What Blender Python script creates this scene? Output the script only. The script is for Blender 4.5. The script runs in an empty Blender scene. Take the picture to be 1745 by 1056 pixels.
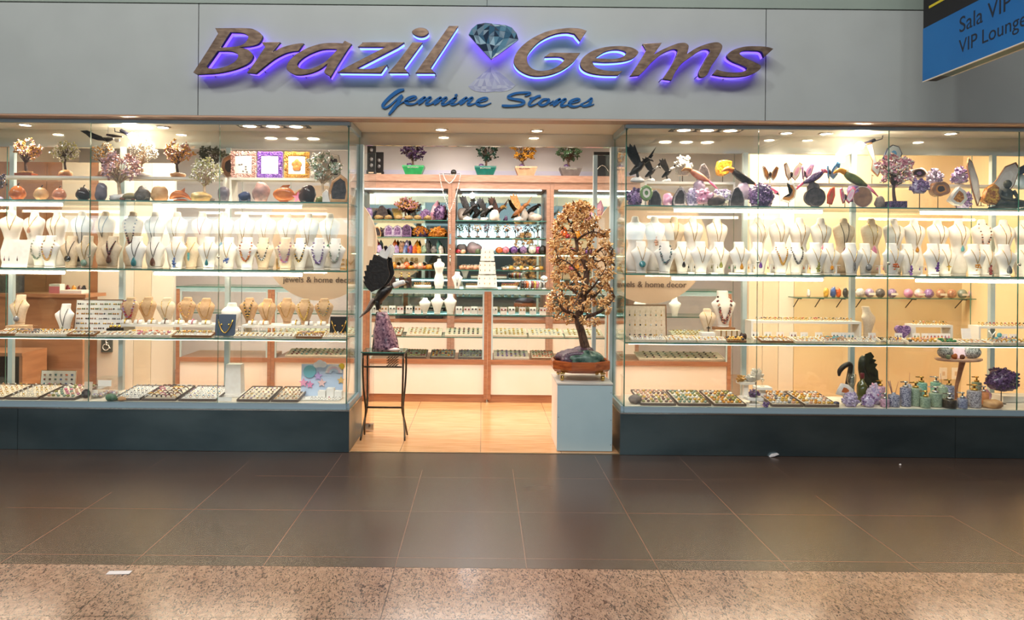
import bpy, math, random
from math import sin, cos, pi, sqrt
from mathutils import Vector, Matrix, noise
SC = bpy.context.scene
COL = SC.collection
RND = random.Random(11)

# ------------------------------------------------------------------ camera, world, exposure, hall light
FPX, VX, VY, EYE, ROLL = 1200.0, 822.0, 436.0, 1.42, 0.0093
cam_d = bpy.data.cameras.new('camera'); cam = bpy.data.objects.new('camera', cam_d); COL.objects.link(cam)
cam.location = (0, 0, EYE); cam.rotation_euler = (pi/2, -ROLL, 0)
cam_d.sensor_width = 36; cam_d.lens = 36*FPX/1745
cam_d.shift_x = (872.5-VX)/1745; cam_d.shift_y = (VY-528)/1745
cam_d.clip_start = 0.05; cam_d.clip_end = 100
SC.camera = cam
SC.view_settings.view_transform = 'Standard'; SC.view_settings.look = 'None'
SC.view_settings.gamma = 1; SC.view_settings.exposure = 0; SC.view_settings.use_curve_mapping = False
SC.cycles.transparent_max_bounces = 28; SC.cycles.max_bounces = 8
SC.cycles.diffuse_bounces = 3; SC.cycles.glossy_bounces = 4; SC.cycles.transmission_bounces = 4
SC.cycles.sample_clamp_indirect = 4; SC.cycles.caustics_reflective = False; SC.cycles.caustics_refractive = False

w = bpy.data.worlds.new('hall_ambient'); SC.world = w; w.use_nodes = True
nt = w.node_tree; nt.nodes.clear()
o = nt.nodes.new('ShaderNodeOutputWorld'); b = nt.nodes.new('ShaderNodeBackground')
tc = nt.nodes.new('ShaderNodeTexCoord'); sx = nt.nodes.new('ShaderNodeSeparateXYZ'); rp = nt.nodes.new('ShaderNodeValToRGB')
mr = nt.nodes.new('ShaderNodeMapRange'); mr.inputs['From Min'].default_value = -0.2; mr.inputs['From Max'].default_value = 0.9
nt.links.new(tc.outputs['Generated'], sx.inputs[0]); nt.links.new(sx.outputs['Z'], mr.inputs['Value'])
nt.links.new(mr.outputs[0], rp.inputs[0]); nt.links.new(rp.outputs[0], b.inputs[0]); nt.links.new(b.outputs[0], o.inputs[0])
rp.color_ramp.elements[0].color = (0.14, 0.17, 0.18, 1); rp.color_ramp.elements[1].color = (0.42, 0.45, 0.46, 1)
for pos, c in ((0.17, (0.16, 0.19, 0.20, 1)), (0.20, (1.0, 1.2, 1.3, 1)), (0.26, (1.0, 1.2, 1.3, 1)), (0.30, (0.2, 0.24, 0.25, 1))):
    e = rp.color_ramp.elements.new(pos); e.color = c
b.inputs[1].default_value = 0.42

def lamp(name, kind, loc, power, color, size=None, size_y=None, target=None, spot=None):
    d = bpy.data.lights.new(name, kind); d.energy = power; d.color = color
    if kind == 'AREA':
        d.size = size or 1
        if size_y: d.shape = 'RECTANGLE'; d.size_y = size_y
    elif size is not None: d.shadow_soft_size = size
    if spot: d.spot_size = spot; d.spot_blend = 0.6
    ob = bpy.data.objects.new(name, d); COL.objects.link(ob); ob.location = loc
    if target is not None:
        ob.rotation_euler = (Vector(target)-Vector(loc)).to_track_quat('-Z', 'Y').to_euler()
    return ob
lamp('hall_key_light', 'AREA', (-9, -3.5, 11), 620, (0.98, 1.0, 0.97), 0.8, target=(0, 5, 2.5))
lamp('hall_ceiling_and_fill_light', 'AREA', (0, -1.5, 7.6), 500, (1.0, 0.99, 0.96), 8, 1.0, target=(0, 5, 2.8))  # frontal fill, added to brighten fascia and window goods and soften letter shadows
lamp('hall_ceiling_and_fill_light', 'AREA', (0, 0.5, 6.5), 110, (0.98, 0.97, 1.0), 7, 2.0, target=(0, 1.6, 0))
lamp('shop_ceiling_light', 'AREA', (-0.1, 6.35, 2.72), 55, (1.0, 0.88, 0.75), 2.4, 0.7, target=(-0.1, 6.5, 0))
lamp('shop_ceiling_light', 'AREA', (0.0, 7.75, 2.74), 36, (1.0, 0.91, 0.81), 2.4, 0.5, target=(0, 7.85, 0))
lamp('shop_ceiling_light', 'AREA', (-2.4, 6.2, 2.72), 120, (1.0, 0.86, 0.70), 1.8, 0.6, target=(-2.4, 6.2, 0))
lamp('shop_ceiling_light', 'AREA', (2.7, 6.2, 2.72), 120, (1.0, 0.82, 0.60), 1.8, 0.6, target=(2.7, 6.2, 0))

# ------------------------------------------------------------------ geometry helpers
def X(px, py, d):
    u, v = px-VX, py-VY
    return (u*cos(ROLL)+v*sin(ROLL))*d/FPX
def Z(px, py, d):
    u, v = px-VX, py-VY
    return EYE-(-u*sin(ROLL)+v*cos(ROLL))*d/FPX
def lin(c):
    return tuple(((x/255)/12.92 if x/255 <= 0.04045 else ((x/255+0.055)/1.055)**2.4) for x in c)

_mats = {}
def mat(name, c=(128, 128, 128), rough=0.5, metal=0.0, c2=None, scale=20, bump=0.0, emit=None, es=0.0, kind='noise', stretch=None, spec=0.5, coat=0, det=3):
    """procedural principled material; c / c2 are sRGB 0-255, mixed by a noise or a cell texture"""
    if name in _mats: return _mats[name]
    m = bpy.data.materials.new(name); m.use_nodes = True; n = m.node_tree; p = n.nodes['Principled BSDF']
    p.inputs['Base Color'].default_value = (*lin(c), 1); p.inputs['Roughness'].default_value = rough
    p.inputs['Metallic'].default_value = metal; p.inputs['Specular IOR Level'].default_value = spec
    if coat: p.inputs['Coat Weight'].default_value = coat; p.inputs['Coat Roughness'].default_value = 0.08
    if emit is not None:
        p.inputs['Emission Color'].default_value = (*emit, 1); p.inputs['Emission Strength'].default_value = es
    t = None
    if c2 is not None or bump:
        tcn = n.nodes.new('ShaderNodeTexCoord'); mp = n.nodes.new('ShaderNodeMapping'); n.links.new(tcn.outputs['Object'], mp.inputs[0])
        if stretch: mp.inputs['Scale'].default_value = stretch
        if kind == 'cell':
            t = n.nodes.new('ShaderNodeTexVoronoi'); t.inputs['Scale'].default_value = scale
            sp = n.nodes.new('ShaderNodeSeparateColor'); n.links.new(t.outputs['Color'], sp.inputs[0]); fac = sp.outputs[0]; hgt = sp.outputs[1]
        elif kind == 'wave':
            t = n.nodes.new('ShaderNodeTexWave'); t.inputs['Scale'].default_value = scale; t.inputs['Distortion'].default_value = 6
            t.inputs['Detail'].default_value = det; t.inputs['Detail Scale'].default_value = 1.2
            fac = hgt = t.outputs['Fac']
        else:
            t = n.nodes.new('ShaderNodeTexNoise'); t.inputs['Scale'].default_value = scale; t.inputs['Detail'].default_value = det; fac = hgt = t.outputs['Fac']
        n.links.new(mp.outputs[0], t.inputs['Vector'])
        if c2 is not None:
            r = n.nodes.new('ShaderNodeValToRGB'); r.color_ramp.elements[0].color = (*lin(c), 1); r.color_ramp.elements[1].color = (*lin(c2), 1)
            if kind == 'noise': r.color_ramp.elements[0].position = 0.36; r.color_ramp.elements[1].position = 0.64
            n.links.new(fac, r.inputs[0]); n.links.new(r.outputs[0], p.inputs['Base Color'])
        if bump:
            bn = n.nodes.new('ShaderNodeBump'); bn.inputs['Strength'].default_value = bump; bn.inputs['Distance'].default_value = 0.02
            n.links.new(hgt, bn.inputs['Height']); n.links.new(bn.outputs[0], p.inputs['Normal'])
    _mats[name] = m; return m
def druse(name, c, c2, scale=90, rough=0.25): return mat(name, c, rough, 0, c2, scale, 0.9, kind='cell', coat=0.1)
def stone(name, c, c2, scale=25, rough=0.25, bump=0.0): return mat(name, c, rough, 0, c2, scale, bump, det=6, spec=0.3)

def glass_mat(name, tint, refl=1.0):
    m = bpy.data.materials.new(name); m.use_nodes = True; n = m.node_tree; n.nodes.clear()
    o = n.nodes.new('ShaderNodeOutputMaterial'); mx = n.nodes.new('ShaderNodeMixShader')
    tr = n.nodes.new('ShaderNodeBsdfTransparent'); gl = n.nodes.new('ShaderNodeBsdfGlossy')
    tr.inputs[0].default_value = (*tint, 1); gl.inputs['Roughness'].default_value = 0.0; gl.inputs[0].default_value = (0.95, 1, 0.98, 1)
    lw = n.nodes.new('ShaderNodeLayerWeight'); lw.inputs[0].default_value = 0.5
    pw = n.nodes.new('ShaderNodeMath'); pw.operation = 'POWER'; pw.inputs[1].default_value = 4.5
    ma = n.nodes.new('ShaderNodeMath'); ma.operation = 'MULTIPLY_ADD'; ma.inputs[1].default_value = 0.8*refl; ma.inputs[2].default_value = 0.035*refl
    n.links.new(lw.outputs['Facing'], pw.inputs[0]); n.links.new(pw.outputs[0], ma.inputs[0]); n.links.new(ma.outputs[0], mx.inputs[0])
    n.links.new(tr.outputs[0], mx.inputs[1]); n.links.new(gl.outputs[0], mx.inputs[2]); n.links.new(mx.outputs[0], o.inputs[0])
    _mats[name] = m; return m
GLASS = glass_mat('window_glass', (0.985, 0.992, 0.988))
GLASS_T = glass_mat('teal_glass', (0.90, 0.97, 0.95))
GEDGE = mat('green_glass_edge', (70, 130, 115), 0.15, 0.0, (40, 96, 84), 8, coat=0.5)

class MB:
    def __init__(s): s.v = []; s.f = []; s.m = []; s.s = []
    def add(s, vs, fs, m=0, smooth=False):
        o = len(s.v); s.v.extend(tuple(v) for v in vs)
        for f in fs: s.f.append(tuple(i+o for i in f)); s.m.append(m); s.s.append(smooth)
        return s
    def box(s, x0, x1, y0, y1, z0, z1, m=0, M=None, em=None):
        vs = [Vector((x, y, z)) for z in (z0, z1) for y in (y0, y1) for x in (x0, x1)]
        if M is not None: vs = [M @ v for v in vs]
        fs = [(0, 2, 3, 1), (4, 5, 7, 6), (0, 1, 5, 4), (2, 6, 7, 3), (0, 4, 6, 2), (1, 3, 7, 5)]
        o = len(s.v); s.v.extend(tuple(v) for v in vs)
        for k, f in enumerate(fs):
            s.f.append(tuple(i+o for i in f)); s.s.append(False)
            s.m.append(em[k] if em else m)   # order: bottom, top, front(-y), back, left, right
        return s
    def cbox(s, c, sz, m=0, M=None): return s.box(c[0]-sz[0]/2, c[0]+sz[0]/2, c[1]-sz[1]/2, c[1]+sz[1]/2, c[2]-sz[2]/2, c[2]+sz[2]/2, m, M)
    def loops(s, lps, ms=0, cap0=True, cap1=True, smooth=True, m0=None, m1=None):
        n = len(lps[0]); o = len(s.v)
        for l in lps: s.v.extend(tuple(p) for p in l)
        for i in range(len(lps)-1):
            mm = ms[i] if isinstance(ms, (list, tuple)) else ms
            for j in range(n):
                k = (j+1) % n
                s.f.append((o+i*n+j, o+i*n+k, o+(i+1)*n+k, o+(i+1)*n+j)); s.m.append(mm); s.s.append(smooth)
        mf = ms[0] if isinstance(ms, (list, tuple)) else ms; ml = ms[-1] if isinstance(ms, (list, tuple)) else ms
        if cap0: s.f.append(tuple(o+j for j in reversed(range(n)))); s.m.append(mf if m0 is None else m0); s.s.append(False)
        if cap1: s.f.append(tuple(o+(len(lps)-1)*n+j for j in range(n))); s.m.append(ml if m1 is None else m1); s.s.append(False)
        return s
    def lathe(s, prof, n=16, c=(0, 0, 0), m=0, sx=1, sy=1, M=None, smooth=True, cap=True):
        lps = []
        for r, z in prof:
            l = [Vector((c[0]+r*sx*cos(2*pi*j/n), c[1]+r*sy*sin(2*pi*j/n), c[2]+z)) for j in range(n)]
            lps.append([M @ p for p in l] if M is not None else l)
        return s.loops(lps, m, cap, cap, smooth=smooth)
    def tube(s, pts, rad, n=7, m=0, smooth=True, flat=1.0):
        pts = [Vector(p) for p in pts]; lps = []; k = len(pts); up = None
        if isinstance(rad, (list, tuple)) and len(rad) != k:
            q = [i*(len(rad)-1)/max(k-1, 1) for i in range(k)]; rad = [rad[int(u)]*(1-u % 1)+rad[min(int(u)+1, len(rad)-1)]*(u % 1) for u in q]
        for i, p in enumerate(pts):
            t = (pts[min(i+1, k-1)]-pts[max(i-1, 0)])
            t = t.normalized() if t.length > 1e-9 else Vector((0, 0, 1))
            if up is None: up = Vector((0, 1, 0)) if abs(t.y) < 0.9 else Vector((1, 0, 0))
            a = t.cross(up)
            a = a.normalized() if a.length > 1e-6 else Vector((1, 0, 0))
            b2 = a.cross(t).normalized(); up = b2
            r = rad[i] if isinstance(rad, (list, tuple)) else rad
            lps.append([p+a*(r*cos(2*pi*j/n))+b2*(r*flat*sin(2*pi*j/n)) for j in range(n)])
        return s.loops(lps, m, smooth=smooth)
    def blob(s, c=(0, 0, 0), r=(1, 1, 1), amp=0.15, freq=1.5, seed=0, nu=14, nv=9, m=0, smooth=True, flat0=None, M=None, rough=0):
        if not isinstance(r, (tuple, list)): r = (r, r, r)
        lps = []
        for i in range(nv+1):
            th = pi*i/nv; th = min(max(th, 0.03), pi-0.03)
            l = []
            for j in range(nu):
                ph = 2*pi*j/nu
                d = Vector((sin(th)*cos(ph), sin(th)*sin(ph), -cos(th)))
                q = 1+amp*noise.noise(d*freq+Vector((seed*3.7, seed*1.3, seed*2.1)))
                if rough: q += rough*noise.noise(d*freq*5+Vector((seed, 5, seed)))
                p = Vector((d.x*r[0]*q, d.y*r[1]*q, d.z*r[2]*q))
                if flat0 is not None and p.z < flat0: p.z = flat0
                p = (M @ p) if M is not None else p
                l.append(p+Vector(c))
            lps.append(l)
        if flat0 is not None and M is None:
            zb = min(p.z for l in lps for p in l)-c[2]
            if zb > flat0:
                for l in lps:
                    for p in l:
                        if p.z < c[2]: p.z = c[2]+(p.z-c[2])*flat0/zb
        return s.loops(lps, m, smooth=smooth)
    def ball(s, c, r, m=0, n=8, nv=6): return s.blob(c, r, 0, 1, 0, n, nv, m)
    def chip(s, c, a, b2, M, m=0):
        c = Vector(c); ps = [(b2, 0, 0), (0, b2, 0), (-b2, 0, 0), (0, -b2, 0), (0, 0, a), (0, 0, -a)]
        vs = [c+(M @ Vector(p)) for p in ps]
        return s.add(vs, [(0, 1, 4), (1, 2, 4), (2, 3, 4), (3, 0, 4), (1, 0, 5), (2, 1, 5), (3, 2, 5), (0, 3, 5)], m)
    def crystal(s, p, d, L, r, m=0, n=6, stand=False):
        p = Vector(p); d = Vector(d).normalized(); a = d.orthogonal().normalized(); b2 = d.cross(a)
        l0 = [p+a*(r*cos(2*pi*j/n))+b2*(r*sin(2*pi*j/n)) for j in range(n)]
        l1 = [q+d*(L*0.68) for q in l0]; l2 = [p+d*L+(q-p)*0.06 for q in l0]
        if stand:
            for q in l0: q.z = 0
        return s.loops([l0, l1, l2], m, smooth=False, cap0=stand)
    def prism(s, poly, y0, y1, m=0, ms=None, bev=0.0):
        """outline in (x, z) extruded from y0 (front) to y1"""
        a = sum(poly[i][0]*poly[(i+1) % len(poly)][1]-poly[(i+1) % len(poly)][0]*poly[i][1] for i in range(len(poly)))
        P = list(poly) if a < 0 else list(reversed(poly))
        return s.loops([[(x, y1, z) for x, z in P], [(x, y0, z) for x, z in P]], m if ms is None else ms, smooth=False, m1=m, m0=m)
    def mesh(s, name, mats):
        me = bpy.data.meshes.new(name); me.from_pydata(s.v, [], s.f)
        for mm in mats: me.materials.append(mm)
        me.polygons.foreach_set('material_index', s.m); me.polygons.foreach_set('use_smooth', s.s); me.update()
        return me

WORDS = {'dkred': 'dark red', 'turq': 'turquoise', 'sky': 'sky blue', 'sage': 'sage green', 'lilac': 'lilac'}
def tag(o, label=None, cat=None, group=None, kind=None):
    say = lambda s: ' '.join(WORDS.get(x, x) for x in s.split()) if s else s
    label, group = say(label), say(group)
    if label: o['label'] = label
    if cat: o['category'] = cat
    if group: o['group'] = group
    if kind: o['kind'] = kind
    return o
def obj(name, mb, mats, parent=None, loc=None, rz=0, s=1):
    me = mb if isinstance(mb, bpy.types.Mesh) else mb.mesh(name, mats)
    o = bpy.data.objects.new(name, me); COL.objects.link(o)
    if parent is not None: o.parent = parent
    if loc is not None: o.location = loc
    if rz: o.rotation_euler = (0, 0, rz)
    if s != 1: o.scale = (s, s, s) if not isinstance(s, tuple) else s
    return o
def struct(name, mb, mats, parent=None):
    o = obj(name, mb, mats, parent)
    if parent is None: o['kind'] = 'structure'
    return o
def thing(name, label, cat, loc=(0, 0, 0), rz=0, s=1, group=None, rx=0, ry=0):
    o = bpy.data.objects.new(name, None); COL.objects.link(o); o.empty_display_size = 0.05
    o.location = loc; o.rotation_euler = (rx, ry, rz); o.scale = (s, s, s) if not isinstance(s, tuple) else s
    return tag(o, label, cat, group)
_cache = {}
def make(key, builder, name, label, cat, loc, rz=0, s=1, group=None, rx=0, ry=0):
    """thing with parts; the parts' meshes are built once per key and shared by the copies.
    builder() gives [(part_name, MB, mats) or (part_name, MB, mats, [sub-parts])]; one entry whose part_name is None is a single-mesh thing"""
    if key is None: ent = builder()
    else:
        if key not in _cache:
            _cache[key] = [(e[0], e[1].mesh(e[0] or name, e[2]), None, e[3] if len(e) > 3 else []) for e in builder()]
            _cache[key] = [(e[0], e[1], None, [(q[0], q[1].mesh(q[0], q[2]), None) for q in e[3]]) for e in _cache[key]]
        ent = _cache[key]
    if len(ent) == 1 and ent[0][0] is None:
        o = obj(name, ent[0][1], ent[0][2], None, loc); o.rotation_euler = (rx, ry, rz); o.scale = (s, s, s) if not isinstance(s, tuple) else s
        return tag(o, label, cat, group)
    t = thing(name, label, cat, loc, rz, s, group, rx, ry)
    for e in ent:
        q = obj(e[0], e[1], e[2], t)
        if len(e) > 3:
            for sp in e[3]: obj(sp[0], sp[1], sp[2], q)
    return t
ORD = 'zeroth first second third fourth fifth sixth seventh eighth ninth tenth eleventh twelfth thirteenth fourteenth fifteenth sixteenth seventeenth eighteenth nineteenth twentieth twenty-first'.split()

def smooth_loop(pts, seg=6):
    """closed outline through the points; a point with a third entry 1 is a corner"""
    out = []; n = len(pts); P = [(p[0], p[1]) for p in pts]; cr = [len(p) > 2 and p[2] for p in pts]
    for i in range(n):
        p1, p2 = P[i], P[(i+1) % n]
        p0 = P[i-1] if not cr[i] else (2*p1[0]-p2[0], 2*p1[1]-p2[1])
        p3 = P[(i+2) % n] if not cr[(i+1) % n] else (2*p2[0]-p1[0], 2*p2[1]-p1[1])
        k = 1 if (cr[i] and cr[(i+1) % n]) else seg
        for t in range(k):
            u = t/k
            out.append(tuple(0.5*(2*p1[a]+(p2[a]-p0[a])*u+(2*p0[a]-5*p1[a]+4*p2[a]-p3[a])*u*u+(3*p1[a]-p0[a]-3*p2[a]+p3[a])*u**3) for a in (0, 1)))
    return out
def smooth_line(pts, seg=5):
    out = []; n = len(pts)
    for i in range(n-1):
        p1, p2 = Vector(pts[i]), Vector(pts[i+1]); p0 = Vector(pts[i-1]) if i else 2*p1-p2; p3 = Vector(pts[i+2]) if i+2 < n else 2*p2-p1
        for t in range(seg):
            u = t/seg; out.append(0.5*(2*p1+(p2-p0)*u+(2*p0-5*p1+4*p2-p3)*u*u+(3*p1-p0-3*p2+p3)*u**3))
    out.append(Vector(pts[-1])); return out
def outline_mesh(name, loops, y0, y1, mats, bevel=0.0, offset=0.0, side=None):
    """outlines with holes in (x, z), filled and extruded between y0 (front) and y1 (back)"""
    cu = bpy.data.curves.new(name, 'CURVE'); cu.dimensions = '2D'; cu.fill_mode = 'BOTH'; cu.extrude = (y1-y0)/2; cu.bevel_depth = bevel; cu.bevel_resolution = 1; cu.offset = offset
    for lp in loops:
        sp = cu.splines.new('POLY'); sp.points.add(len(lp)-1); sp.use_cyclic_u = True
        for p, q in zip(sp.points, lp): p.co = (q[0], q[1], 0, 1)
    ob = bpy.data.objects.new(name, cu); COL.objects.link(ob)
    dg = bpy.context.evaluated_depsgraph_get(); dg.update()
    me = bpy.data.meshes.new_from_object(ob.evaluated_get(dg)); bpy.data.objects.remove(ob); bpy.data.curves.remove(cu)
    me.transform(Matrix(((1, 0, 0, 0), (0, 0, -1, (y0+y1)/2), (0, 1, 0, 0), (0, 0, 0, 1))))
    me.materials.clear()
    for m in mats: me.materials.append(m)
    for p in me.polygons:
        p.material_index = side(p) if side else 0
    me.name = name; return me
def text_mesh(name, body, size, depth, mats, shear=0.0, space=1.0, align='LEFT'):
    cu = bpy.data.curves.new(name, 'FONT'); cu.body = body; cu.size = size; cu.extrude = depth/2; cu.shear = shear; cu.space_character = space; cu.align_x = align
    ob = bpy.data.objects.new(name, cu); COL.objects.link(ob)
    dg = bpy.context.evaluated_depsgraph_get(); dg.update()
    me = bpy.data.meshes.new_from_object(ob.evaluated_get(dg)); bpy.data.objects.remove(ob); bpy.data.curves.remove(cu)
    me.transform(Matrix(((1, 0, 0, 0), (0, 0, -1, 0), (0, 1, 0, 0), (0, 0, 0, 1))))
    me.materials.clear()
    for m in mats: me.materials.append(m)
    for p in me.polygons: p.material_index = 0
    me.name = name; return me
# ------------------------------------------------------------------ the setting
def tile_mat(name, c, c2, mortar, ox, oy, sx_, sy_, rough, mw=0.0022, fleck=None, stretch=(1, 1, 1), nscale=6, bump=0.0, rvar=0.06):
    m = bpy.data.materials.new(name); m.use_nodes = True; n = m.node_tree; p = n.nodes['Principled BSDF']
    t = n.nodes.new('ShaderNodeTexCoord'); mp = n.nodes.new('ShaderNodeMapping'); mp.inputs['Location'].default_value = (-ox, -oy, 0)
    br = n.nodes.new('ShaderNodeTexBrick'); br.offset = 0; br.inputs['Scale'].default_value = 1; br.inputs['Brick Width'].default_value = sx_; br.inputs['Row Height'].default_value = sy_
    br.inputs['Mortar Size'].default_value = mw; br.inputs['Mortar Smooth'].default_value = 0.1; br.inputs['Bias'].default_value = 0
    n.links.new(t.outputs['Object'], mp.inputs[0]); n.links.new(mp.outputs[0], br.inputs['Vector'])
    no = n.nodes.new('ShaderNodeTexNoise'); no.inputs['Scale'].default_value = nscale; no.inputs['Detail'].default_value = 6 if fleck or nscale > 2.5 else 1
    m2 = n.nodes.new('ShaderNodeMapping'); m2.inputs['Scale'].default_value = stretch; n.links.new(t.outputs['Object'], m2.inputs[0]); n.links.new(m2.outputs[0], no.inputs['Vector'])
    r = n.nodes.new('ShaderNodeValToRGB'); r.color_ramp.elements[0].position = 0.35; r.color_ramp.elements[1].position = 0.65
    r.color_ramp.elements[0].color = (*lin(c), 1); r.color_ramp.elements[1].color = (*lin(c2), 1); n.links.new(no.outputs['Fac'], r.inputs[0])
    col = r.outputs[0]
    if fleck:
        n3 = n.nodes.new('ShaderNodeTexNoise'); n3.inputs['Scale'].default_value = 62; n3.inputs['Detail'].default_value = 6; n3.inputs['Distortion'].default_value = 2.6
        m3 = n.nodes.new('ShaderNodeMapping'); m3.inputs['Scale'].default_value = (1.0, 0.45, 1); m3.inputs['Rotation'].default_value = (0, 0, 0.5)
        n.links.new(t.outputs['Object'], m3.inputs[0]); n.links.new(m3.outputs[0], n3.inputs['Vector'])
        r3 = n.nodes.new('ShaderNodeValToRGB'); r3.color_ramp.elements[0].position = 0.52; r3.color_ramp.elements[1].position = 0.58
        r3.color_ramp.elements[0].color = (0, 0, 0, 1); r3.color_ramp.elements[1].color = (1, 1, 1, 1); n.links.new(n3.outputs['Fac'], r3.inputs[0])
        mx0 = n.nodes.new('ShaderNodeMix'); mx0.data_type = 'RGBA'; n.links.new(r3.outputs[0], mx0.inputs['Factor']); n.links.new(col, mx0.inputs[6]); mx0.inputs[7].default_value = (*lin(fleck), 1); col = mx0.outputs[2]
    mx = n.nodes.new('ShaderNodeMix'); mx.data_type = 'RGBA'; n.links.new(br.outputs['Fac'], mx.inputs['Factor']); n.links.new(col, mx.inputs[6]); mx.inputs[7].default_value = (*lin(mortar), 1)
    n.links.new(mx.outputs[2], p.inputs['Base Color'])
    rm = n.nodes.new('ShaderNodeMapRange'); rm.inputs['To Min'].default_value = rough-rvar; rm.inputs['To Max'].default_value = rough+rvar
    n.links.new(no.outputs['Fac'], rm.inputs['Value']); n.links.new(rm.outputs[0], p.inputs['Roughness'])
    if bump:
        bn = n.nodes.new('ShaderNodeBump'); bn.inputs['Strength'].default_value = bump; bn.inputs['Distance'].default_value = 0.004
        n.links.new((n3 if fleck else no).outputs['Fac'], bn.inputs['Height']); n.links.new(bn.outputs[0], p.inputs['Normal'])
    p.inputs['Specular IOR Level'].default_value = 0.95
    _mats[name] = m; return m
FF, GL, BK, FD = 5.06, 5.09, 5.58, 4.95
XL, XR = -0.975, 1.035
M_dark = tile_mat('dark_polished_stone', (60, 41, 30), (63, 44, 33), (112, 82, 66), -0.385, 3.31, 0.6, 0.6, 0.27, 0.0019, None, (0.6, 1.2, 1), 1.5, 0, 0.008)
M_gran = tile_mat('speckled_granite', (168, 136, 114), (148, 116, 96), (70, 52, 42), -0.385, 2.75-1.2, 1.2, 1.2, 0.15, 0.0022, (74, 54, 48), (1, 1, 1), 30, 0.07, 0.03)
M_shopfl = tile_mat('beige_shop_tile', (210, 162, 116), (190, 140, 94), (104, 76, 50), 0.0, 5.08, 0.585, 0.64, 0.16, 0.0018, None, (1.2, 9, 1), 3)
mb = MB().box(-9, 9, 3.206, 5.075, -0.05, 0); struct('floor', mb, [M_dark])
mb = MB().box(-9, 9, -4, 3.204, -0.05, 0); struct('floor', mb, [M_gran])
mb = MB().box(-6, 6, 5.077, 8.7, -0.05, 0.0); struct('floor', mb, [M_shopfl])
M_edge = mat('worn_metal', (150, 130, 100), 0.35, 0.8)
struct('trim_1', MB().box(-0.94, 1.0, 5.070, 5.082, -0.001, 0.003), [M_edge])

M_fas = mat('painted_panel', (152, 156, 153), 0.45, 0.0, (148, 152, 149), 3)
M_fas2 = mat('upper_painted_panel', (126, 137, 127), 0.5, 0.0, (122, 133, 124), 3)
M_gap = mat('dark_gap', (40, 42, 42), 0.8)
M_soff = mat('copper_soffit', (196, 158, 132), 0.3, 0.35, (186, 146, 120), 2)
M_ceil = mat('warm_white_ceiling', (240, 238, 228), 0.3)
M_bulk = mat('glossy_bulkhead', (232, 232, 222), 0.07, 0.55)
ft = Z(822, 10.5, FD); fb = 2.39
xs = [-8, X(338, 100, FD), X(1305, 100, FD), 8]
mb = MB()
for a, c in zip(xs[:-1], xs[1:]): mb.box(a+0.003, c-0.003, FD, FD+0.03, fb, ft-0.004, 0)
mb.box(-8, 8, FD+0.02, FD+0.09, fb, 4.2, 1)
xm = X(830, 4, FD)
for a, c in ((-8, xm), (xm, 8)): mb.box(a+0.002, c-0.002, FD, FD+0.03, ft+0.004, 4.2, 2)
struct('wall_fascia', mb, [M_fas, M_gap, M_fas2])
struct('trim_2', MB().box(-8, 8, FD, GL, fb-0.012, fb-0.001), [M_soff])
struct('ceiling', MB().box(-6, 6, GL+0.002, BK, fb, fb+0.05), [M_ceil])
mb = MB().box(XL, XR, BK, BK+0.04, 2.29, fb).box(-6, XL, BK, BK+0.04, 2.25, fb).box(XR, 6, BK, BK+0.04, 2.25, fb)
struct('wall_bulkhead', mb, [M_bulk])
struct('ceiling', MB().box(-6, 6, BK+0.05, 8.7, 2.8, 2.85), [M_ceil])
M_back = mat('pale_wall', (226, 224, 226), 0.6, 0, (220, 218, 222), 2)
struct('trim_3', MB().box(-1.6, 1.9, 8.602, 8.619, 2.361, 2.462), [mat('lavender_ledge', (214, 214, 236), 0.5)])
M_cream = mat('cream_panel', (226, 212, 186), 0.5, 0, (220, 204, 176), 3)
M_yel = mat('yellow_beige_wall', (230, 206, 164), 0.5, 0, (224, 198, 154), 3)
M_wood = mat('warm_wood', (168, 116, 84), 0.35, 0, (148, 98, 70), 4, stretch=(1, 8, 12))
M_woodl = mat('light_wood', (178, 138, 118), 0.35, 0, (158, 118, 98), 5, stretch=(2, 2, 16))
M_brown = mat('brown_laminate', (172, 122, 84), 0.3, 0, (154, 106, 72), 3, stretch=(1, 1, 6))
struct('wall_back', MB().box(-6, 6, 8.62, 8.7, 0, 2.8), [M_back])
struct('wall_left', MB().box(-5.0, -4.95, 5.6, 8.7, 0, 2.8), [M_cream])
struct('wall_right', MB().box(4.6, 4.65, 5.6, 8.7, 0, 2.8), [M_yel])
# inner partition walls seen through the windows
dw = 6.75
def px_panels(name, d, spans, zt=2.3):
    mb = MB(); mats = []
    for (a, c, m) in spans:
        if m not in mats: mats.append(m)
        mb.box(X(a, 500, d)+0.002, X(c, 500, d)-0.002, d, d+0.05, 0, zt, mats.index(m))
    return struct(name, mb, mats)
M_door = mat('pale_door', (232, 222, 204), 0.4)
px_panels('wall_partition', 6.9, [(-400, 6, M_brown), (6, 78, M_brown), (78, 104, M_brown), (104, 152, M_cream), (152, 166, M_brown), (166, 228, M_door), (228, 258, M_cream), (258, 296, M_door)], 2.3)
px_panels('wall_partition', 6.75, [(1276, 1300, M_cream), (1300, 1327, M_cream), (1327, 1353, M_door), (1353, 1515, M_yel), (1515, 2100, M_yel)], 2.6)

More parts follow.
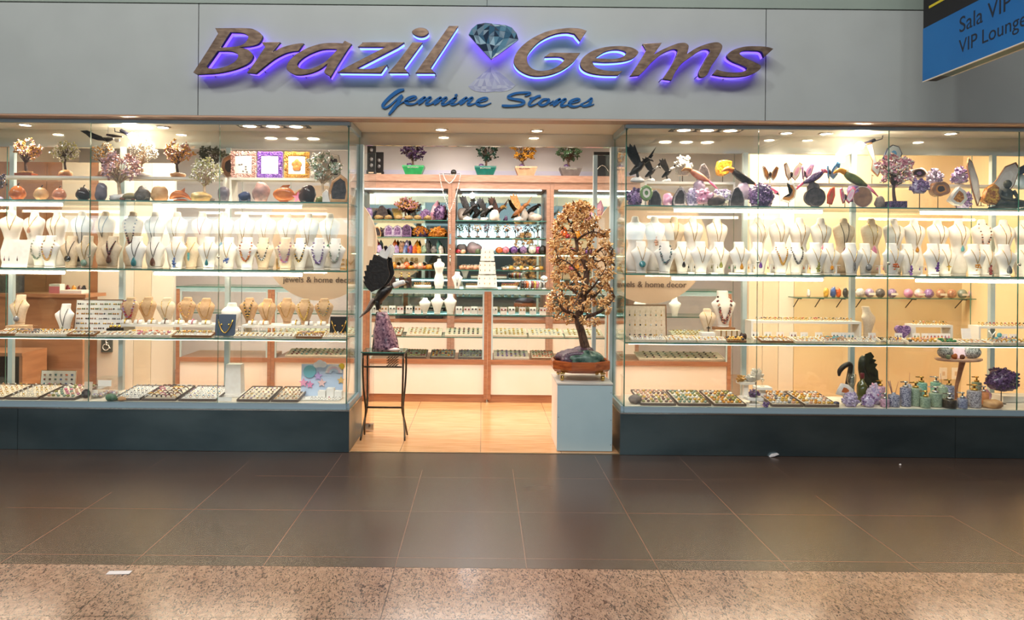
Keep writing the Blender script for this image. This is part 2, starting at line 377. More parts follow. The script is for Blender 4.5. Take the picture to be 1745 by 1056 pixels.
# ------------------------------------------------------------------ shop sign
M_steel = mat('brushed_steel', (150, 126, 108), 0.33, 1.0, (116, 96, 84), 5, 0.02, stretch=(3, 3, 9))
M_sdark = mat('dark_steel_side', (60, 62, 84), 0.3, 0.9)
M_led = mat('violet_led', (0, 0, 0), 0.5, emit=(0.12, 0.04, 1.0), es=6)
M_led2 = mat('violet_led_bright', (0, 0, 0), 0.5, emit=(0.14, 0.05, 1.0), es=9)
M_tube = mat('cyan_neon', (0, 0, 0), 0.5, emit=(0.30, 0.72, 1.0), es=1.5)
M_tube2 = mat('violet_neon', (0, 0, 0), 0.5, emit=(0.42, 0.25, 1.0), es=1.0)
LD = 4.845   # depth of the letters' faces
def px_outline(pts, x0, y0, sc, d=LD, seg=6):
    out = []
    for p in smooth_loop(pts, seg):
        px, py = x0+p[0]/sc, y0+p[1]/sc; out.append((X(px, py, d), Z(px, py, d)))
    return out
LET = {
 'B': (320, 30, 8.8, [
   [(410, 158, 1), (880, 158), (1010, 185), (1095, 240), (1118, 300), (1060, 390), (930, 430), (775, 446, 1), (890, 475), (960, 535), (975, 600), (900, 690), (700, 775), (430, 832), (130, 850, 1), (82, 822, 1), (235, 590), (330, 440), (455, 240, 1)],
   [(640, 220, 1), (810, 228), (890, 262), (905, 305), (850, 385), (760, 425), (650, 440), (490, 448, 1)],
   [(450, 500, 1), (630, 502), (730, 535), (755, 580), (700, 665), (560, 735), (420, 765), (330, 760), (290, 740), (300, 712)]], 0),
 'r': (320, 30, 8.8, [
   [(1105, 368, 1), (1385, 368, 1), (1268, 515, 1), (1420, 445), (1580, 400), (1700, 384), (1738, 386, 1), (1660, 500, 1), (1560, 510), (1440, 545), (1290, 625), (1140, 740), (1018, 838, 1), (888, 825, 1), (1000, 680), (1160, 440, 1)]], 0),
 'a': (480, 30, 8.8, [
   [(945, 345, 1), (1050, 395, 1), (960, 520), (740, 870), (732, 882, 1), (650, 835), (642, 800), (690, 690, 1), (560, 780), (400, 840), (230, 858), (120, 815), (72, 760), (100, 670), (210, 555), (400, 450), (600, 390), (780, 378), (915, 384, 1)],
   [(835, 478, 1), (760, 470), (600, 480), (430, 540), (300, 620), (235, 700), (270, 755), (380, 772), (500, 745), (640, 670), (760, 560)]], 0),
 'z': (630, 30, 8.8, [
   [(-60, 370), (520, 370, 1), (420, 440, 1), (-200, 760, 1), (-60, 768), (50, 765), (150, 738), (252, 705, 1), (165, 828, 1), (-485, 820, 1), (-250, 690), (240, 438, 1), (-180, 438, 1), (-110, 385)]], 1),
 'i': (630, 30, 8.8, [
   [(640, 372, 1), (790, 372, 1), (515, 745, 1), (572, 822, 1), (278, 822, 1), (400, 690)],
   [(633, 215), (680, 170), (760, 150), (845, 170), (885, 220), (840, 268), (760, 285), (680, 262)]], 1),
 'l': (630, 30, 8.8, [
   [(1190, 124, 1), (1328, 124, 1), (912, 752, 1), (978, 828, 1), (688, 828, 1), (820, 640)]], 1),
 'G': (780, 20, 7.04, [
   [(1548, 228, 1), (1470, 350, 1), (1400, 265, 1), (1300, 248), (1150, 272), (990, 350), (870, 470), (832, 560), (860, 650), (940, 700), (1060, 705), (1180, 665), (1270, 590), (1270, 562), (1210, 540), (1040, 542, 1), (1110, 490, 1), (1470, 494, 1), (1390, 600), (1250, 700), (1080, 760), (900, 768), (760, 715), (685, 640), (675, 560), (730, 455), (860, 340), (1060, 240), (1280, 198), (1450, 200)]], 1),
 'e': (970, 40, 8.8, [
   [(345, 570, 1), (560, 582), (800, 565), (960, 520), (1035, 440), (1000, 390), (900, 352), (740, 338), (520, 358), (330, 420), (200, 520), (165, 610), (210, 690), (330, 745), (520, 772), (735, 775, 1), (800, 712, 1), (650, 712), (500, 695), (390, 650)],
   [(390, 518, 1), (520, 432), (640, 395), (760, 395), (850, 430), (830, 480), (740, 520), (600, 532)]], 1),
 'm': (1060, 40, 8.8, [
   [(310, 305, 1), (598, 288, 1), (480, 462, 1), (620, 385), (800, 310), (910, 288), (975, 305), (1000, 350), (975, 455, 1), (1110, 370), (1260, 310), (1410, 280), (1485, 305), (1502, 365), (1450, 480), (1340, 640), (1280, 765), (1210, 808), (1160, 790), (1160, 720), (1270, 510), (1320, 420), (1280, 385), (1180, 400), (1030, 500), (900, 600), (800, 730), (745, 850, 1), (610, 832, 1), (750, 620), (830, 440), (810, 390), (730, 395), (590, 460), (450, 580), (350, 690), (262, 775, 1), (120, 790, 1), (270, 560), (365, 400, 1)]], 0),
 's': (1140, 40, 8.8, [
   [(1565, 378, 1), (1430, 505, 1), (1380, 420), (1250, 405), (1120, 410), (1060, 450), (1130, 510), (1290, 580), (1380, 640), (1330, 715), (1180, 780), (980, 800), (800, 790), (655, 765, 1), (715, 690, 1), (850, 725), (1000, 735), (1130, 715), (1170, 670), (1080, 620), (960, 570), (880, 510), (890, 450), (990, 385), (1150, 345), (1320, 340), (1470, 350)]], 0)}
for k, (x0, y0, sc, lps, br) in LET.items():
    lo = [px_outline(l, x0, y0, sc) for l in lps]
    cxm = sum(p[0] for p in lo[0])/len(lo[0]); zb = min(p[1] for p in lo[0])
    L = [[(p[0]-cxm, p[1]-zb) for p in l] for l in lo]
    t = thing('sign_letter', 'brushed steel backlit letter %s of the violet-lit sign above the shop entrance' % k, 'sign letter', (cxm, LD, zb), group='backlit letters of the shop sign')
    obj('face', outline_mesh('face', L, 0, 0.032, [M_steel, M_sdark], 0.0015, -0.0015, lambda p: 0 if p.normal.y < -0.7 else 1), None, t)
    obj('backlight', outline_mesh('backlight', L, 0.044, 0.086 if br else 0.074, [M_led2 if br else M_led, M_tube if br else M_tube2], 0, -0.002, lambda p: 0 if abs(p.normal.y) > 0.7 else 1), None, t)
    for j in (0.25, 0.75):
        mb = MB()
        q = min(L[0], key=lambda p: abs(p[0]-(min(a[0] for a in L[0])*(1-j)+max(a[0] for a in L[0])*j))+abs(p[1])*0.6)
        mb.tube([(q[0], 0.03, q[1]+0.006), (q[0], 0.105, q[1]+0.006)], 0.003, 6)
        obj('standoff_pin', mb, [M_sdark], t)

# script words: brush strokes of changing width
M_blue = mat('blue_acrylic', (16, 84, 140), 0.3, 0, (14, 78, 134), 3)
def brush(mb, pts, x0, y0, sc, d, y_a, y_b):
    """pts (x, y, half width) in enlarged picture units: one flat brush stroke"""
    P = [(X(x0+p[0]/sc, y0+p[1]/sc, d), Z(x0+p[0]/sc, y0+p[1]/sc, d), p[2]/sc*d/FPX) for p in pts]
    C = smooth_line(P, 6); Lf, Rt = [], []
    for i, c in enumerate(C):
        a = C[max(i-1, 0)]; b2 = C[min(i+1, len(C)-1)]; t = Vector((b2[0]-a[0], b2[1]-a[1])); t.normalize()
        Lf.append((c[0]-t.y*c[2], c[1]+t.x*c[2])); Rt.append((c[0]+t.y*c[2], c[1]-t.x*c[2]))
    n = len(C); vs = [(x, y_a, z) for x, z in Lf]+[(x, y_a, z) for x, z in Rt]+[(x, y_b, z) for x, z in Lf]+[(x, y_b, z) for x, z in Rt]; fs = []
    for i in range(n-1):
        fs += [(i, i+1, n+i+1, n+i), (2*n+i+1, 2*n+i, 3*n+i, 3*n+i+1), (i+1, i, 2*n+i, 2*n+i+1), (n+i, n+i+1, 3*n+i+1, 3*n+i)]
    fs += [(0, n, 3*n, 2*n), (n-1, 3*n-1, 4*n-1, 2*n-1)]
    mb.add(vs, fs)
SD = FD-0.012
def word(label, strokes, x0, y0, sc):
    mb = MB()
    for i, s in enumerate(strokes): brush(mb, s, x0, y0, sc, SD, SD+0.0003*i, FD+0.001)
    o = obj('sign_word', mb, [M_blue]); tag(o, label, 'sign lettering', 'blue script words under the backlit letters')
def n_(x, y): return [[(x, y+90, 7), (x+70, y+40, 12), (x+130, y+8, 18), (x+150, y+5, 16), (x+110, y+60, 20), (x+45, y+95, 22)], [(x+60, y+80, 8), (x+150, y+35, 9), (x+215, y+5, 18), (x+235, y+8, 16), (x+190, y+55, 20), (x+170, y+95, 22), (x+205, y+103, 16), (x+270, y+85, 8), (x+320, y+58, 6)]]
def e_(x, y): return [[(x, y+75, 8), (x+70, y+62, 8), (x+150, y+38, 10), (x+175, y+10, 12), (x+130, y, 16), (x+50, y+32, 22), (x+20, y+80, 28), (x+60, y+112, 18), (x+130, y+112, 12), (x+230, y+75, 6)]]
gen = [[(425, 62, 14), (340, 85, 26), (230, 160, 26), (140, 250, 24), (105, 305, 22), (140, 335, 16), (210, 300, 14), (300, 220, 12), (380, 160, 20), (400, 150, 12)],
       [(395, 155, 20), (360, 210, 24), (310, 290, 24), (250, 370, 22), (195, 436, 14)], [(300, 320, 10), (360, 275, 10), (430, 235, 8)]]
gen += e_(430, 165)+n_(585, 178)+n_(820, 182)
gen += [[(1050, 270, 8), (1130, 215, 12), (1195, 185, 20), (1150, 240, 22), (1125, 275, 20), (1165, 285, 14), (1230, 262, 8), (1290, 235, 6)], [(1175, 150, 12), (1200, 142, 15), (1218, 138, 10)]]
gen += n_(1205, 183)+e_(1490, 185)
word('blue script word Gennine cut out and mounted below the sign', gen, 640, 145, 8.725)
sto = [[(560, 160, 6), (625, 135, 14), (640, 112, 14), (560, 108, 16), (430, 118, 16), (330, 155, 18), (320, 185, 20), (400, 205, 18), (510, 222, 22), (550, 255, 22), (500, 290, 18), (380, 305, 16), (260, 305, 18), (218, 300, 12)],
       [(795, 148, 8), (740, 170, 18), (660, 225, 20), (625, 280, 22), (650, 300, 14), (720, 280, 8), (780, 240, 6)], [(630, 190, 8), (700, 180, 10), (800, 160, 14)],
       [(900, 205, 14), (830, 215, 18), (780, 270, 22), (820, 298, 16), (890, 270, 18), (920, 220, 20), (900, 203, 14)], [(870, 280, 6), (940, 255, 6), (990, 225, 6)]]
sto += n_(935, 203)+e_(1205, 200)
sto += [[(1390, 280, 6), (1480, 240, 8), (1550, 195, 18), (1545, 240, 22), (1510, 290, 20), (1440, 310, 14), (1400, 296, 10)], [(1480, 308, 10), (1540, 298, 8), (1595, 278, 5)]]
word('blue script word Stones cut out and mounted below the sign', sto, 830, 145, 8.725)

# gem emblem between the words: faceted cut-out and its faint mirrored print
M_gems = [mat('gem_facet_%s' % n_m, tuple(int(v*.9) for v in c), 0.2, 0.0) for n_m, c in (('dark', (26, 44, 66)), ('teal', (52, 92, 118)), ('mid', (84, 128, 152)), ('pale', (150, 180, 196)), ('grey', (108, 132, 148)))]
gx, gz = X(841, 63, LD), Z(841, 63, LD)
def gem_mesh(cx, cz, flip, y, wid, hi, lo, mats, seed, thick):
    r = random.Random(seed); mb = MB(); rows = []
    ang = -0.09 if not flip else 0.03
    def pt(u, v):
        x = u; z = -v if flip else v
        return (cx+x*cos(ang)-z*sin(ang), y, cz+x*sin(ang)+z*cos(ang))
    prof = [(0.40, hi), (0.70, hi*0.84), (0.90, hi*0.46), (1.0, 0), (0.66, -lo*0.36), (0.34, -lo*0.68), (0.0, -lo)]
    cnt = [4, 7, 9, 11, 8, 5, 1]
    for (f, v), c in zip(prof, cnt):
        rows.append([pt(wid*f*(2*(i+(r.random()-0.5)*0.35*(0 < i < c-1))/(c-1)-1) if c > 1 else 0, v+(r.random()-0.5)*0.012*(0 < i < c-1)) for i in range(c)])
    vs = []; idx = []
    for row in rows:
        idx.append(list(range(len(vs), len(vs)+len(row)))); vs += row
    fs = []; ms = []
    for a, c in zip(idx[:-1], idx[1:]):
        i = j = 0
        while i < len(a)-1 or j < len(c)-1:
            if j >= len(c)-1 or (i < len(a)-1 and (i+1)/max(len(a)-1, 1) <= (j+1)/max(len(c)-1, 1)): fs.append((a[i], a[i+1], c[j])); i += 1
            else: fs.append((a[i], c[j+1], c[j])); j += 1
    for f in fs: mb.add([(vs[q][0], vs[q][1]-(0.004*r.random() if not flip else 0), vs[q][2]) for q in f], [(0, 1, 2)], r.randrange(len(mats)))
    outl = [rows[0][0]]+[w_[0] for w_ in rows[1:]]+[w_[-1] for w_ in reversed(rows[:-1])]
    if thick: mb.prism([(p[0], p[2]) for p in outl], y+0.001, y+thick, 0)
    return mb
t = thing('gem_emblem', 'round faceted blue gem emblem standing off the wall between the two sign names', 'sign emblem', (0, 0, 0))
obj('faceted_face', gem_mesh(gx, gz, False, LD, 0.172, 0.09, 0.155, M_gems, 3, 0.02), M_gems, t)
mb = MB(); mb.prism([(gx-0.16, gz+0.015), (gx-0.01, gz-0.145), (gx+0.16, gz-0.015), (gx+0.08, gz+0.075), (gx-0.08, gz+0.085)], LD+0.03, LD+0.05)
obj('backlight', mb, [mat('violet_led_strong', (0, 0, 0), 0.5, emit=(0.16, 0.07, 1.0), es=9)], t)
M_pg = [mat('printed_gem_%s' % n_m, c, 0.45) for n_m, c in (('a', (134, 137, 156)), ('b', (147, 151, 164)), ('c', (126, 129, 149)), ('d', (154, 157, 166)))]
o = obj('printed_gem', gem_mesh(X(838, 146, FD), Z(838, 146, FD), True, FD-0.002, 0.165, 0.045, 0.135, M_pg, 8, 0.0), M_pg)
tag(o, 'pale upside-down gem print on the wall under the blue gem emblem', 'wall print')

# ------------------------------------------------------------------ display windows
M_chrome = mat('brushed_plinth_steel', (118, 136, 140), 0.30, 0.97, (96, 114, 120), 1.6, 0.2, stretch=(1, 1, 2.2))
M_rail = mat('blue_grey_aluminium', (168, 190, 202), 0.3, 0.45)
M_rim = mat('polished_rim', (210, 208, 200), 0.15, 1.0)
M_post = mat('satin_aluminium', (196, 214, 216), 0.3, 0.25)
M_board = mat('cream_board', (236, 224, 204), 0.5)
SH = [1.800, 1.303, 0.806]
FLZ = 0.342
def display_window(x0, x1, side, seams_p, seams_g, posts, label):
    t = thing('display_window', label, 'display window', ((x0+x1)/2, GL, 0)); ox = (x0+x1)/2
    P = lambda name, mb, mats: (lambda o: (setattr(o, 'location', (-ox, -GL, 0)), o)[1])(obj(name, mb, mats, t))
    bx = -0.944 if side < 0 else 1.0
    ends = [x0]+seams_p+[bx] if side < 0 else [bx]+seams_p+[x1]
    for a, c in zip(ends[:-1], ends[1:]):
        P('plinth_panel', MB().box(a+0.0015, c-0.0015, FF, 5.60, 0.002, 0.296), [M_chrome])
    lo, hi = (x0, bx) if side < 0 else (bx, x1)
    P('sill_rim', MB().box(lo, hi, FF-0.006, 5.60, 0.2962, 0.306), [M_rim])
    P('sill_rail', MB().box(*((x0, XL-0.0) if side < 0 else (XR, x1)), GL-0.012, GL+0.02, 0.3062, FLZ-0.001), [M_rail])
    P('sill_rail', MB().box(*((XL-0.012, XL+0.02) if side < 0 else (XR-0.02, XR+0.012)), GL+0.021, BK-0.035, 0.3062, FLZ-0.001), [M_rail])
    P('floor_board', MB().box(*((x0, XL-0.015) if side < 0 else (XR+0.015, x1)), GL+0.022, 5.55, 0.315, FLZ-0.003), [M_board])
    gx_ = [x0]+seams_g+[XL] if side < 0 else [XR]+seams_g+[x1]
    for a, c in zip(gx_[:-1], gx_[1:]):
        P('glass_pane', MB().box(a+0.002, c-0.002, GL-0.004, GL+0.004, FLZ, 2.352, 0, em=[1, 1, 0, 0, 1, 1]), [GLASS, GEDGE])
        P('glass_pane', MB().box(a+0.002, c-0.002, BK-0.003, BK+0.003, FLZ, 2.248, 0, em=[1, 1, 0, 0, 1, 1]), [GLASS, GEDGE])
    xe = XL if side < 0 else XR
    P('glass_pane', MB().box(xe-0.004, xe+0.004, GL+0.006, BK-0.035, FLZ, 2.352, 0, em=[1, 1, 1, 1, 0, 0]), [GLASS, GEDGE])
    P('head_rail', MB().box(*((x0, XL+0.01) if side < 0 else (XR-0.01, x1)), GL-0.015, GL+0.015, 2.353, fb-0.013), [M_rail])
    P('head_rail', MB().box(xe-0.014, xe+0.014, GL+0.016, BK-0.035, 2.345, fb-0.001), [M_rail])
    for z in SH:
        P('glass_shelf', MB().box(*((x0, XL-0.008) if side < 0 else (XR+0.008, x1)), GL+0.012, 5.52, z-0.01, z-0.0005, 0, em=[0, 0, 1, 1, 1, 1]), [GLASS_T, GEDGE])
    P('corner_post', MB().box(xe-0.028, xe+0.028, BK-0.033, BK+0.03, 0.306, 2.29), [M_post])
    for p in posts:
        xx = X(p, 500, 5.54); P('upright', MB().box(xx-0.018, xx+0.018, 5.525, 5.56, FLZ, 2.25), [M_post])
    mb = MB()
    for g in seams_g:
        for z in SH[:2]: mb.ball((g, GL-0.012, z+0.06), 0.008)
    for q in mb.f: pass
    for g in seams_g:
        P('glass_fitting', MB().lathe([(0, -0.012), (0.010, -0.008), (0.011, 0.004), (0, 0.010)], 10, M=Matrix.Translation((g, GL-0.012, SH[1]+0.09)) @ Matrix.Rotation(pi/2, 4, 'X')), [M_rim])
    return t
XE0, XE1 = -4.35, 4.55
gs = lambda *a: [X(p, 430, GL) for p in a]
display_window(XE0, XL, -1, [X(30, 730, FF)], gs(-67, 153, 373), [20, 208, 388], 'glass display window on a steel plinth beside the eagle table')
display_window(XR, XE1, 1, [X(1628, 740, FF)], gs(1291, 1513, 1735), [1268, 1452, 1690], 'glass display window on a steel plinth beside the golden gem tree')
# hanging tubes of light under the shelves
M_lt = mat('warm_white_light', (255, 255, 255), 0.5, emit=(1.0, 0.78, 0.57), es=34)
M_cap = mat('white_plastic', (235, 232, 226), 0.4)
def light_tube(a, c, z, label):
    xa, xc = X(a, 400, 5.16), X(c, 400, 5.16); L = xc-xa
    t = thing('light_tube', label, 'light tube', (xa, 5.16, z-0.034), group='light tubes under the window shelves')
    obj('tube', MB().tube([(0.012, 0, 0), (L-0.012, 0, 0)], 0.011, 10), [M_lt], t)
    obj('bracket', MB().box(0, L, -0.008, 0.008, 0.0125, 0.023), [M_cap], t)
for a, c, z, lb in ((-140, 108, 0, 'lit tube under the top shelf over the tilted busts'), (259, 516, 0, 'lit tube under the top shelf over the pale blue pendants'), (-140, 113, 1, 'lit tube under the bust shelf above the ring trays'), (261, 518, 1, 'lit tube under the bust shelf ending at the jewels sign'),
                    (1146, 1403, 0, 'lit tube under the geode shelf near the golden tree'), (1566, 1800, 0, 'lit tube under the geode shelf below the citrine'), (1143, 1405, 1, 'lit tube under the bust shelf above the big collar bust'), (1559, 1800, 1, 'lit tube under the bust shelf above the earring cards')):
    light_tube(a, c, SH[z], lb)
M_strip = mat('thin_led_strip', (255, 255, 255), 0.5, emit=(1.0, 0.78, 0.54), es=10)
for a, c, lb in ((-140, 588, 'thin bright strip under the jewellery shelf of the eagle-side window'), (1072, 1800, 'thin bright strip under the jewellery shelf of the tree-side window')):
    xa, xc = X(a, 575, 5.115), X(c, 575, 5.115); t = thing('light_strip', lb, 'light strip', (xa, 5.115, SH[2]-0.0195))
    obj('led_strip', MB().box(0, xc-xa, 0.003, 0.013, 0.002, 0.005), [M_strip], t); obj('channel', MB().box(0, xc-xa, 0, 0.016, 0.0052, 0.009), [M_rail], t)
# lit glazing across the hall, seen only as a reflection
M_win = mat('daylit_glazing', (220, 240, 250), 0.4, emit=(0.78, 0.93, 1.0), es=5)
struct('window_1', MB().box(-9.6, -3.1, -6.05, -6.0, 1.88, 2.26).box(3.3, 4.4, -6.05, -6.0, 1.83, 2.22).box(-0.95, 2.35, -6.05, -6.0, 1.63, 2.39), [M_win])
struct('wall_opposite', MB().box(-14, 14, -6.3, -6.06, 0, 2.4), [mat('far_hall_wall', (120, 124, 122), 0.6)])
struct('floor', MB().box(-14, 14, -6.3, -4.001, -0.05, 0), [M_gran])
# ceiling spots
M_hot = mat('hot_lamp', (255, 255, 255), 0.5, emit=(1.0, 0.84, 0.62), es=40)
def spot(px, py, label, power=24):
    v = -(px-VX)*sin(ROLL)+(py-VY)*cos(ROLL); d = -(fb-EYE)*FPX/v; x = X(px, py, d)
    t = thing('ceiling_spotlight', label, 'ceiling light', (x, d, fb), group='round ceiling spotlights in the soffit')
    obj('trim_ring', MB().lathe([(0.040, -0.001), (0.055, -0.001), (0.056, -0.006), (0.040, -0.008)], 20, cap=False), [M_cap], t)
    obj('lamp_disc', MB().lathe([(0.0, -0.002), (0.039, -0.002), (0.039, -0.005), (0, -0.005)], 20), [M_hot], t)
    lamp('spot_lamp', 'SPOT', (x, d, fb-0.03), power, (1.0, 0.83, 0.64), 0.04, target=(x, d, 0), spot=2.2)
for px, py, lb in ((43, 212, 'small round spotlight in the soffit above the rose-leaved gem tree'), (278, 216, 'small round spotlight in the soffit above the bare white tree'), (752, 220, 'small round spotlight in the soffit over the entrance near the eagle'), (915, 222, 'small round spotlight in the soffit over the entrance near the golden tree'), (1340, 226, 'small round spotlight in the soffit above the agate flowers'), (1407, 227, 'small round spotlight in the soffit above the agate parrot'), (1620, 227, 'small round spotlight in the soffit above the amethyst crag')):
    spot(px, py, lb)
def clip_lamp(px, py, arm, label):
    x, z = X(px, py, 5.47), Z(px, py, 5.47)
    t = thing('clip_lamp', label, 'lamp', (x, 5.47, fb))
    mb = MB().tube([(arm, 0.02, -0.004), (arm*0.95, 0.01, -0.03), (arm*0.35, 0, z-fb+0.02)], 0.004, 6).tube([(arm*0.62, 0.0, z-fb+0.045), (arm*0.18, 0, z-fb+0.01)], 0.014, 8); obj('arm', mb, [M_sdark], t)
    obj('bulb', MB().ball((0, 0, z-fb), (0.034, 0.034, 0.03), 0, 12, 8), [M_hot], t)
    lamp('clip_lamp_light', 'POINT', (x, 5.42, z-0.05), 4.5, (1.0, 0.82, 0.58), 0.05)
clip_lamp(226, 232, -0.15, 'bright bare spotlight on an arm above the pale lilac gem tree')
clip_lamp(1465, 248, 0.19, 'bright bare spotlight on an arm near the hanging agate slice')
M_blk = mat('black_plastic', (22, 20, 20), 0.35)
def triple(px, label):
    x = X(px, 220, 5.31); t = thing('triple_downlight', label, 'ceiling light', (x, 5.31, fb), group='black triple downlights')
    obj('frame', MB().box(-0.27, 0.27, -0.09, 0.09, -0.006, -0.001), [M_blk], t)
    for k in (-1, 0, 1):
        q = obj('lamp_ring', MB().lathe([(0.05, -0.0065), (0.078, -0.0065), (0.078, -0.010), (0.05, -0.011)], 20, (k*0.175, 0, 0), cap=False), [M_cap], t)
        obj('lamp_disc', MB().lathe([(0, -0.0065), (0.049, -0.0065), (0.049, -0.009), (0, -0.009)], 18, (k*0.175, 0, 0)), [M_lt], q)
        lamp('downlight_lamp', 'SPOT', (x+k*0.175, 5.31, fb-0.03), 14, (1.0, 0.86, 0.68), 0.05, target=(x+k*0.175, 5.31, 0), spot=2.2)
triple(465, 'black triple downlight frame in the soffit above the gem picture frames')
triple(1205, 'black triple downlight frame in the soffit above the white quartz cluster')

# ------------------------------------------------------------------ counters and back cabinets
M_white = mat('white_panel', (238, 226, 214), 0.45, 0, (234, 220, 206), 2)
M_glow = mat('cool_counter_light', (255, 255, 255), 0.4, emit=(0.86, 0.97, 1.0), es=5)
M_frost = mat('pale_blue_edge', (176, 206, 214), 0.25, 0.2)
CD, CT = 6.82, 1.10
def counter(x0, x1, label, lpost=True):
    t = thing('display_counter', label, 'display counter', ((x0+x1)/2, CD+0.25, 0), group='glass display counters'); h = (x1-x0)/2
    P = lambda name, mb, mats: obj(name, mb, mats, t)
    f, bk = -0.25, 0.25
    P('kick_board', MB().box(-h+0.01, h-0.01, f+0.02, bk, 0.002, 0.075), [M_wood])
    P('base_panel', MB().box(-h+0.035, h-0.035, f+0.012, bk, 0.076, 0.372), [M_white])
    P('lower_rail', MB().box(-h+0.035, h-0.035, f, bk, 0.373, 0.415), [M_wood])
    for sgn in (-1, 1): P('post', MB().box(*sorted((sgn*h-sgn*0.001, sgn*(h-0.034))), f-0.004, f+0.035, 0.03, 1.075), [M_wood])
    for sgn in (-1, 1): P('inner_trim', MB().box(*sorted((sgn*(h-0.035), sgn*(h-0.05))), f, f+0.02, 0.416, 1.05), [M_post])
    P('top_edge', MB().box(-h, h, f, f+0.02, 1.052, 1.088), [M_frost])
    P('light_strip', MB().box(-h+0.06, h-0.06, f+0.025, f+0.05, 1.052, 1.062), [M_glow])
    P('glass_top', MB().box(-h, h, f-0.01, bk, CT-0.010, CT, 0, em=[0, 0, 1, 1, 1, 1]), [GLASS_T, GEDGE])
    P('glass_front', MB().box(-h+0.051, h-0.051, f+0.004, f+0.010, 0.416, 1.05), [GLASS])
    for z in (0.846, 0.63): P('glass_shelf', MB().box(-h+0.036, h-0.036, f+0.03, bk-0.05, z-0.009, z, 0, em=[0, 0, 1, 1, 1, 1]), [GLASS_T, GEDGE])
    return t
cx_ = [X(p, 560, CD) for p in (300, 462, 624, 831, 1040, 1246)]
for a, c, lb in zip(cx_[:-1], cx_[1:], ('wood and glass counter farthest from the entrance behind the ring cards', 'wood and glass counter behind the pink baby jewellery board', 'wood and glass counter behind the carved eagle', 'wood and glass counter behind the golden gem tree', 'wood and glass counter behind the pendant chain board')):
    counter(a, c, lb)
M_mirror = mat('mirror', (205, 225, 222), 0.03, 1.0)
BD = 8.2
BSH = [1.835, 1.635, 1.445, 1.255]
def cabinet(x0, x1, label):
    t = thing('display_cabinet', label, 'display cabinet', ((x0+x1)/2, BD+0.2, 0), group='wooden mirror-backed wall cabinets'); h = (x1-x0)/2
    P = lambda name, mb, mats: obj(name, mb, mats, t)
    for sgn in (-1, 1): P('side_post', MB().box(*sorted((sgn*h-sgn*0.001, sgn*(h-0.042))), -0.2, 0.2, 0, 2.2795), [M_woodl])
    P('top_beam', MB().box(-h, h, -0.22, 0.2, 2.28, 2.36), [M_woodl])
    P('top_beam', MB().box(-h+0.043, h-0.043, -0.20, 0.2, 2.20, 2.279), [M_woodl])
    P('mirror_back', MB().box(-h+0.043, h-0.043, 0.185, 0.2, 0.70, 2.199), [M_mirror])
    P('base_cabinet', MB().box(-h+0.043, h-0.043, -0.19, 0.2, 0.0, 0.645), [M_white])
    P('ledge', MB().box(-h+0.043, h-0.043, -0.2, 0.184, 0.646, 0.68), [M_wood])
    for z in BSH: P('glass_shelf', MB().box(-h+0.044, h-0.044, -0.18, 0.18, z-0.009, z, 0, em=[0, 0, 1, 1, 1, 1]), [GLASS_T, GEDGE])
    P('light_strip', MB().box(-h+0.1, h-0.1, -0.17, -0.155, 2.186, 2.198), [M_glow])
    P('light_strip', MB().box(-h+0.06, h-0.06, -0.176, -0.166, BSH[2]-0.018, BSH[2]-0.0095), [M_lt2])
    return t
M_lt2 = mat('warm_led_strip', (255, 255, 255), 0.5, emit=(1.0, 0.80, 0.45), es=6)
bx_ = [X(p, 430, BD) for p in (605, 769, 937, 1090)]
for a, c, lb in zip(bx_[:-1], bx_[1:], ('wall cabinet of amethyst geodes behind the carved eagle', 'wall cabinet of small gem trees and spheres behind the counter', 'wall cabinet partly hidden by the golden gem tree')):
    cabinet(a, c, lb)
# ------------------------------------------------------------------ entrance: doors, eagle on its table, golden tree on its stand
def ab(name, mb, mats, t):
    """part given in room coordinates"""
    o = obj(name, mb, mats, t); o.location = -Vector(t.location); return o
d = 5.68
t = thing('glass_door', 'frameless glass door leaf folded open behind the eagle table', 'door', (X(628, 500, d), d, 0))
ab('panel', MB().box(X(612, 500, d)+0.03, X(638, 500, d), d-0.005, d+0.005, 0.02, 2.24, 0, em=[1, 1, 0, 0, 1, 1]), [GLASS, GEDGE], t)
ab('floor_clamp', MB().box(X(620, 731, d), X(637, 731, d), d-0.02, d+0.02, 0.012, 0.06), [M_rim], t)
t = thing('glass_door', 'glass door leaf with pale aluminium edge behind the golden gem tree', 'door', (X(1026, 500, d), d, 0))
ab('panel', MB().box(X(1016, 500, d), X(1038, 500, d), d-0.005, d+0.005, 0.02, 2.24), [GLASS], t)
ab('edge_frame', MB().box(X(1009, 500, d), X(1015.5, 500, d), d-0.02, d+0.02, 0.02, 2.24), [M_post], t)

M_iron = mat('bronze_iron', (86, 74, 60), 0.35, 0.8, (70, 60, 48), 30)
tz = 0.677
xa, xb, ya, yb = X(613, 600, 5.34)+0.018, X(686, 600, 5.34)+0.01, 5.34, 5.57
t = thing('side_table', 'slim bronze iron table with curved legs and glass top under the carved eagle', 'table', ((xa+xb)/2, (ya+yb)/2, 0))
ab('glass_top', MB().box(xa-0.008, xb+0.008, ya-0.008, yb+0.008, tz, tz+0.008, 0, em=[0, 0, 1, 1, 1, 1]), [GLASS_T, GEDGE], t)
mb = MB().box(xa, xb, ya, ya+0.014, tz-0.02, tz-0.001).box(xa, xb, yb-0.014, yb, tz-0.02, tz-0.001).box(xa, xa+0.014, ya+0.014, yb-0.014, tz-0.02, tz-0.001).box(xb-0.014, xb, ya+0.014, yb-0.014, tz-0.02, tz-0.001)
ab('frame', mb, [M_iron], t)
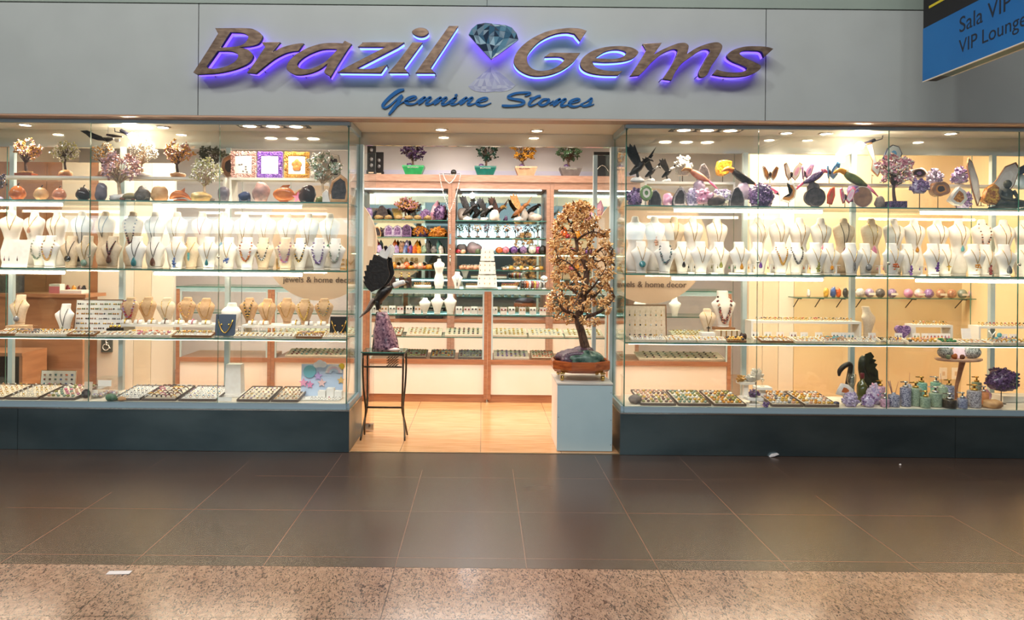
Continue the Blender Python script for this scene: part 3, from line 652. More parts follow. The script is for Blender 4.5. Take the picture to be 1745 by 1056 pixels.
for sx_, x0 in ((1, xa), (-1, xb)):
    for y0, yo, cr in ((ya, 1, 0), (yb, -1, 1)):
        y0 += yo*0.007; xq = x0+sx_*0.006
        top = tz-0.02
        pts = [(xq, y0, top), (xq, y0, top*0.8), (xq+sx_*0.004, y0+yo*0.02, top*0.6), (xq+sx_*0.012, y0+yo*0.075, top*0.36), (xq-sx_*0.006, y0+yo*0.14, top*0.16), (xq-sx_*0.016, y0+yo*0.20, 0.008)]
        ab('leg', MB().tube(smooth_line(pts, 4), 0.0075, 6), [M_iron], t)
ab('front_apron', MB().box(xa+0.015, xb-0.015, ya+0.004, ya+0.014, 0.565, 0.577), [M_iron], t)
mb = MB()
for i in range(8):
    for j in range(4):
        mb.tube([(X(659, 600, 5.35)+j*0.021+(i % 2)*0.01, ya+0.008, 0.580+i*0.0095), (X(659, 600, 5.35)+j*0.021+(i % 2)*0.01+0.019, ya+0.008, 0.580+i*0.0095+0.004)], 0.0035, 5)
ab('woven_panel', mb, [M_iron], t)
ab('stretcher', MB().box(xa+0.01, xb-0.01, ya+0.105, ya+0.117, 0.235, 0.248), [M_iron], t)

# carved eagle on an amethyst crag
d = 5.45; bx0, bz0 = X(655, 598, d), tz+0.0085
M_amA = druse('smoky_amethyst', (66, 38, 58), (168, 128, 140), 70, 0.2)
M_slab = mat('dark_stained_wood', (44, 32, 26), 0.4, 0, (60, 44, 34), 14, stretch=(8, 8, 1))
M_onyx = mat('black_onyx', (14, 11, 10), 0.35, 0, (34, 27, 23), 40, 0.3)
M_milk = mat('milky_quartz', (226, 222, 214), 0.3, 0, (204, 200, 196), 12, coat=0.3)
M_beakd = mat('dark_beak', (48, 40, 36), 0.3)
M_tan = mat('tan_stone', (196, 150, 104), 0.3, 0, (170, 122, 80), 16)
M_tailst = mat('striped_tail_stone', (178, 160, 148), 0.35, 0, (88, 66, 56), 10, stretch=(30, 1, 30))
Ze = lambda x, y: Z(600+x/7.04, 350+y/7.04, d)
Xe = lambda x, y: X(600+x/7.04, 350+y/7.04, d)+0.026
E = lambda x, y, yy=0: (Xe(x, y), d+yy, Ze(x, y))
t = thing('eagle_carving', 'carved black stone eagle with white head and raised wings perched on an amethyst crag', 'eagle figurine', (bx0, d, bz0))
def crag(px0, px1, py0, py1, lean=0, seed=1, dy=0.075, nz=9, nu=16):
    mb = MB(); lps = []
    for i in range(nz):
        f = i/(nz-1); w0 = (1-f)**0.9; cz = bz0+(Z(655, py0, d)-bz0)*f
        l = []
        for j in range(nu):
            a = 2*pi*j/nu; q = 1+0.22*noise.noise((cos(a)*1.5, sin(a)*1.5, f*3+seed))
            hw = (X(px1, 560, d)-X(px0, 560, d))/2; hw = hw*(0.45+0.62*w0) if f < 1 else hw*0.35
            cxx = X(px0, 560, d)+(X(px1, 560, d)-X(px0, 560, d))*(0.5-0.22*f)
            l.append((cxx+hw*q*cos(a), d+dy*q*sin(a)*(0.6+0.4*w0), cz))
        lps.append(l)
    return mb.loops(lps)
ab('crag', crag(638, 681, 531, 598), [M_amA], t)
ab('wood_slab', MB().prism([(X(633, 598, d), bz0), (X(646, 598, d), bz0), (X(650, 540, d), Z(650, 532, d)), (X(640, 536, d), Z(640, 532, d))], d+0.02, d+0.075), [M_slab], t)
ab('pale_foot_stone', MB().blob((X(672, 594, d), d-0.055, bz0+0.012), (0.05, 0.03, 0.014), 0.3, 2, 3, 12, 7, flat0=-0.012), [mat('pink_quartz', (222, 184, 182), 0.35, 0, (236, 206, 200), 20)], t)
body = [E(245, 1185), E(300, 1090), E(350, 1030), E(400, 1000), E(440, 975), E(475, 955)]
mb = MB().tube(smooth_line([(*p, ) for p in body], 3), [0.010+0.034*sin(pi*min(1, (i+2)/14)) for i in range(16)], 10)
mb.tube([E(270, 1100, -0.01), E(268, 1180, -0.012), E(272, 1250, -0.01)], [0.022, 0.02, 0.015], 8).tube([E(300, 1100, 0.015), E(296, 1190, 0.015)], [0.022, 0.012], 8)
ab('body', mb, [M_onyx], t)
mb = MB().tube(smooth_line([E(455, 965), E(490, 950), E(525, 935), E(565, 925), E(600, 920)], 3), [0.022, 0.0235, 0.0235, 0.023, 0.023, 0.0225, 0.022, 0.0215, 0.021, 0.0205, 0.019, 0.016, 0.012], 10)
ab('head', mb, [M_milk], t)
mb = MB().tube(smooth_line([E(585, 915), E(612, 916), E(635, 928), E(640, 958)], 3), [0.012, 0.0115, 0.011, 0.0105, 0.009, 0.008, 0.006, 0.004, 0.0015], 8)
ab('beak', mb, [M_beakd], t)
for yy in (-0.021, 0.021): ab('eye', MB().ball(E(575, 915, yy), 0.0035), [M_blk], t)
mb = MB()
for i, (dx, yy) in enumerate(((0, -0.014), (14, 0.0), (30, 0.014))):
    mb.tube(smooth_line([E(210+dx, 1120, yy), E(140+dx, 1240, yy), E(52+dx, 1345-dx*0.8, yy)], 4), [0.014-0.0013*k for k in range(9)], 6, flat=0.4)
ab('tail', mb, [M_tailst], t)
for yy in (-0.014, 0.014): ab('leg', MB().tube(smooth_line([E(275, 1240, yy), E(295, 1265, yy), E(312, 1300, yy)], 3), [0.010, 0.009, 0.008, 0.0075, 0.007, 0.007, 0.008], 7), [M_tan], t)
for yy in (-0.02, 0.008):
    mb = MB()
    for k in (-1, 0, 1): mb.tube(smooth_line([E(312, 1300, yy), E(330+k*10, 1293, yy+k*0.012), E(352+k*14, 1300, yy+k*0.02), E(362+k*14, 1318, yy+k*0.022)], 2), [0.006, 0.006, 0.005, 0.005, 0.004, 0.003, 0.002], 5)
    ab('foot', mb, [M_beakd], t)
wing = [(205, 1035, 1), (150, 985), (108, 912, 1), (128, 905, 1), (106, 852, 1), (130, 840, 1), (118, 785, 1), (146, 778, 1), (142, 715, 1), (172, 715, 1), (185, 652, 1), (212, 655, 1), (232, 585, 1), (285, 605), (335, 628), (388, 652, 1), (402, 750), (416, 830), (385, 900), (330, 970)]
def wing_pair(pts): return [(Xe(*p), Ze(*p)) for p in smooth_loop(pts, 4)]
o = ab('wing', MB().prism(wing_pair(wing), d-0.052, d-0.022), [M_onyx], t)
o = ab('wing', MB().prism(wing_pair([(p[0]+42, p[1]-18)+tuple(p[2:]) for p in wing]), d+0.03, d+0.055), [M_onyx], t)
ab('wing_tip', MB().prism(wing_pair([(288, 590, 1), (310, 545), (350, 512, 1), (362, 560, 1), (395, 510), (425, 470, 1), (440, 520), (388, 640, 1), (335, 622)]), d-0.05, d-0.024), [M_milk], t)
ab('wing_tip', MB().prism(wing_pair([(395, 620, 1), (400, 540), (430, 468, 1), (456, 492), (458, 555), (400, 690, 1)]), d+0.03, d+0.052), [M_milk], t)

# tree stand
d = 5.14; xs0, xs1 = X(950, 700, d), X(1043, 700, d)
t = thing('plinth_box', 'low white box with a pale blue-grey front panel carrying the golden gem tree', 'display stand', ((xs0+xs1)/2, d+0.215, 0))
M_pblue = mat('pale_blue_grey', (168, 188, 192), 0.35, 0, (160, 181, 186), 3)
h = (xs1-xs0)/2
obj('body', MB().box(-h, h, -0.210, 0.215, 0.002, 0.488), [M_white], t)
obj('front_panel', MB().box(-h-0.002, h+0.002, -0.216, -0.2102, 0.004, 0.482), [M_pblue], t)
obj('top_board', MB().box(-h-0.006, h+0.006, -0.22, 0.22, 0.4885, 0.499), [mat('grey_edge_board', (196, 190, 180), 0.4)], t)
for sx_, zz in ((1, 0.43), (1, 0.23), (1, 0.05), (-1, 0.25)): obj('screw', MB().ball((sx_*(h-0.008), -0.216, zz), 0.003), [M_blk], t)

# golden gem tree on its rolling tray
d = 5.345; gx0 = X(991, 632, d); gz0 = 0.501
gx0 -= 0.012
t = thing('gem_tree', 'tall golden citrine gem tree on amethyst rock in a wooden wheeled tray', 'gem tree', (gx0, d, gz0))
M_tray = mat('varnished_wood', (170, 88, 40), 0.2, 0, (130, 60, 26), 6, stretch=(1, 4, 10), coat=0.6)
M_brass = mat('brass', (200, 166, 96), 0.25, 0.9)
M_bark = mat('dark_bark', (98, 68, 48), 0.6, 0, (58, 38, 28), 30, 0.8, stretch=(3, 3, 1))
M_amD = druse('dark_amethyst', (26, 16, 28), (96, 68, 86), 150, 0.4)
M_grn = stone('green_fluorite', (26, 52, 44), (92, 116, 104), 16, 0.25, 0.5)
M_citl = mat('citrine_chip', (240, 192, 128), 0.22, 0, (214, 152, 90), 40, coat=0.5)
M_citp = mat('pale_citrine_chip', (246, 208, 150), 0.2, 0, (228, 176, 110), 40, coat=0.5)
M_citd = mat('brown_citrine_chip', (128, 74, 36), 0.25, 0, (154, 96, 48), 40, coat=0.5)
oc = []
rr = 0.232
for a in (-157, -112, -68, -23, 23, 68, 112, 157): oc.append((rr*cos(a*pi/180), rr*0.86*sin(a*pi/180)))
zt0, zt1 = 0.062, 0.145
L = lambda s, z: [(x*s, y*s, z) for x, y in oc]
obj('tray', MB().loops([L(0.93, zt0), L(1.0, zt0+0.02), L(1.0, zt1-0.008), L(0.985, zt1), L(0.93, zt1), L(0.91, zt1-0.012), L(0.90, zt0+0.03)], 0, smooth=False), [M_tray], t)
for cx, cy in ((-0.15, -0.13), (0.15, -0.13), (-0.15, 0.13), (0.15, 0.13)):
    q = obj('caster', MB().tube([(cx, cy, zt0+0.002), (cx, cy, 0.048)], 0.008, 8).box(cx-0.02, cx+0.02, cy-0.02, cy+0.02, 0.056, 0.0625).box(cx-0.013, cx-0.010, cy-0.012, cy+0.012, 0.018, 0.055).box(cx+0.010, cx+0.013, cy-0.012, cy+0.012, 0.018, 0.055), [M_brass], t)
    obj('wheel', MB().lathe([(0, -0.008), (0.019, -0.008), (0.0205, -0.004), (0.0205, 0.004), (0.019, 0.008), (0, 0.008)], 16, M=Matrix.Translation((cx, cy+0.004, 0.0215)) @ Matrix.Rotation(0.35, 4, 'Z') @ Matrix.Rotation(pi/2, 4, 'Y')), [M_brass], q)
mb = MB().blob((-0.005, 0.0, 0.160), (0.165, 0.14, 0.075), 0.30, 1.6, 4, 30, 16, flat0=-0.065, rough=0.10); obj('amethyst_rock', mb, [M_amD], t)
mb = MB().blob((0.03, -0.10, 0.150), (0.13, 0.058, 0.070), 0.34, 2.0, 9, 24, 14, flat0=-0.055, rough=0.08); obj('green_rock', mb, [M_grn], t)
tl = lambda px, py, yy=0.0: Vector((X(px, py, d)-gx0, yy, Z(px, py, d)-gz0))
main = [[(1000, 603, .02), (997, 590, .01), (991, 566, 0), (985, 545, 0), (989, 528, 0), (993, 510, .01), (996, 494, 0), (999, 474, -.01), (999, 455, 0), (992, 440, .01), (985, 428, 0), (982, 408, .02), (975, 390, 0), (966, 372, -.02), (962, 360, -.02)]]
mrad = [0.044, 0.036, 0.030, 0.028, 0.030, 0.028, 0.025, 0.023, 0.021, 0.016, 0.014, 0.012, 0.010, 0.007, 0.005]
subs = [([(984, 541, 0), (972, 533, -.02), (958, 526, -.05), (950, 512, -.07), (946, 500, -.07)], .018), ([(992, 541, 0), (1008, 536, -.03), (1024, 528, -.05), (1036, 516, -.06), (1046, 505, -.05)], .018),
        ([(993, 512, 0), (984, 500, .05), (968, 488, .09), (957, 482, .1), (946, 492, .11)], .014), ([(1000, 510, 0), (1015, 503, .04), (1028, 490, .06), (1037, 476, .05), (1044, 462, .05), (1050, 452, .05)], .016),
        ([(960, 485, .1), (960, 505, .1), (956, 520, .08)], .009), ([(996, 480, 0), (985, 468, -.05), (976, 455, -.07), (962, 445, -.09), (948, 440, -.1)], .012),
        ([(1000, 458, 0), (1010, 440, .0), (1018, 428, -.03), (1030, 420, -.06), (1042, 424, -.07)], .014), ([(1000, 450, 0), (1004, 430, .04), (1008, 410, .05), (1012, 390, .05), (1008, 368, .03)], .012),
        ([(984, 428, 0), (972, 424, .04), (958, 420, .06), (948, 425, .06)], .010), ([(983, 410, 0), (995, 400, -.03), (1010, 395, -.05), (1028, 400, -.06)], .010), ([(978, 395, 0), (966, 392, .04), (954, 386, .04)], .007),
        ([(1006, 440, 0), (1022, 445, .08), (1036, 440, .1)], .009), ([(972, 382, 0), (985, 368, -.02), (992, 352, -.02)], .008), ([(1000, 500, 0), (1010, 485, -.08), (1020, 470, -.1), (1028, 455, -.12)], .010), ([(990, 500, 0), (980, 510, -.09), (972, 520, -.12)], .009)]
mb = MB().tube(smooth_line([tl(*p) for p in main[0]], 3), [mrad[min(14, i//3)]*(1-(i % 3)/3)+mrad[min(14, i//3+1)]*((i % 3)/3) for i in range(43)], 10)
nodes = [tl(*p) for p in main[0][5:]]
for s, r0 in subs:
    C = smooth_line([tl(*p) for p in s], 4); mb.tube(C, [r0*(1-0.75*i/(len(C)-1)) for i in range(len(C))], 7); nodes += C[2:]
for a in range(5):
    an = a*1.3+0.4; mb.tube(smooth_line([tl(998, 596, .0)+Vector((0.02*cos(an), 0.02*sin(an), 0)), tl(998, 600)+Vector((0.06*cos(an), 0.05*sin(an), -0.01)), tl(998, 604)+Vector((0.11*cos(an), 0.08*sin(an), -0.035))], 4), [0.02-0.0018*i for i in range(9)], 7)
fol = MB(); r = random.Random(5); ncl = 0
env = [(345, 968, 1000), (360, 955, 1012), (375, 948, 1022), (395, 942, 1034), (415, 940, 1044), (435, 938, 1048), (455, 946, 1054), (475, 944, 1056), (495, 938, 1056), (515, 934, 1056), (535, 934, 1054), (552, 946, 1040)]
while ncl < 290:
    k = r.randrange(len(env)-1); f = r.random(); py = env[k][0]+f*(env[k+1][0]-env[k][0]); a = env[k][1]+f*(env[k+1][1]-env[k][1]); c = env[k][2]+f*(env[k+1][2]-env[k][2])
    if py > 520 and 975 < (px := r.uniform(a, c)) < 1012 and py > 538: continue
    px = r.uniform(a, c); hw = (c-a)/2; yy = r.uniform(-1, 1)*0.17*sqrt(max(0.02, 1-((px-(a+c)/2)/hw)**2))
    p = tl(px, py, yy); q = min(nodes, key=lambda v: (v-p).length)
    if (q-p).length > 0.125: continue
    p.x = min(p.x, 0.965-gx0)
    ncl += 1
    mb.tube([q, (q+p)/2+Vector((0, 0, 0.01)), p], [0.004, 0.003, 0.002], 5)
    for j in range(15):
        e = Vector((r.gauss(0, 1), r.gauss(0, 1), r.gauss(0, 0.8))); e.normalize(); cpos = p+e*r.uniform(0.006, 0.034)
        M = e.to_track_quat('Z', 'Y').to_matrix() @ Matrix.Rotation(r.uniform(-0.6, 0.6), 3, 'X')
        fol.chip(cpos, r.uniform(0.010, 0.018), r.uniform(0.0055, 0.0095), M, r.choice((0, 0, 0, 1, 1, 1, 2)))
obj('trunk', mb, [M_bark], t)
obj('foliage', fol, [M_citl, M_citp, M_citd], t)

# ------------------------------------------------------------------ hall: hanging airport sign, litter
M_sblue = mat('sign_blue', (20, 104, 168), 0.5, 0, (16, 94, 158), 2)
M_sblack = mat('sign_black', (14, 9, 12), 0.6)
M_syel = mat('sign_yellow', (206, 184, 40), 0.5)
M_sgreen = mat('sign_green_underside', (30, 74, 60), 0.4)
M_swhite = mat('sign_white_edge', (226, 218, 200), 0.4)
M_navy = mat('sign_navy_lettering', (14, 22, 40), 0.5)
sxp, y0, y1 = 2.91, 2.6, 4.67
t = thing('hanging_sign', 'blue and black hanging sign reading Sala VIP and VIP Lounge above the hall', 'sign', (sxp+0.037, (y0+y1)/2, 2.6))
ab('sign_box', MB().box(sxp, sxp+0.09, y0, y1, 2.606, 4.0, 0, em=[0, 0, 0, 0, 1, 1]), [M_sblack, M_sblack], t)
ab('blue_band', MB().box(sxp-0.002, sxp-0.0001, y0, y1, 2.604, 2.952), [M_sblue], t)
ab('edge_strip', MB().box(sxp-0.003, sxp+0.008, y0, y1, 2.598, 2.6035), [M_swhite], t)
ab('edge_strip', MB().box(sxp+0.075, sxp+0.09, y0, y1-0.16, 2.598, 2.6035), [M_swhite], t)
ab('underside', MB().box(sxp+0.009, sxp+0.074, y0, y1-0.16, 2.599, 2.6055), [M_sgreen], t)
ab('yellow_line', MB().box(sxp-0.002, sxp-0.0001, 3.4, 4.61, 3.066, 3.082), [M_syel], t)
o = obj('pictogram', MB().prism([(0, 0), (0.05, 0.05), (0.11, 0.06), (0.13, 0.1), (0.1, 0.2), (0.0, 0.22), (-0.03, 0.08)], -0.001, 0.0), [M_syel], t); o.location = Vector((sxp-0.001, 4.56, 3.125))-Vector(t.location); o.rotation_euler = (0, 0, -pi/2)
for body, yb_, zb, sz in (('Sala VIP', 4.315, 2.812, 0.135), ('VIP Lounge', 4.315, 2.686, 0.118)):
    o = obj('lettering', text_mesh('lettering', body, sz, 0.001, [M_navy]), None, t); o.location = Vector((sxp-0.0025, yb_, zb))-Vector(t.location); o.rotation_euler = (0, 0, -pi/2)
for yy in (3.0, 4.3): ab('hanger_rod', MB().tube([(sxp+0.045, yy, 4.0), (sxp+0.045, yy, 6.0)], 0.01, 8), [M_rail], t)
M_paper = mat('paper', (214, 206, 204), 0.6)
def floor_pt(px, py):
    v = -(px-VX)*sin(ROLL)+(py-VY)*cos(ROLL); d = EYE*FPX/v; return X(px, py, d), d
x, y = floor_pt(203, 976); o = obj('paper_strip', MB().box(-0.05, 0.05, -0.016, 0.016, 0.001, 0.003), [M_paper], None, (x, y, 0), 0.05); tag(o, 'small white paper strip lying on the speckled granite floor', 'litter')
x, y = floor_pt(1318, 778); o = obj('paper_scrap', MB().prism([(-0.03, 0), (0.0, 0.006), (0.035, 0.02), (0.03, 0.024), (-0.01, 0.018)], -0.015, 0.012), [M_paper], None, (x, y, 0.001)); tag(o, 'crumpled white paper scrap at the foot of the steel plinth', 'litter')
x, y = floor_pt(1534, 793); o = obj('paper_crumb', MB().blob((0, 0, 0.006), 0.007, 0.4, 2, 3, 8, 6), [M_paper], None, (x, y, 0)); tag(o, 'tiny white paper crumb on the dark polished floor', 'litter')

# ------------------------------------------------------------------ round sign boards inside the shop
M_disc = mat('cream_sign_board', (232, 206, 178), 0.5, 0, (226, 198, 168), 3)
M_lett = mat('grey_brown_lettering', (120, 98, 84), 0.4)
M_gold = mat('gold_lettering', (170, 128, 56), 0.3, 0.6)
for px, py, bl, lb in ((545, 414, 481, 'round cream board reading jewels and home decor behind the pendant busts near the eagle'), (1108, 419, 489, 'round cream board reading jewels and home decor behind the busts near the golden tree')):
    d = 6.0; bo = (bl-py)*d/FPX; x, z, r_ = X(px, py, d), Z(px, py, d), 98*d/FPX
    t = thing('round_sign', lb, 'sign board', (x, d, z-r_))
    obj('board', MB().prism([(r_*cos(2*pi*i/48), r_+r_*sin(2*pi*i/48)) for i in range(48)], -0.012, 0.012), [M_disc], t)
    for side in (0, 1):
        for body, dz, sz, mm in (('jewels & home decor', r_-bo, 0.071, M_lett), ('BRAZIL GEMS', r_-bo+0.115, 0.125, M_gold)):
            o = obj('lettering', text_mesh('lettering', body, sz, 0.008, [mm], align='CENTER'), None, t); o.location = (0, -0.0165 if side == 0 else 0.0165, dz); o.rotation_euler = (0, 0, pi*side)
    for s in (-1, 1): obj('hanger_rod', MB().tube([(s*0.25, 0, r_*1.8), (s*0.25, 0, 2.8-z+r_)], 0.004, 6), [M_rail], t)
# ------------------------------------------------------------------ builders for what is on show
M_bw = mat('white_velvet', (242, 236, 228), 0.75, 0, (236, 228, 218), 30)
M_bc = mat('cream_linen', (226, 204, 176), 0.8, 0, (216, 192, 162), 60)
M_bt = mat('tan_linen', (206, 170, 132), 0.8, 0, (194, 156, 118), 60)
M_chain = mat('gold_chain', (220, 176, 92), 0.25, 0.9)
M_schain = mat('silver_chain', (206, 206, 204), 0.22, 0.95)
M_cord = mat('black_cord', (46, 34, 30), 0.6)
M_boardw = mat('white_bench', (232, 226, 214), 0.45)
PAL = dict(red=(196, 40, 62), green=(34, 122, 66), teal=(66, 134, 140), blue=(74, 104, 168), purple=(112, 66, 150), amber=(226, 150, 44), orange=(220, 104, 42), pink=(226, 130, 156), black=(34, 28, 30),
           white=(236, 232, 226), grey=(128, 126, 128), brown=(106, 66, 52), gold=(224, 178, 74), sage=(140, 164, 140), turq=(108, 190, 196), lilac=(182, 156, 206), dkred=(124, 34, 40), sky=(142, 184, 208), olive=(150, 146, 72), peach=(232, 176, 144))
def gem(k):
    c = PAL[k]; return mat('polished_%s_stone' % k, c, 0.12, 0, tuple(int(v*0.72) for v in c), 40, coat=0.6)

def lerp_tab(tab, z):
    for a, c in zip(tab[:-1], tab[1:]):
        if z <= c[0]:
            u = (z-a[0])/(c[0]-a[0]) if c[0] > a[0] else 0; u = min(max(u, 0), 1); return [a[i]+(c[i]-a[i])*u for i in range(4)]
    return tab[-1]
# z, half width, half depth, centre y
BT = [(0.012, .060, .036, 0), (.06, .076, .046, 0), (.13, .080, .048, 0), (.19, .064, .043, 0), (.235, .054, .040, 0), (.28, .064, .048, -.004), (.33, .081, .054, -.012), (.372, .088, .046, -.006), (.394, .080, .038, 0), (.410, .050, .032, 0), (.422, .034, .028, 0), (.46, .027, .026, 0), (.466, .018, .018, 0)]
BN = [(0.010, .040, .026, .012), (.04, .045, .026, .008), (.09, .058, .028, 0), (.135, .076, .030, -.004), (.16, .087, .030, 0), (.172, .086, .029, .003), (.186, .068, .029, .008), (.203, .048, .030, .014), (.22, .041, .029, .02), (.25, .040, .028, .028), (.258, .038, .025, .03)]
BS = [(0.008, .030, .020, .02), (.03, .034, .022, .016), (.08, .056, .026, .004), (.12, .074, .028, -.004), (.145, .078, .028, 0), (.165, .060, .026, .01), (.178, .040, .024, .016), (.20, .034, .024, .022), (.206, .028, .02, .024)]
TABS = dict(T=BT, N=BN, S=BS)
def front_y(tab, x, z):
    _, rx, ry, cy = lerp_tab(tab, z); q = min(abs(x)/rx, 0.97); return cy-ry*sqrt(1-q*q)
def build_bust(kind, m):
    tab = TABS[kind]
    def f():
        mb = MB(); lps = []
        zs = []
        for a, c in zip(tab[:-1], tab[1:]): zs += [a[0]+(c[0]-a[0])*u/2 for u in range(2)]
        zs.append(tab[-1][0])
        for z in zs:
            _, rx, ry, cy = lerp_tab(tab, z); lps.append([(rx*cos(2*pi*j/20), cy+ry*sin(2*pi*j/20), z) for j in range(20)])
        mb.loops(lps)
        return [('body', mb, [m]), ('base', MB().lathe([(tab[0][1]*1.0, 0.0), (tab[0][1]*1.05, 0.004), (tab[0][1]*1.0, tab[0][0]-0.0006)], 18, sy=0.75, c=(0, tab[0][3]*0.6, 0)), [m])]
    return f
def neck_pts(kind, zlow, p, wt, n=15):
    tab = TABS[kind]; zt = {'T': .425, 'N': .215, 'S': .18}[kind]; out = []
    for i in range(n):
        t = -1+2*i/(n-1); z = zlow+(zt-zlow)*abs(t)**p; x = wt*(1 if t > 0 else -1)*abs(t)**(0.85 if p > 1.4 else 1.0)
        rx = lerp_tab(tab, z)[1]; x = max(-rx*0.94, min(rx*0.94, x)); out.append((x, front_y(tab, x, z)-0.004, z))
    return out
def build_necklace(kind, style, zlow, p, m1, m2, drop=None, m3=None, wt=None):
    """style: chain, cord, beads, chips; drop: tear, disc, cross, bar, long, none"""
    def f():
        pts = neck_pts(kind, zlow, p, wt or (0.034 if p < 1.4 else 0.05), 15 if style in ('chain', 'cord') else 23); mb = MB(); r = random.Random(int(zlow*1e4))
        if style in ('chain', 'cord'): mb.tube(pts, 0.0022 if style == 'chain' else 0.0024, 5)
        else:
            k = len(pts)
            for i, q in enumerate(pts):
                sz = 0.0055+0.0045*(1-abs(2*i/(k-1)-1)) if style == 'beads' else r.uniform(.007, .0105)
                if style == 'beads': mb.ball((q[0], q[1]-sz*0.6, q[2]), sz, i % 2 if m2 is not None else 0, 7, 5)
                else:
                    for j in range(2): mb.chip((q[0]+r.uniform(-.004, .004), q[1]-0.004, q[2]+r.uniform(-.004, .004)), sz*1.3, sz*0.6, Matrix.Rotation(r.uniform(0, 6), 3, 'X') @ Matrix.Rotation(r.uniform(0, 6), 3, 'Y'), r.randrange(2) if m2 is not None else 0)
        ms = [m1] if m2 is None else [m1, m2]
        out = [('chain' if style in ('chain', 'cord') else 'bead_string', mb, ms)]
        if drop:
            q = pts[len(pts)//2]; zc = q[2]; y = q[1]-0.003; d = MB()
            if drop == 'tear': d.lathe([(0.0015, 0), (0.004, -0.006), (0.009, -0.018), (0.0105, -0.027), (0.008, -0.035), (0.0, -0.038)], 12, (0, y-0.003, zc), sy=0.5)
            elif drop == 'big': d.lathe([(0.002, 0), (0.008, -0.008), (0.014, -0.022), (0.016, -0.036), (0.012, -0.047), (0.0, -0.052)], 12, (0, y-0.004, zc), sy=0.5)
            elif drop == 'disc': d.lathe([(0.0, -0.004), (0.016, -0.004), (0.019, 0), (0.016, 0.004), (0, 0.004)], 16, M=Matrix.Translation((0, y-0.004, zc-0.02)) @ Matrix.Rotation(pi/2, 4, 'X'))
            elif drop == 'cross': d.box(-0.003, 0.003, y-0.004, y, zc-0.036, zc).box(-0.012, 0.012, y-0.0041, y-0.0001, zc-0.014, zc-0.008)
            elif drop == 'bar': d.crystal((0, y-0.003, zc), (0, 0, -1), 0.05, 0.0065)
            elif drop == 'stack':
                for i, rr in enumerate((0.006, 0.009, 0.013, 0.010)): d.blob((r.uniform(-.003, .003), y-0.004, zc-0.006-i*0.014), (rr, 0.006, 0.008), 0.4, 2, i, 8, 6)
            elif drop == 'cluster':
                for i in range(16): d.chip((r.uniform(-.014, .014), y-0.004, zc-0.004-abs(r.gauss(0, .014))), .009, .004, Matrix.Rotation(r.uniform(0, 6), 3, 'Y'))
            d.v = [((a-q[0])*1.4+q[0], (b_-y)*1.4+y-.001, (c_-zc)*1.4+zc) for a, b_, c_ in d.v]
            out.append(('pendant', d, [m3 or m1]))
        return out
    return f
# crystal, geode, agate and tree builders -------------------------------------------------
def circ(n, rx, rz, amp=0.0, seed=0, f=1.3, pw=1.0, x0=0, z0=0):
    return [(x0+rx*cos(2*pi*i/n)*(1+amp*noise.noise((cos(2*pi*i/n)*f, sin(2*pi*i/n)*f, seed))), z0+rz*sin(2*pi*i/n)*(1+amp*noise.noise((cos(2*pi*i/n)*f, sin(2*pi*i/n)*f, seed+9)))) for i in range(n)]
def rings(mb, outl, steps, c=None):
    """concentric faces: steps (scale, y, material of the band that leads here)"""
    n = len(outl); cx = sum(p[0] for p in outl)/n if c is None else c[0]; cz = sum(p[1] for p in outl)/n if c is None else c[1]
    a = sum(outl[i][0]*outl[(i+1) % n][1]-outl[(i+1) % n][0]*outl[i][1] for i in range(n))
    O = list(outl) if a < 0 else list(reversed(outl))
    lps = [[(cx+(x-cx)*s, y, cz+(z-cz)*s) for x, z in O] for s, y, m in steps]
    return mb.loops(lps, [m for s, y, m in steps[1:]], smooth=True, m0=steps[0][2], m1=steps[-1][2])
def geode(outl, depth, shell, rim, lining, hole=0.68, seed=1, c=None):
    def f():
        mb = MB(); rings(mb, outl, [(0.45, depth, 0), (0.85, depth*0.75, 0), (1.0, depth*0.25, 0), (1.0, 0.004, 0), (0.97, 0, 0)], c)
        m2 = MB(); rings(m2, outl, [(0.98, 0.001, 0), (0.96, -0.0015, 0), (hole*1.12, -0.001, 0), (hole, 0.006, 0), (hole*0.9, depth*0.2, 1), (hole*0.7, depth*0.32, 1), (hole*0.3, depth*0.4, 1)], c)
        m2v = random.Random(seed); n = len(outl)
        for i in range(3*n, len(m2.v)):
            x, y, z = m2.v[i]; m2.v[i] = (x+m2v.uniform(-.003, .003), y+m2v.uniform(-.004, .004), z+m2v.uniform(-.003, .003))
        return [('shell', mb, [shell]), ('crystal_lining', m2, [rim, lining])]
    return f
def slice_(outl, th, bands, hole=None, stand=None, tilt=0):
    """agate slice with coloured bands, on a wire stand of the given height"""
    def f():
        mb = MB(); st = [(bands[-1][0], th/2, len(bands)-1)]
        for i in range(len(bands)-1, -1, -1): st.append((bands[i][0], th/2, i))
        st = [(0.02, th/2, len(bands)-1)]+[(bands[i][0], th/2, min(i+1, len(bands)-1)) for i in range(len(bands)-1, -1, -1)]
        st += [(1.0, th*0.4, 0), (1.0, -th*0.4, 0)]+[(bands[i][0], -th/2, max(i-1, 0) if i else 0) for i in range(len(bands))]+[(0.02, -th/2, len(bands)-1)]
        rings(mb, outl, st); out = [('slice', mb, [b_[1] for b_ in bands])]
        if stand:
            cx = sum(p[0] for p in outl)/len(outl); zm = min(p[1] for p in outl)
            out.append(('stand', MB().tube([(cx, 0.012, 0.002), (cx, 0.012, zm+0.02)], 0.003, 6).lathe([(0.02, 0), (0.02, 0.003), (0, 0.004)], 12, (cx, 0.012, 0)).tube([(cx, 0.014, zm+0.018), (cx, -0.012, zm+0.006)], 0.003, 5), [M_iron]))
        return out
    return f
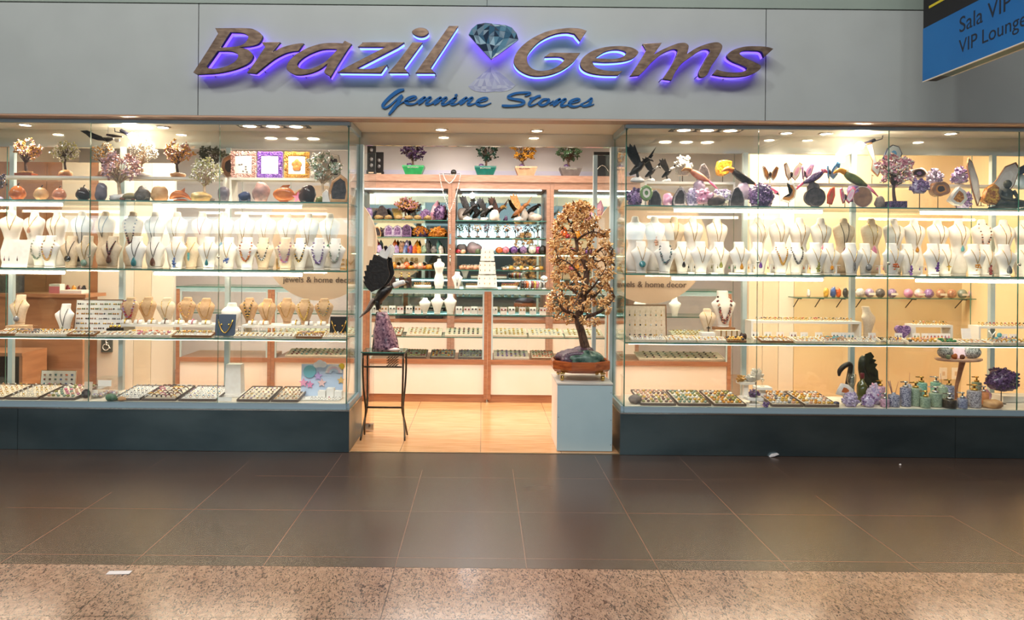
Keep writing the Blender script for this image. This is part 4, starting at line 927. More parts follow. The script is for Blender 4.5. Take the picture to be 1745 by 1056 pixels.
def druse_rock(r3, m_rock, m_cry, seed=1, n=60, L=0.03, w=0.007, up=0.2, amp=0.3, rod=0, front=False):
    def f():
        z0 = r3[2]*0.75+rod
        mb = MB().blob((0, 0, z0), r3, amp, 1.7, seed, 18, 12, flat0=-r3[2]*0.75); c = MB(); r = random.Random(seed)
        for i in range(n):
            e = Vector((r.gauss(0, 1), r.gauss(0, 1)-(0.8 if front else 0.2), r.gauss(0, 1)+up)).normalized()
            if e.z < -0.5: continue
            q = 1+amp*noise.noise(e*1.7+Vector((seed*3.7, seed*1.3, seed*2.1)))
            p = Vector((e.x*r3[0], e.y*r3[1], max(e.z*r3[2], -r3[2]*0.6)))*q*0.93+Vector((0, 0, z0))
            c.crystal(p, e+Vector((r.uniform(-.3, .3), r.uniform(-.3, .3), r.uniform(-.2, .3))), L*r.uniform(0.5, 1.2), w*r.uniform(0.6, 1.3))
        out = [('rock', mb, [m_rock]), ('crystals', c, [m_cry])]
        if rod: out.append(('stand', MB().tube([(0, 0, 0.002), (0, 0, rod+r3[2]*0.1)], 0.0035, 6).box(-0.025, 0.025, -0.02, 0.02, 0, 0.004), [M_iron]))
        return out
    return f
def gem_tree(h, cw, base, m_base, leaves, seed, n=54, trunk=None, crown0=0.42, lean=0.0, pot=None):
    """h height, cw crown half width, base kind: rock, wood, dome, block"""
    trunk = trunk or M_bark
    def f():
        r = random.Random(seed); bm = MB(); bh = h*0.13
        if base == 'rock': bm.blob((0, 0, bh*0.5), (cw*0.5, cw*0.42, bh*0.62), 0.35, 2, seed, 14, 9, flat0=-bh*0.5)
        elif base == 'dome': bh = h*0.2; bm.blob((0, 0, bh*0.4), (cw*0.45, cw*0.4, bh*0.6), 0.1, 2, seed, 14, 9, flat0=-bh*0.4); bm.lathe([(cw*0.6, 0), (cw*0.62, 0.006), (cw*0.5, 0.009)], 16, m=1)
        elif base == 'wood': bm.box(-cw*0.6, cw*0.55, -cw*0.35, cw*0.35, 0, bh*0.6, 1); bm.blob((0, 0, bh*0.65), (cw*0.5, cw*0.3, bh*0.4), 0.5, 3, seed, 12, 7, flat0=-bh*0.05)
        elif base == 'block': bm.box(-cw*0.42, cw*0.42, -cw*0.36, cw*0.36, 0, bh)
        elif base == 'pot': bh = pot[2]; bm.loops([[(x*s, y*s, z) for x, y in ((-1, -.7), (1, -.7), (1, .7), (-1, .7))] for s, z in ((pot[0], 0), (pot[1], bh*0.8), (pot[1]*1.02, bh*0.82), (pot[1]*1.02, bh), (pot[1]*0.9, bh), (pot[1]*0.88, bh*0.9))], 0, smooth=False)
        bh *= 0.9
        tk = MB(); top = Vector((lean, 0, h*(crown0+0.18))); b0 = Vector((0, 0, bh*0.8)); mid = (top+b0)/2+Vector((lean*0.8-cw*0.08, 0, 0))
        C = smooth_line([b0, mid, top], 4); tk.tube(C, [cw*0.10-cw*0.05*i/8 for i in range(9)], 7)
        fol = MB(); ctr = Vector((lean, 0, h*(crown0+1)/2)); rz_ = h*(1-crown0)/2
        for i in range(n):
            e = Vector((r.gauss(0, 1), r.gauss(0, 1), r.gauss(0, 1))).normalized()*r.uniform(0.55, 0.95)
            p = ctr+Vector((e.x*cw, e.y*cw*0.8, e.z*rz_)); q = C[r.randrange(4, 9)]
            tk.tube([q, (q+p)/2+Vector((0, 0, -0.006)), p], [cw*0.026, cw*0.018, cw*0.01], 4)
            for j in range(10):
                e2 = Vector((r.gauss(0, 1), r.gauss(0, 1), r.gauss(0, 1))).normalized()
                fol.chip(p+e2*cw*r.uniform(0.03, 0.19), cw*0.095, cw*0.06, e2.to_track_quat('Z', 'Y').to_matrix(), r.randrange(len(leaves)))
        return [('base', bm, [m_base, M_tray]), ('trunk', tk, [trunk]), ('foliage', fol, leaves)]
    return f
def bird(s, m_body, m_head, m_beak, pose='perch', m_wing=None, seed=0):
    """small carved birds: flying / wings raised on a rock, or a long-tailed parrot or toucan leaning on a branch"""
    def f():
        if pose == 'wings':
            b_ = MB().tube(smooth_line([(-.05*s, 0, .05*s), (0, 0, .09*s), (.045*s, 0, .135*s)], 4), [.008*s, .014*s, .02*s, .024*s, .026*s, .025*s, .022*s, .018*s, .012*s], 9)
            hd = MB().tube(smooth_line([(.04*s, 0, .13*s), (.065*s, 0, .15*s), (.088*s, 0, .148*s)], 3), [.014*s, .016*s, .016*s, .015*s, .012*s, .008*s], 8); bk = MB().tube([(.086*s, 0, .148*s), (.102*s, 0, .142*s), (.104*s, 0, .134*s)], [.007*s, .005*s, .001*s], 6)
            out = [('body', b_, [m_body]), ('head', hd, [m_head]), ('beak', bk, [m_beak])]
            for sg, y in ((-1, -.02), (1, .02)):
                w_ = [(0, .10), (-.03, .12), (-.065, .17), (-.085, .235), (-.06, .225), (-.055, .25), (-.035, .225), (-.025, .245), (-.008, .20), (.01, .16), (.02, .125)] if sg < 0 else [(.0, .10), (.03, .125), (.075, .17), (.125, .235), (.10, .18), (.11, .185), (.075, .135), (.04, .108)]
                out.append(('wing', MB().prism([(a*s, c*s) for a, c in w_], y*s-.008*s, y*s+.008*s), [m_wing or m_body]))
            out += [('leg', MB().tube([(.005*s, q*s, .02*s), (.0, q*s, .07*s)], .007*s, 6), [m_body]) for q in (-.01, .01)]
            out.append(('perch_rock', MB().blob((0, 0, .008*s), (.045*s, .04*s, .03*s), .4, 2, seed, 12, 8, flat0=-.008*s), [M_milk]))
        else:
            L = 1 if pose == 'parrot' else -1
            b_ = MB().tube(smooth_line([(-.085*L*s, 0, .02*s), (-.03*L*s, 0, .045*s), (.035*L*s, 0, .085*s), (.06*L*s, 0, .105*s)], 4), [.008*s, .013*s, .018*s, .023*s, .027*s, .029*s, .029*s, .028*s, .025*s, .022*s, .02*s, .016*s, .01*s], 10)
            bk = MB().tube(smooth_line([(.058*L*s, 0, .106*s), (.095*L*s, 0, .118*s), (.135*L*s, 0, .098*s)] if pose == 'toucan' else [(.055*L*s, 0, .108*s), (.08*L*s, 0, .11*s), (.096*L*s, 0, .095*s)], 4), [.019*s, .019*s, .018*s, .017*s, .016*s, .014*s, .011*s, .007*s, .002*s], 8)
            tl_ = MB().tube([(-.08*L*s, 0, .024*s), (-.12*L*s, 0, -.01*s), (-.16*L*s, 0, -.052*s)], [.009*s, .010*s, .004*s], 6, flat=0.5)
            out = [('body', b_, [m_body]), ('beak', bk, [m_beak]), ('tail', tl_, [m_head]), ('eye', MB().ball((.05*L*s, -.021*s, .112*s), .004*s), [M_blk])]
            out.append(('perch_rock', MB().blob((-.01*L*s, 0, -.035*s), (.05*s, .04*s, .062*s), .35, 2, seed, 12, 8, flat0=-.052*s), [m_wing or M_milk]))
        return out
    return f
def pump_bottle(h, r_, m_b, m_p):
    return lambda: [('body', MB().lathe([(r_*0.96, 0), (r_, 0.004), (r_, h-0.006), (r_*0.93, h), (r_*0.4, h+0.002)], 18), [m_b]), ('collar', MB().lathe([(r_*0.5, h+0.0025), (r_*0.5, h+0.016), (r_*0.2, h+0.018)], 12), [m_p]), ('pump', MB().lathe([(r_*0.17, h+0.0185), (r_*0.17, h+0.036), (r_*0.42, h+0.037), (r_*0.42, h+0.046), (0, h+0.047)], 10).box(-r_*1.1, 0, -0.004, 0.004, h+0.038, h+0.045), [m_p])]
def tray(w_, d_, m_rim, m_lin, ang=0.10):
    """shallow tilted display tray, front edge at y = 0"""
    def f():
        M = Matrix.Rotation(ang, 4, 'X'); t_ = 0.006
        rim = MB().box(0, w_, 0, t_, 0, 0.016, 0, M).box(0, w_, d_-t_, d_, 0, 0.016, 0, M).box(0, t_, t_, d_-t_, 0, 0.016, 0, M).box(w_-t_, w_, t_, d_-t_, 0, 0.016, 0, M)
        lin_ = MB().box(t_+.0005, w_-t_-.0005, t_+.0005, d_-t_-.0005, 0.001, 0.009, 0, M)
        for k in range(1, 6): lin_.box(t_+.001, w_-t_-.001, d_*k/6-0.0012, d_*k/6+0.0012, 0.009, 0.0125, 0, M)
        return [('rim', rim, [m_rim]), ('lining', lin_, [m_lin])]
    return f
def card_stand(w_, h_, m, tilt=0.25):
    return lambda: [('card', MB().box(-w_/2, w_/2, -0.002, 0.002, 0, h_, 0, Matrix.Translation((0, 0, 0.002)) @ Matrix.Rotation(-tilt, 4, 'X')), [m]), ('strut', MB().box(-w_/6, w_/6, 0, 0.003, 0, h_*0.75, 0, Matrix.Translation((0, h_*tilt*1.55, 0.001)) @ Matrix.Rotation(tilt*1.0, 4, 'X')), [m])]
def t_stand(h_, m): return lambda: [('base', MB().box(-0.022, 0.022, -0.014, 0.014, 0, 0.012), [m]), ('post', MB().box(-0.004, 0.004, -0.004, 0.004, 0.0125, h_-0.0055), [m]), ('crossbar', MB().box(-0.03, 0.03, -0.004, 0.004, h_-0.005, h_), [m])]
def earring(m, L=0.022, style=0):
    def f():
        mb = MB().tube([(0, -0.002, 0), (0.001, -0.004, -0.004), (0, -0.0045, -0.009)], 0.001, 5)
        g = MB()
        if style == 0: g.lathe([(0.001, 0), (0.0045, -L*0.5), (0.005, -L*0.75), (0, -L)], 8, (0, -0.0045, -0.009), sy=0.6)
        else: g.ball((0, -0.0045, -0.013), 0.005, 0, 8, 6); g.ball((0, -0.0045, -0.013-L*0.45), 0.0062, 0, 8, 6)
        return [('hook', mb, [M_chain]), ('stone', g, [m])]
    return f
def bench(x0, x1, y0, y1, z, name_label, cat='display bench', legs=True, zb=None, m=None):
    t = thing('display_bench', name_label, cat, ((x0+x1)/2, (y0+y1)/2, zb)); h = (x1-x0)/2; dd = (y1-y0)/2
    obj('top', MB().box(-h, h, -dd, dd, z-zb-0.018, z-zb), [m or M_boardw], t)
    for sx_ in (-1, 1): obj('leg', MB().box(*sorted((sx_*h, sx_*(h-0.015))), -dd, dd, 0.0005, z-zb-0.0185), [m or M_boardw], t)
    return t
# ------------------------------------------------------------------ goods in the two display windows
M_rose = mat('rose_chip', (222, 176, 164), 0.25, 0, (196, 146, 134), 40, coat=0.4); M_lil = mat('lilac_chip', (206, 176, 186), 0.25, 0, (176, 146, 158), 40, coat=0.4)
M_wht = mat('clear_quartz_chip', (246, 240, 230), 0.18, 0, (222, 214, 204), 40, coat=0.5); M_lime = mat('pale_lime_chip', (208, 204, 146), 0.25, 0, (180, 176, 120), 40, coat=0.4)
M_gld = mat('golden_chip', (222, 172, 88), 0.22, 0, (190, 136, 60), 40, coat=0.4); M_oli = mat('olive_chip', (84, 84, 56), 0.3, 0, (58, 60, 40), 40)
M_sag = mat('sage_chip', (172, 190, 166), 0.25, 0, (142, 162, 136), 40, coat=0.4); M_pnk = mat('pink_chip', (232, 172, 186), 0.22, 0, (204, 138, 156), 40, coat=0.4)
M_pbark = mat('pale_bark', (206, 182, 150), 0.6, 0, (178, 150, 118), 30); M_vio = mat('violet_chip', (70, 44, 82), 0.25, 0, (48, 30, 60), 40, coat=0.4); M_emr = mat('emerald_chip', (24, 62, 48), 0.25, 0, (16, 44, 34), 40, coat=0.4)
M_amr = mat('amber_chip', (196, 140, 40), 0.22, 0, (160, 106, 24), 40, coat=0.4); M_mos = mat('moss_chip', (74, 106, 70), 0.3, 0, (52, 80, 50), 40, coat=0.3)
M_rk = stone('grey_rock', (140, 124, 112), (96, 84, 78), 20, 0.6, 0.6); M_tanrk = stone('tan_rock', (216, 170, 120), (176, 124, 80), 14, 0.4, 0.3); M_wrk = stone('white_rock', (236, 230, 222), (206, 198, 190), 14, 0.4, 0.3)
M_agO = stone('orange_agate', (206, 120, 62), (150, 70, 36), 10, 0.12); M_agB = stone('brown_agate', (150, 96, 66), (94, 60, 46), 9, 0.15); M_agG = stone('grey_agate', (126, 116, 122), (84, 76, 84), 9, 0.15)
M_agD = stone('dark_agate', (64, 46, 42), (34, 26, 26), 9, 0.12); M_sod = stone('blue_sodalite', (62, 72, 104), (34, 36, 50), 12, 0.12); M_ddr = druse('dark_druse', (18, 12, 16), (64, 50, 56), 140, 0.35); M_bas = stone('basalt_shell', (74, 66, 66), (48, 42, 44), 30, 0.7, 0.7)
M_amL = druse('light_amethyst', (150, 130, 172), (214, 202, 222), 110); M_amM = druse('amethyst', (86, 56, 112), (168, 134, 180), 110); M_am2 = druse('deep_amethyst', (40, 26, 54), (110, 80, 126), 120); M_citG = druse('golden_citrine', (196, 110, 20), (250, 200, 70), 90); M_citB = druse('burnt_citrine', (150, 74, 20), (236, 160, 60), 90)
M_qzW = druse('white_quartz_druse', (220, 212, 200), (255, 250, 240), 100); M_mag = mat('magenta_agate', (196, 40, 116), 0.15, 0, (224, 96, 156), 12, coat=0.5); M_hot2 = mat('hot_pink_agate', (226, 70, 110), 0.15, 0, (240, 130, 160), 12, coat=0.5)
M_rosq = mat('rose_quartz', (226, 150, 180), 0.2, 0, (240, 196, 212), 16, coat=0.4); M_pale = mat('pale_agate_band', (236, 226, 214), 0.15, 0, (222, 210, 198), 20, coat=0.5); M_paleb = mat('pale_blue_agate', (206, 220, 228), 0.15, 0, (180, 200, 214), 10, coat=0.5)
M_blag = mat('blue_agate', (58, 120, 184), 0.15, 0, (100, 160, 208), 14, coat=0.5); M_grag = mat('green_agate', (92, 124, 72), 0.15, 0, (140, 164, 104), 14, coat=0.5); M_red = mat('red_agate', (206, 60, 40), 0.15, 0, (230, 104, 60), 14, coat=0.5)
M_brag = mat('brown_agate_band', (120, 78, 52), 0.15, 0, (160, 112, 76), 16, coat=0.5); M_amag = mat('amber_agate', (206, 140, 60), 0.15, 0, (180, 110, 44), 14, coat=0.5); M_vag = mat('violet_agate', (150, 106, 160), 0.15, 0, (186, 150, 190), 14, coat=0.5)
SP = 'stone carvings on the top window shelf'; GT = 'gem trees in the eagle-side window'
def at(px, py, d, z): return (X(px, py, d), d, z)
def freeform(h, w_, m, seed, dp=0.7): return lambda: [(None, MB().blob((0, 0, h*0.45), (w_, w_*dp, h*0.55), 0.28, 1.5, seed, 18, 12, flat0=-h*0.45), [m])]
def fruit(r_, m, seed): return lambda: [('body', MB().lathe([(0.0, 0), (r_*0.5, 0.002), (r_*0.98, r_*0.6), (r_, r_), (r_*0.75, r_*1.55), (r_*0.35, r_*1.9), (0, r_*1.95)], 20), [m]), ('stem', MB().tube([(0, 0, r_*1.93), (0.004, 0, r_*2.15), (0.012, 0, r_*2.3)], 0.004, 6), [M_slab])]
def turtle(m, m2): return lambda: [('shell', MB().blob((0, 0, .03), (.055, .045, .034), .06, 1, 1, 16, 9, flat0=-.012), [m]), ('body', MB().blob((-.062, 0, .022), (.018, .013, .012), 0, 1, 0, 10, 7).blob((-.035, -.035, .011), (.016, .012, .011), 0, 1, 0, 8, 6).blob((.035, -.035, .011), (.016, .012, .011), 0, 1, 0, 8, 6), [m2])]
def dolphin(m): return lambda: [('body', MB().tube(smooth_line([(-.08, 0, .024), (-.03, 0, .055), (.03, 0, .05), (.075, 0, .018)], 4), [.006, .016, .024, .028, .030, .030, .028, .024, .02, .016, .012, .008, .004], 10), [m]), ('fin', MB().prism([(-.005, .078), (.03, .075), (.03, .105)], -.004, .004).prism([(.07, .02), (.1, .034), (.09, .018), (.1, .006)], -.01, .01), [m]), ('base', MB().blob((0, 0, .008), (.05, .035, .014), .2, 2, 1, 12, 7, flat0=-.008), [m])]
def fish(m): return lambda: [('body', MB().blob((0, 0, .062), (.078, .03, .055), .08, 1.5, 4, 18, 12), [m]), ('tail', MB().prism([(.07, .06), (.115, .1), (.105, .06), (.115, .02)], -.006, .006), [m]), ('fin', MB().prism([(-.03, .11), (.03, .112), (.045, .135), (-.01, .13)], -.005, .005), [m]), ('base', MB().box(-.03, .03, -.02, .02, 0, .012), [m])]
def starfish(m): return lambda: [(None, MB().prism([((0.045 if i % 2 == 0 else .018)*sin(i*pi/5), .04+(0.045 if i % 2 == 0 else .018)*cos(i*pi/5)) for i in range(10)], -.006, .006), [m])]
def pframe(mb_, mp, seed, art):
    def f():
        r = random.Random(seed); fr = MB().box(-.095, .095, -.004, .008, 0, .2)
        for i in range(420):
            s_ = r.randrange(4); u = r.uniform(0, 1); o_ = r.uniform(0, .028)
            p = [(-.095+.19*u, o_), (-.095+.19*u, .2-o_), (-.095+o_, .2*u), (.095-o_, .2*u)][s_]
            fr.chip((p[0], -.007, p[1]), .008, .0048, Matrix.Rotation(r.uniform(0, 6), 3, 'Y') @ Matrix.Rotation(r.uniform(-.5, .5), 3, 'X'))
        pn = MB().box(-.064, .064, -.0065, -.0045, .032, .168); a_ = MB()
        if art == 'leaf':
            for x, z in ((-.03, .1), (-.012, .103), (.02, .065), (.0, .05), (.03, .045), (.02, .085)): a_.blob((x, -.008, z), (.008, .0012, .005), 0, 1, 0, 8, 6)
        elif art == 'lines':
            for z in (.12, .105, .085): a_.box(-.02, .03, -.0075, -.0067, z, z+.004)
        else:
            for k in range(5): a_.blob((.02*cos(k*1.256+1.57), -.008, .1+.026*sin(k*1.256+1.57)), (.02, .0012, .022), 0, 1, 0, 10, 6)
        am = {'leaf': M_rk, 'lines': mat('grey_print', (190, 190, 190), .6), 'flower': mat('flower_print', (216, 150, 84), .5, 0, (196, 120, 60), 30)}[art]
        return [('chip_border', fr, [mb_]), ('picture_panel', pn, [mp], [('printed_motif', a_, [am])]), ('strut', MB().box(-.02, .02, .009, .05, 0, .003), [M_slab])]
    return f
RZ = 2.0   # riser benches on the top shelf
S1 = SH[0]
bench(X(-60, 303, 5.4), X(387, 303, 5.4), 5.36, 5.50, RZ, 'long white bench on the top shelf carrying the row of small gem trees', zb=S1)
bench(X(394, 303, 5.4), X(566, 303, 5.4), 5.36, 5.50, RZ, 'short white bench on the top shelf carrying the gem picture frames', zb=S1)
bench(X(1097, 310, 5.4), X(1250, 310, 5.4), 5.36, 5.50, RZ, 'short white bench on the geode shelf carrying the small black birds', zb=S1)
bench(X(1300, 310, 5.4), X(1800, 310, 5.4), 5.38, 5.50, RZ, 'long white bench on the geode shelf carrying agate flowers and amethyst', zb=S1)
for a in [('g1', 45, 1, .295, .115, 'wood', M_tanrk, [M_rose, M_gld], 1, 'rose-leaved gem tree on a dark wooden plank, first on the long bench'), ('g2', 112, 1, .27, .11, 'dome', M_tanrk, [M_lime, M_wht], 2, 'pale lime gem tree on a round orange stone on the long bench'),
          ('g3', 176, 1, .26, .10, 'dome', M_tanrk, [M_gld, M_wht], 3, 'golden gem tree half hidden behind the large lilac gem tree'), ('g4', 205, 0, .385, .155, 'rock', M_wrk, [M_lil, M_rose], 4, 'large pale lilac gem tree standing in front of the long bench'),
          ('g5', 243, 1, .285, .115, 'rock', M_wrk, [M_wht, M_wht], 5, 'white quartz gem tree on the long bench behind the lilac one'), ('g6', 303, 1, .285, .12, 'rock', M_tanrk, [M_gld, M_rose], 6, 'golden tan gem tree on the long bench under the soffit spotlight'),
          ('g7', 362, 1, .26, .11, 'rock', M_rk, [M_oli, M_oli], 7, 'sparse dark olive gem tree at the end of the long bench'), ('g8', 350, 0, .335, .125, 'rock', M_rk, [M_wht, M_lime], 8, 'cream white gem tree in front of the dark olive one'),
          ('g9', 552, 0, .41, .13, 'rock', M_wrk, [M_sag, M_wht], 9, 'pale sage gem tree beside the gold picture frame'), ('g10', -2, 0, .22, .07, 'rock', M_amL, [M_oli, M_vio], 10, 'small dark gem tree on a lilac rock at the cut-off window edge')]:
    k, px, lv, h_, cw_, bs, bm_, lv_, sd, lb = a
    make(None, gem_tree(h_, cw_, bs, bm_, lv_, sd, 52, M_pbark if sd in (4, 5, 8, 9) else M_bark), 'gem_tree', lb, 'gem tree', at(px, 320, 5.43 if lv else (5.27 if sd != 9 else 5.30), RZ if lv else S1), group=GT)
for px, mb_, art, ry_, lb in ((415, M_rose, 'leaf', 0, 'picture frame bordered with rose quartz chips'), (460, mat('violet_border_chip', (138, 96, 190), .2, 0, (108, 70, 160), 40), 'lines', 0, 'picture frame bordered with violet amethyst chips'), (506, M_gld, 'flower', 0.0, 'picture frame bordered with golden citrine chips')):
    make(None, pframe(mb_, mat('white_print', (232, 236, 238), .35), px, art), 'picture_frame', lb, 'picture frame', at(px, 300, 5.40, RZ+0.002), 0, 1, 'gem chip picture frames', ry=ry_)
make(None, slice_(circ(24, .07, .1, .25, 4, z0=.1), .012, [(1, M_pale), (.86, M_brag), (.5, M_agD)]), 'agate_slice', 'brown agate slice half hidden behind the rose quartz frame', 'agate', at(391, 300, 5.46, RZ))
make(None, druse_rock((.06, .04, .11), M_wrk, M_qzW, 3, 50, .03, .009), 'quartz_cluster', 'tall white quartz cluster behind the pale sage gem tree', 'crystal', at(541, 303, 5.43, RZ))
make(None, geode([(-.05, 0), (.055, 0), (.06, .12), (.045, .19), (-.03, .2), (-.055, .1)], .05, M_bas, M_pale, M_ddr, .6), 'geode', 'dark open geode on the bench behind the pale sage gem tree', 'geode', at(567, 303, 5.45, RZ))
# carved stones along the top shelf, eagle side
for k, px, lb in ((freeform(.13, .045, M_agG, 12), 172, 'tall grey polished stone under the lilac gem tree'), (fruit(.056, M_agO, 1), 30, 'orange agate pear with a stem'), (fruit(.05, M_tanrk, 2), 70, 'rough tan stone pear'), (fruit(.048, stone('blush_agate', (206, 140, 110), (176, 106, 80), 10, .12), 3), 101, 'blush pink stone pear'),
                 (fruit(.052, M_agD, 4), 142, 'dark brown agate pear'), (turtle(stone('green_turtle', (140, 128, 92), (104, 94, 66), 12, .2), M_agB), 222, 'green brown stone turtle'), (freeform(.11, .06, stone('smoky_cluster', (116, 104, 94), (80, 72, 66), 24, .3, .6), 15), 243, 'smoky crystal lump'), (freeform(.12, .062, M_tanrk, 21), 272, 'wrinkled tan fossil shell'),
                 (dolphin(M_agO), 308, 'orange agate dolphin'), (freeform(.075, .072, stone('yellow_fossil', (206, 176, 112), (166, 126, 76), 14, .3), 31), 342, 'yellow fossil on a red brown base'), (freeform(.12, .045, M_agG, 33), 381, 'grey banded polished stone'), (freeform(.08, .05, M_sod, 34), 417, 'blue sodalite lump'),
                 (freeform(.155, .062, stone('pink_spotted', (186, 140, 130), (136, 110, 106), 20, .3), 36), 444, 'pink spotted pointed stone'), (fish(M_agO), 484, 'orange agate fish'), (starfish(mat('pink_starfish', (232, 130, 160), .4)), 508, 'pink stone starfish'), (freeform(.135, .065, M_agD, 39), 524, 'glossy dark brown agate boulder'),
                 (freeform(.05, .03, stone('green_chip_stone', (120, 122, 60), (90, 92, 40), 14, .3), 41), 545, 'small olive stone')):
    make(None, k, 'stone_carving', lb+' on the eagle-side top shelf', 'stone', at(px, 335, 5.22 if px != 172 else 5.2, S1), RND.uniform(-.2, .2), 1, SP)
make(None, geode([(-.03, 0), (.03, 0), (.034, .06), (.0, .1), (-.03, .07)], .04, M_pale, M_pale, M_mag, .66), 'geode', 'tiny magenta geode beside the dark brown boulder', 'geode', at(556, 340, 5.17, S1))
make(None, geode([(-.065, 0), (.07, 0), (.085, .1), (.07, .19), (.02, .225), (-.05, .17), (-.075, .08)], .08, M_bas, M_tanrk, M_agB, .66), 'geode', 'large hollow grey geode next to the doorway glass', 'geode', at(576, 335, 5.19, S1), 0.35, .95)
t = thing('eagle_figurine', 'dark spread-winged eagle hanging from the soffit above the lilac gem tree', 'eagle figurine', at(172, 232, 5.35, fb-0.012))
px_ = lambda x, y: (X(x, y, 5.35)-t.location.x, Z(x, y, 5.35)-t.location.z)
obj('wing', MB().prism([px_(*p) for p in ((140, 224), (152, 223), (165, 229), (176, 233), (183, 241), (170, 240), (157, 236), (150, 230))], -.03, -.016), [M_onyx], t)
obj('wing', MB().prism([px_(*p) for p in ((179, 227), (190, 228), (206, 231), (206, 233), (190, 233), (178, 230))], .02, .034), [M_slab], t)
obj('body', MB().tube([(px_(172, 236)[0], 0, px_(172, 236)[1]), (px_(184, 238)[0], 0, px_(184, 238)[1]), (px_(193, 236)[0], 0, px_(193, 236)[1])], [.012, .02, .01], 8), [M_onyx], t)
obj('head', MB().blob((px_(200, 239)[0], 0, px_(200, 239)[1]), (.022, .015, .015), .1, 1, 1, 10, 7), [M_milk], t)
obj('hanging_wire', MB().tube([(px_(184, 236)[0], 0, px_(184, 236)[1]), (px_(184, 236)[0], 0, 0.0)], .0012, 5), [M_sdark], t)

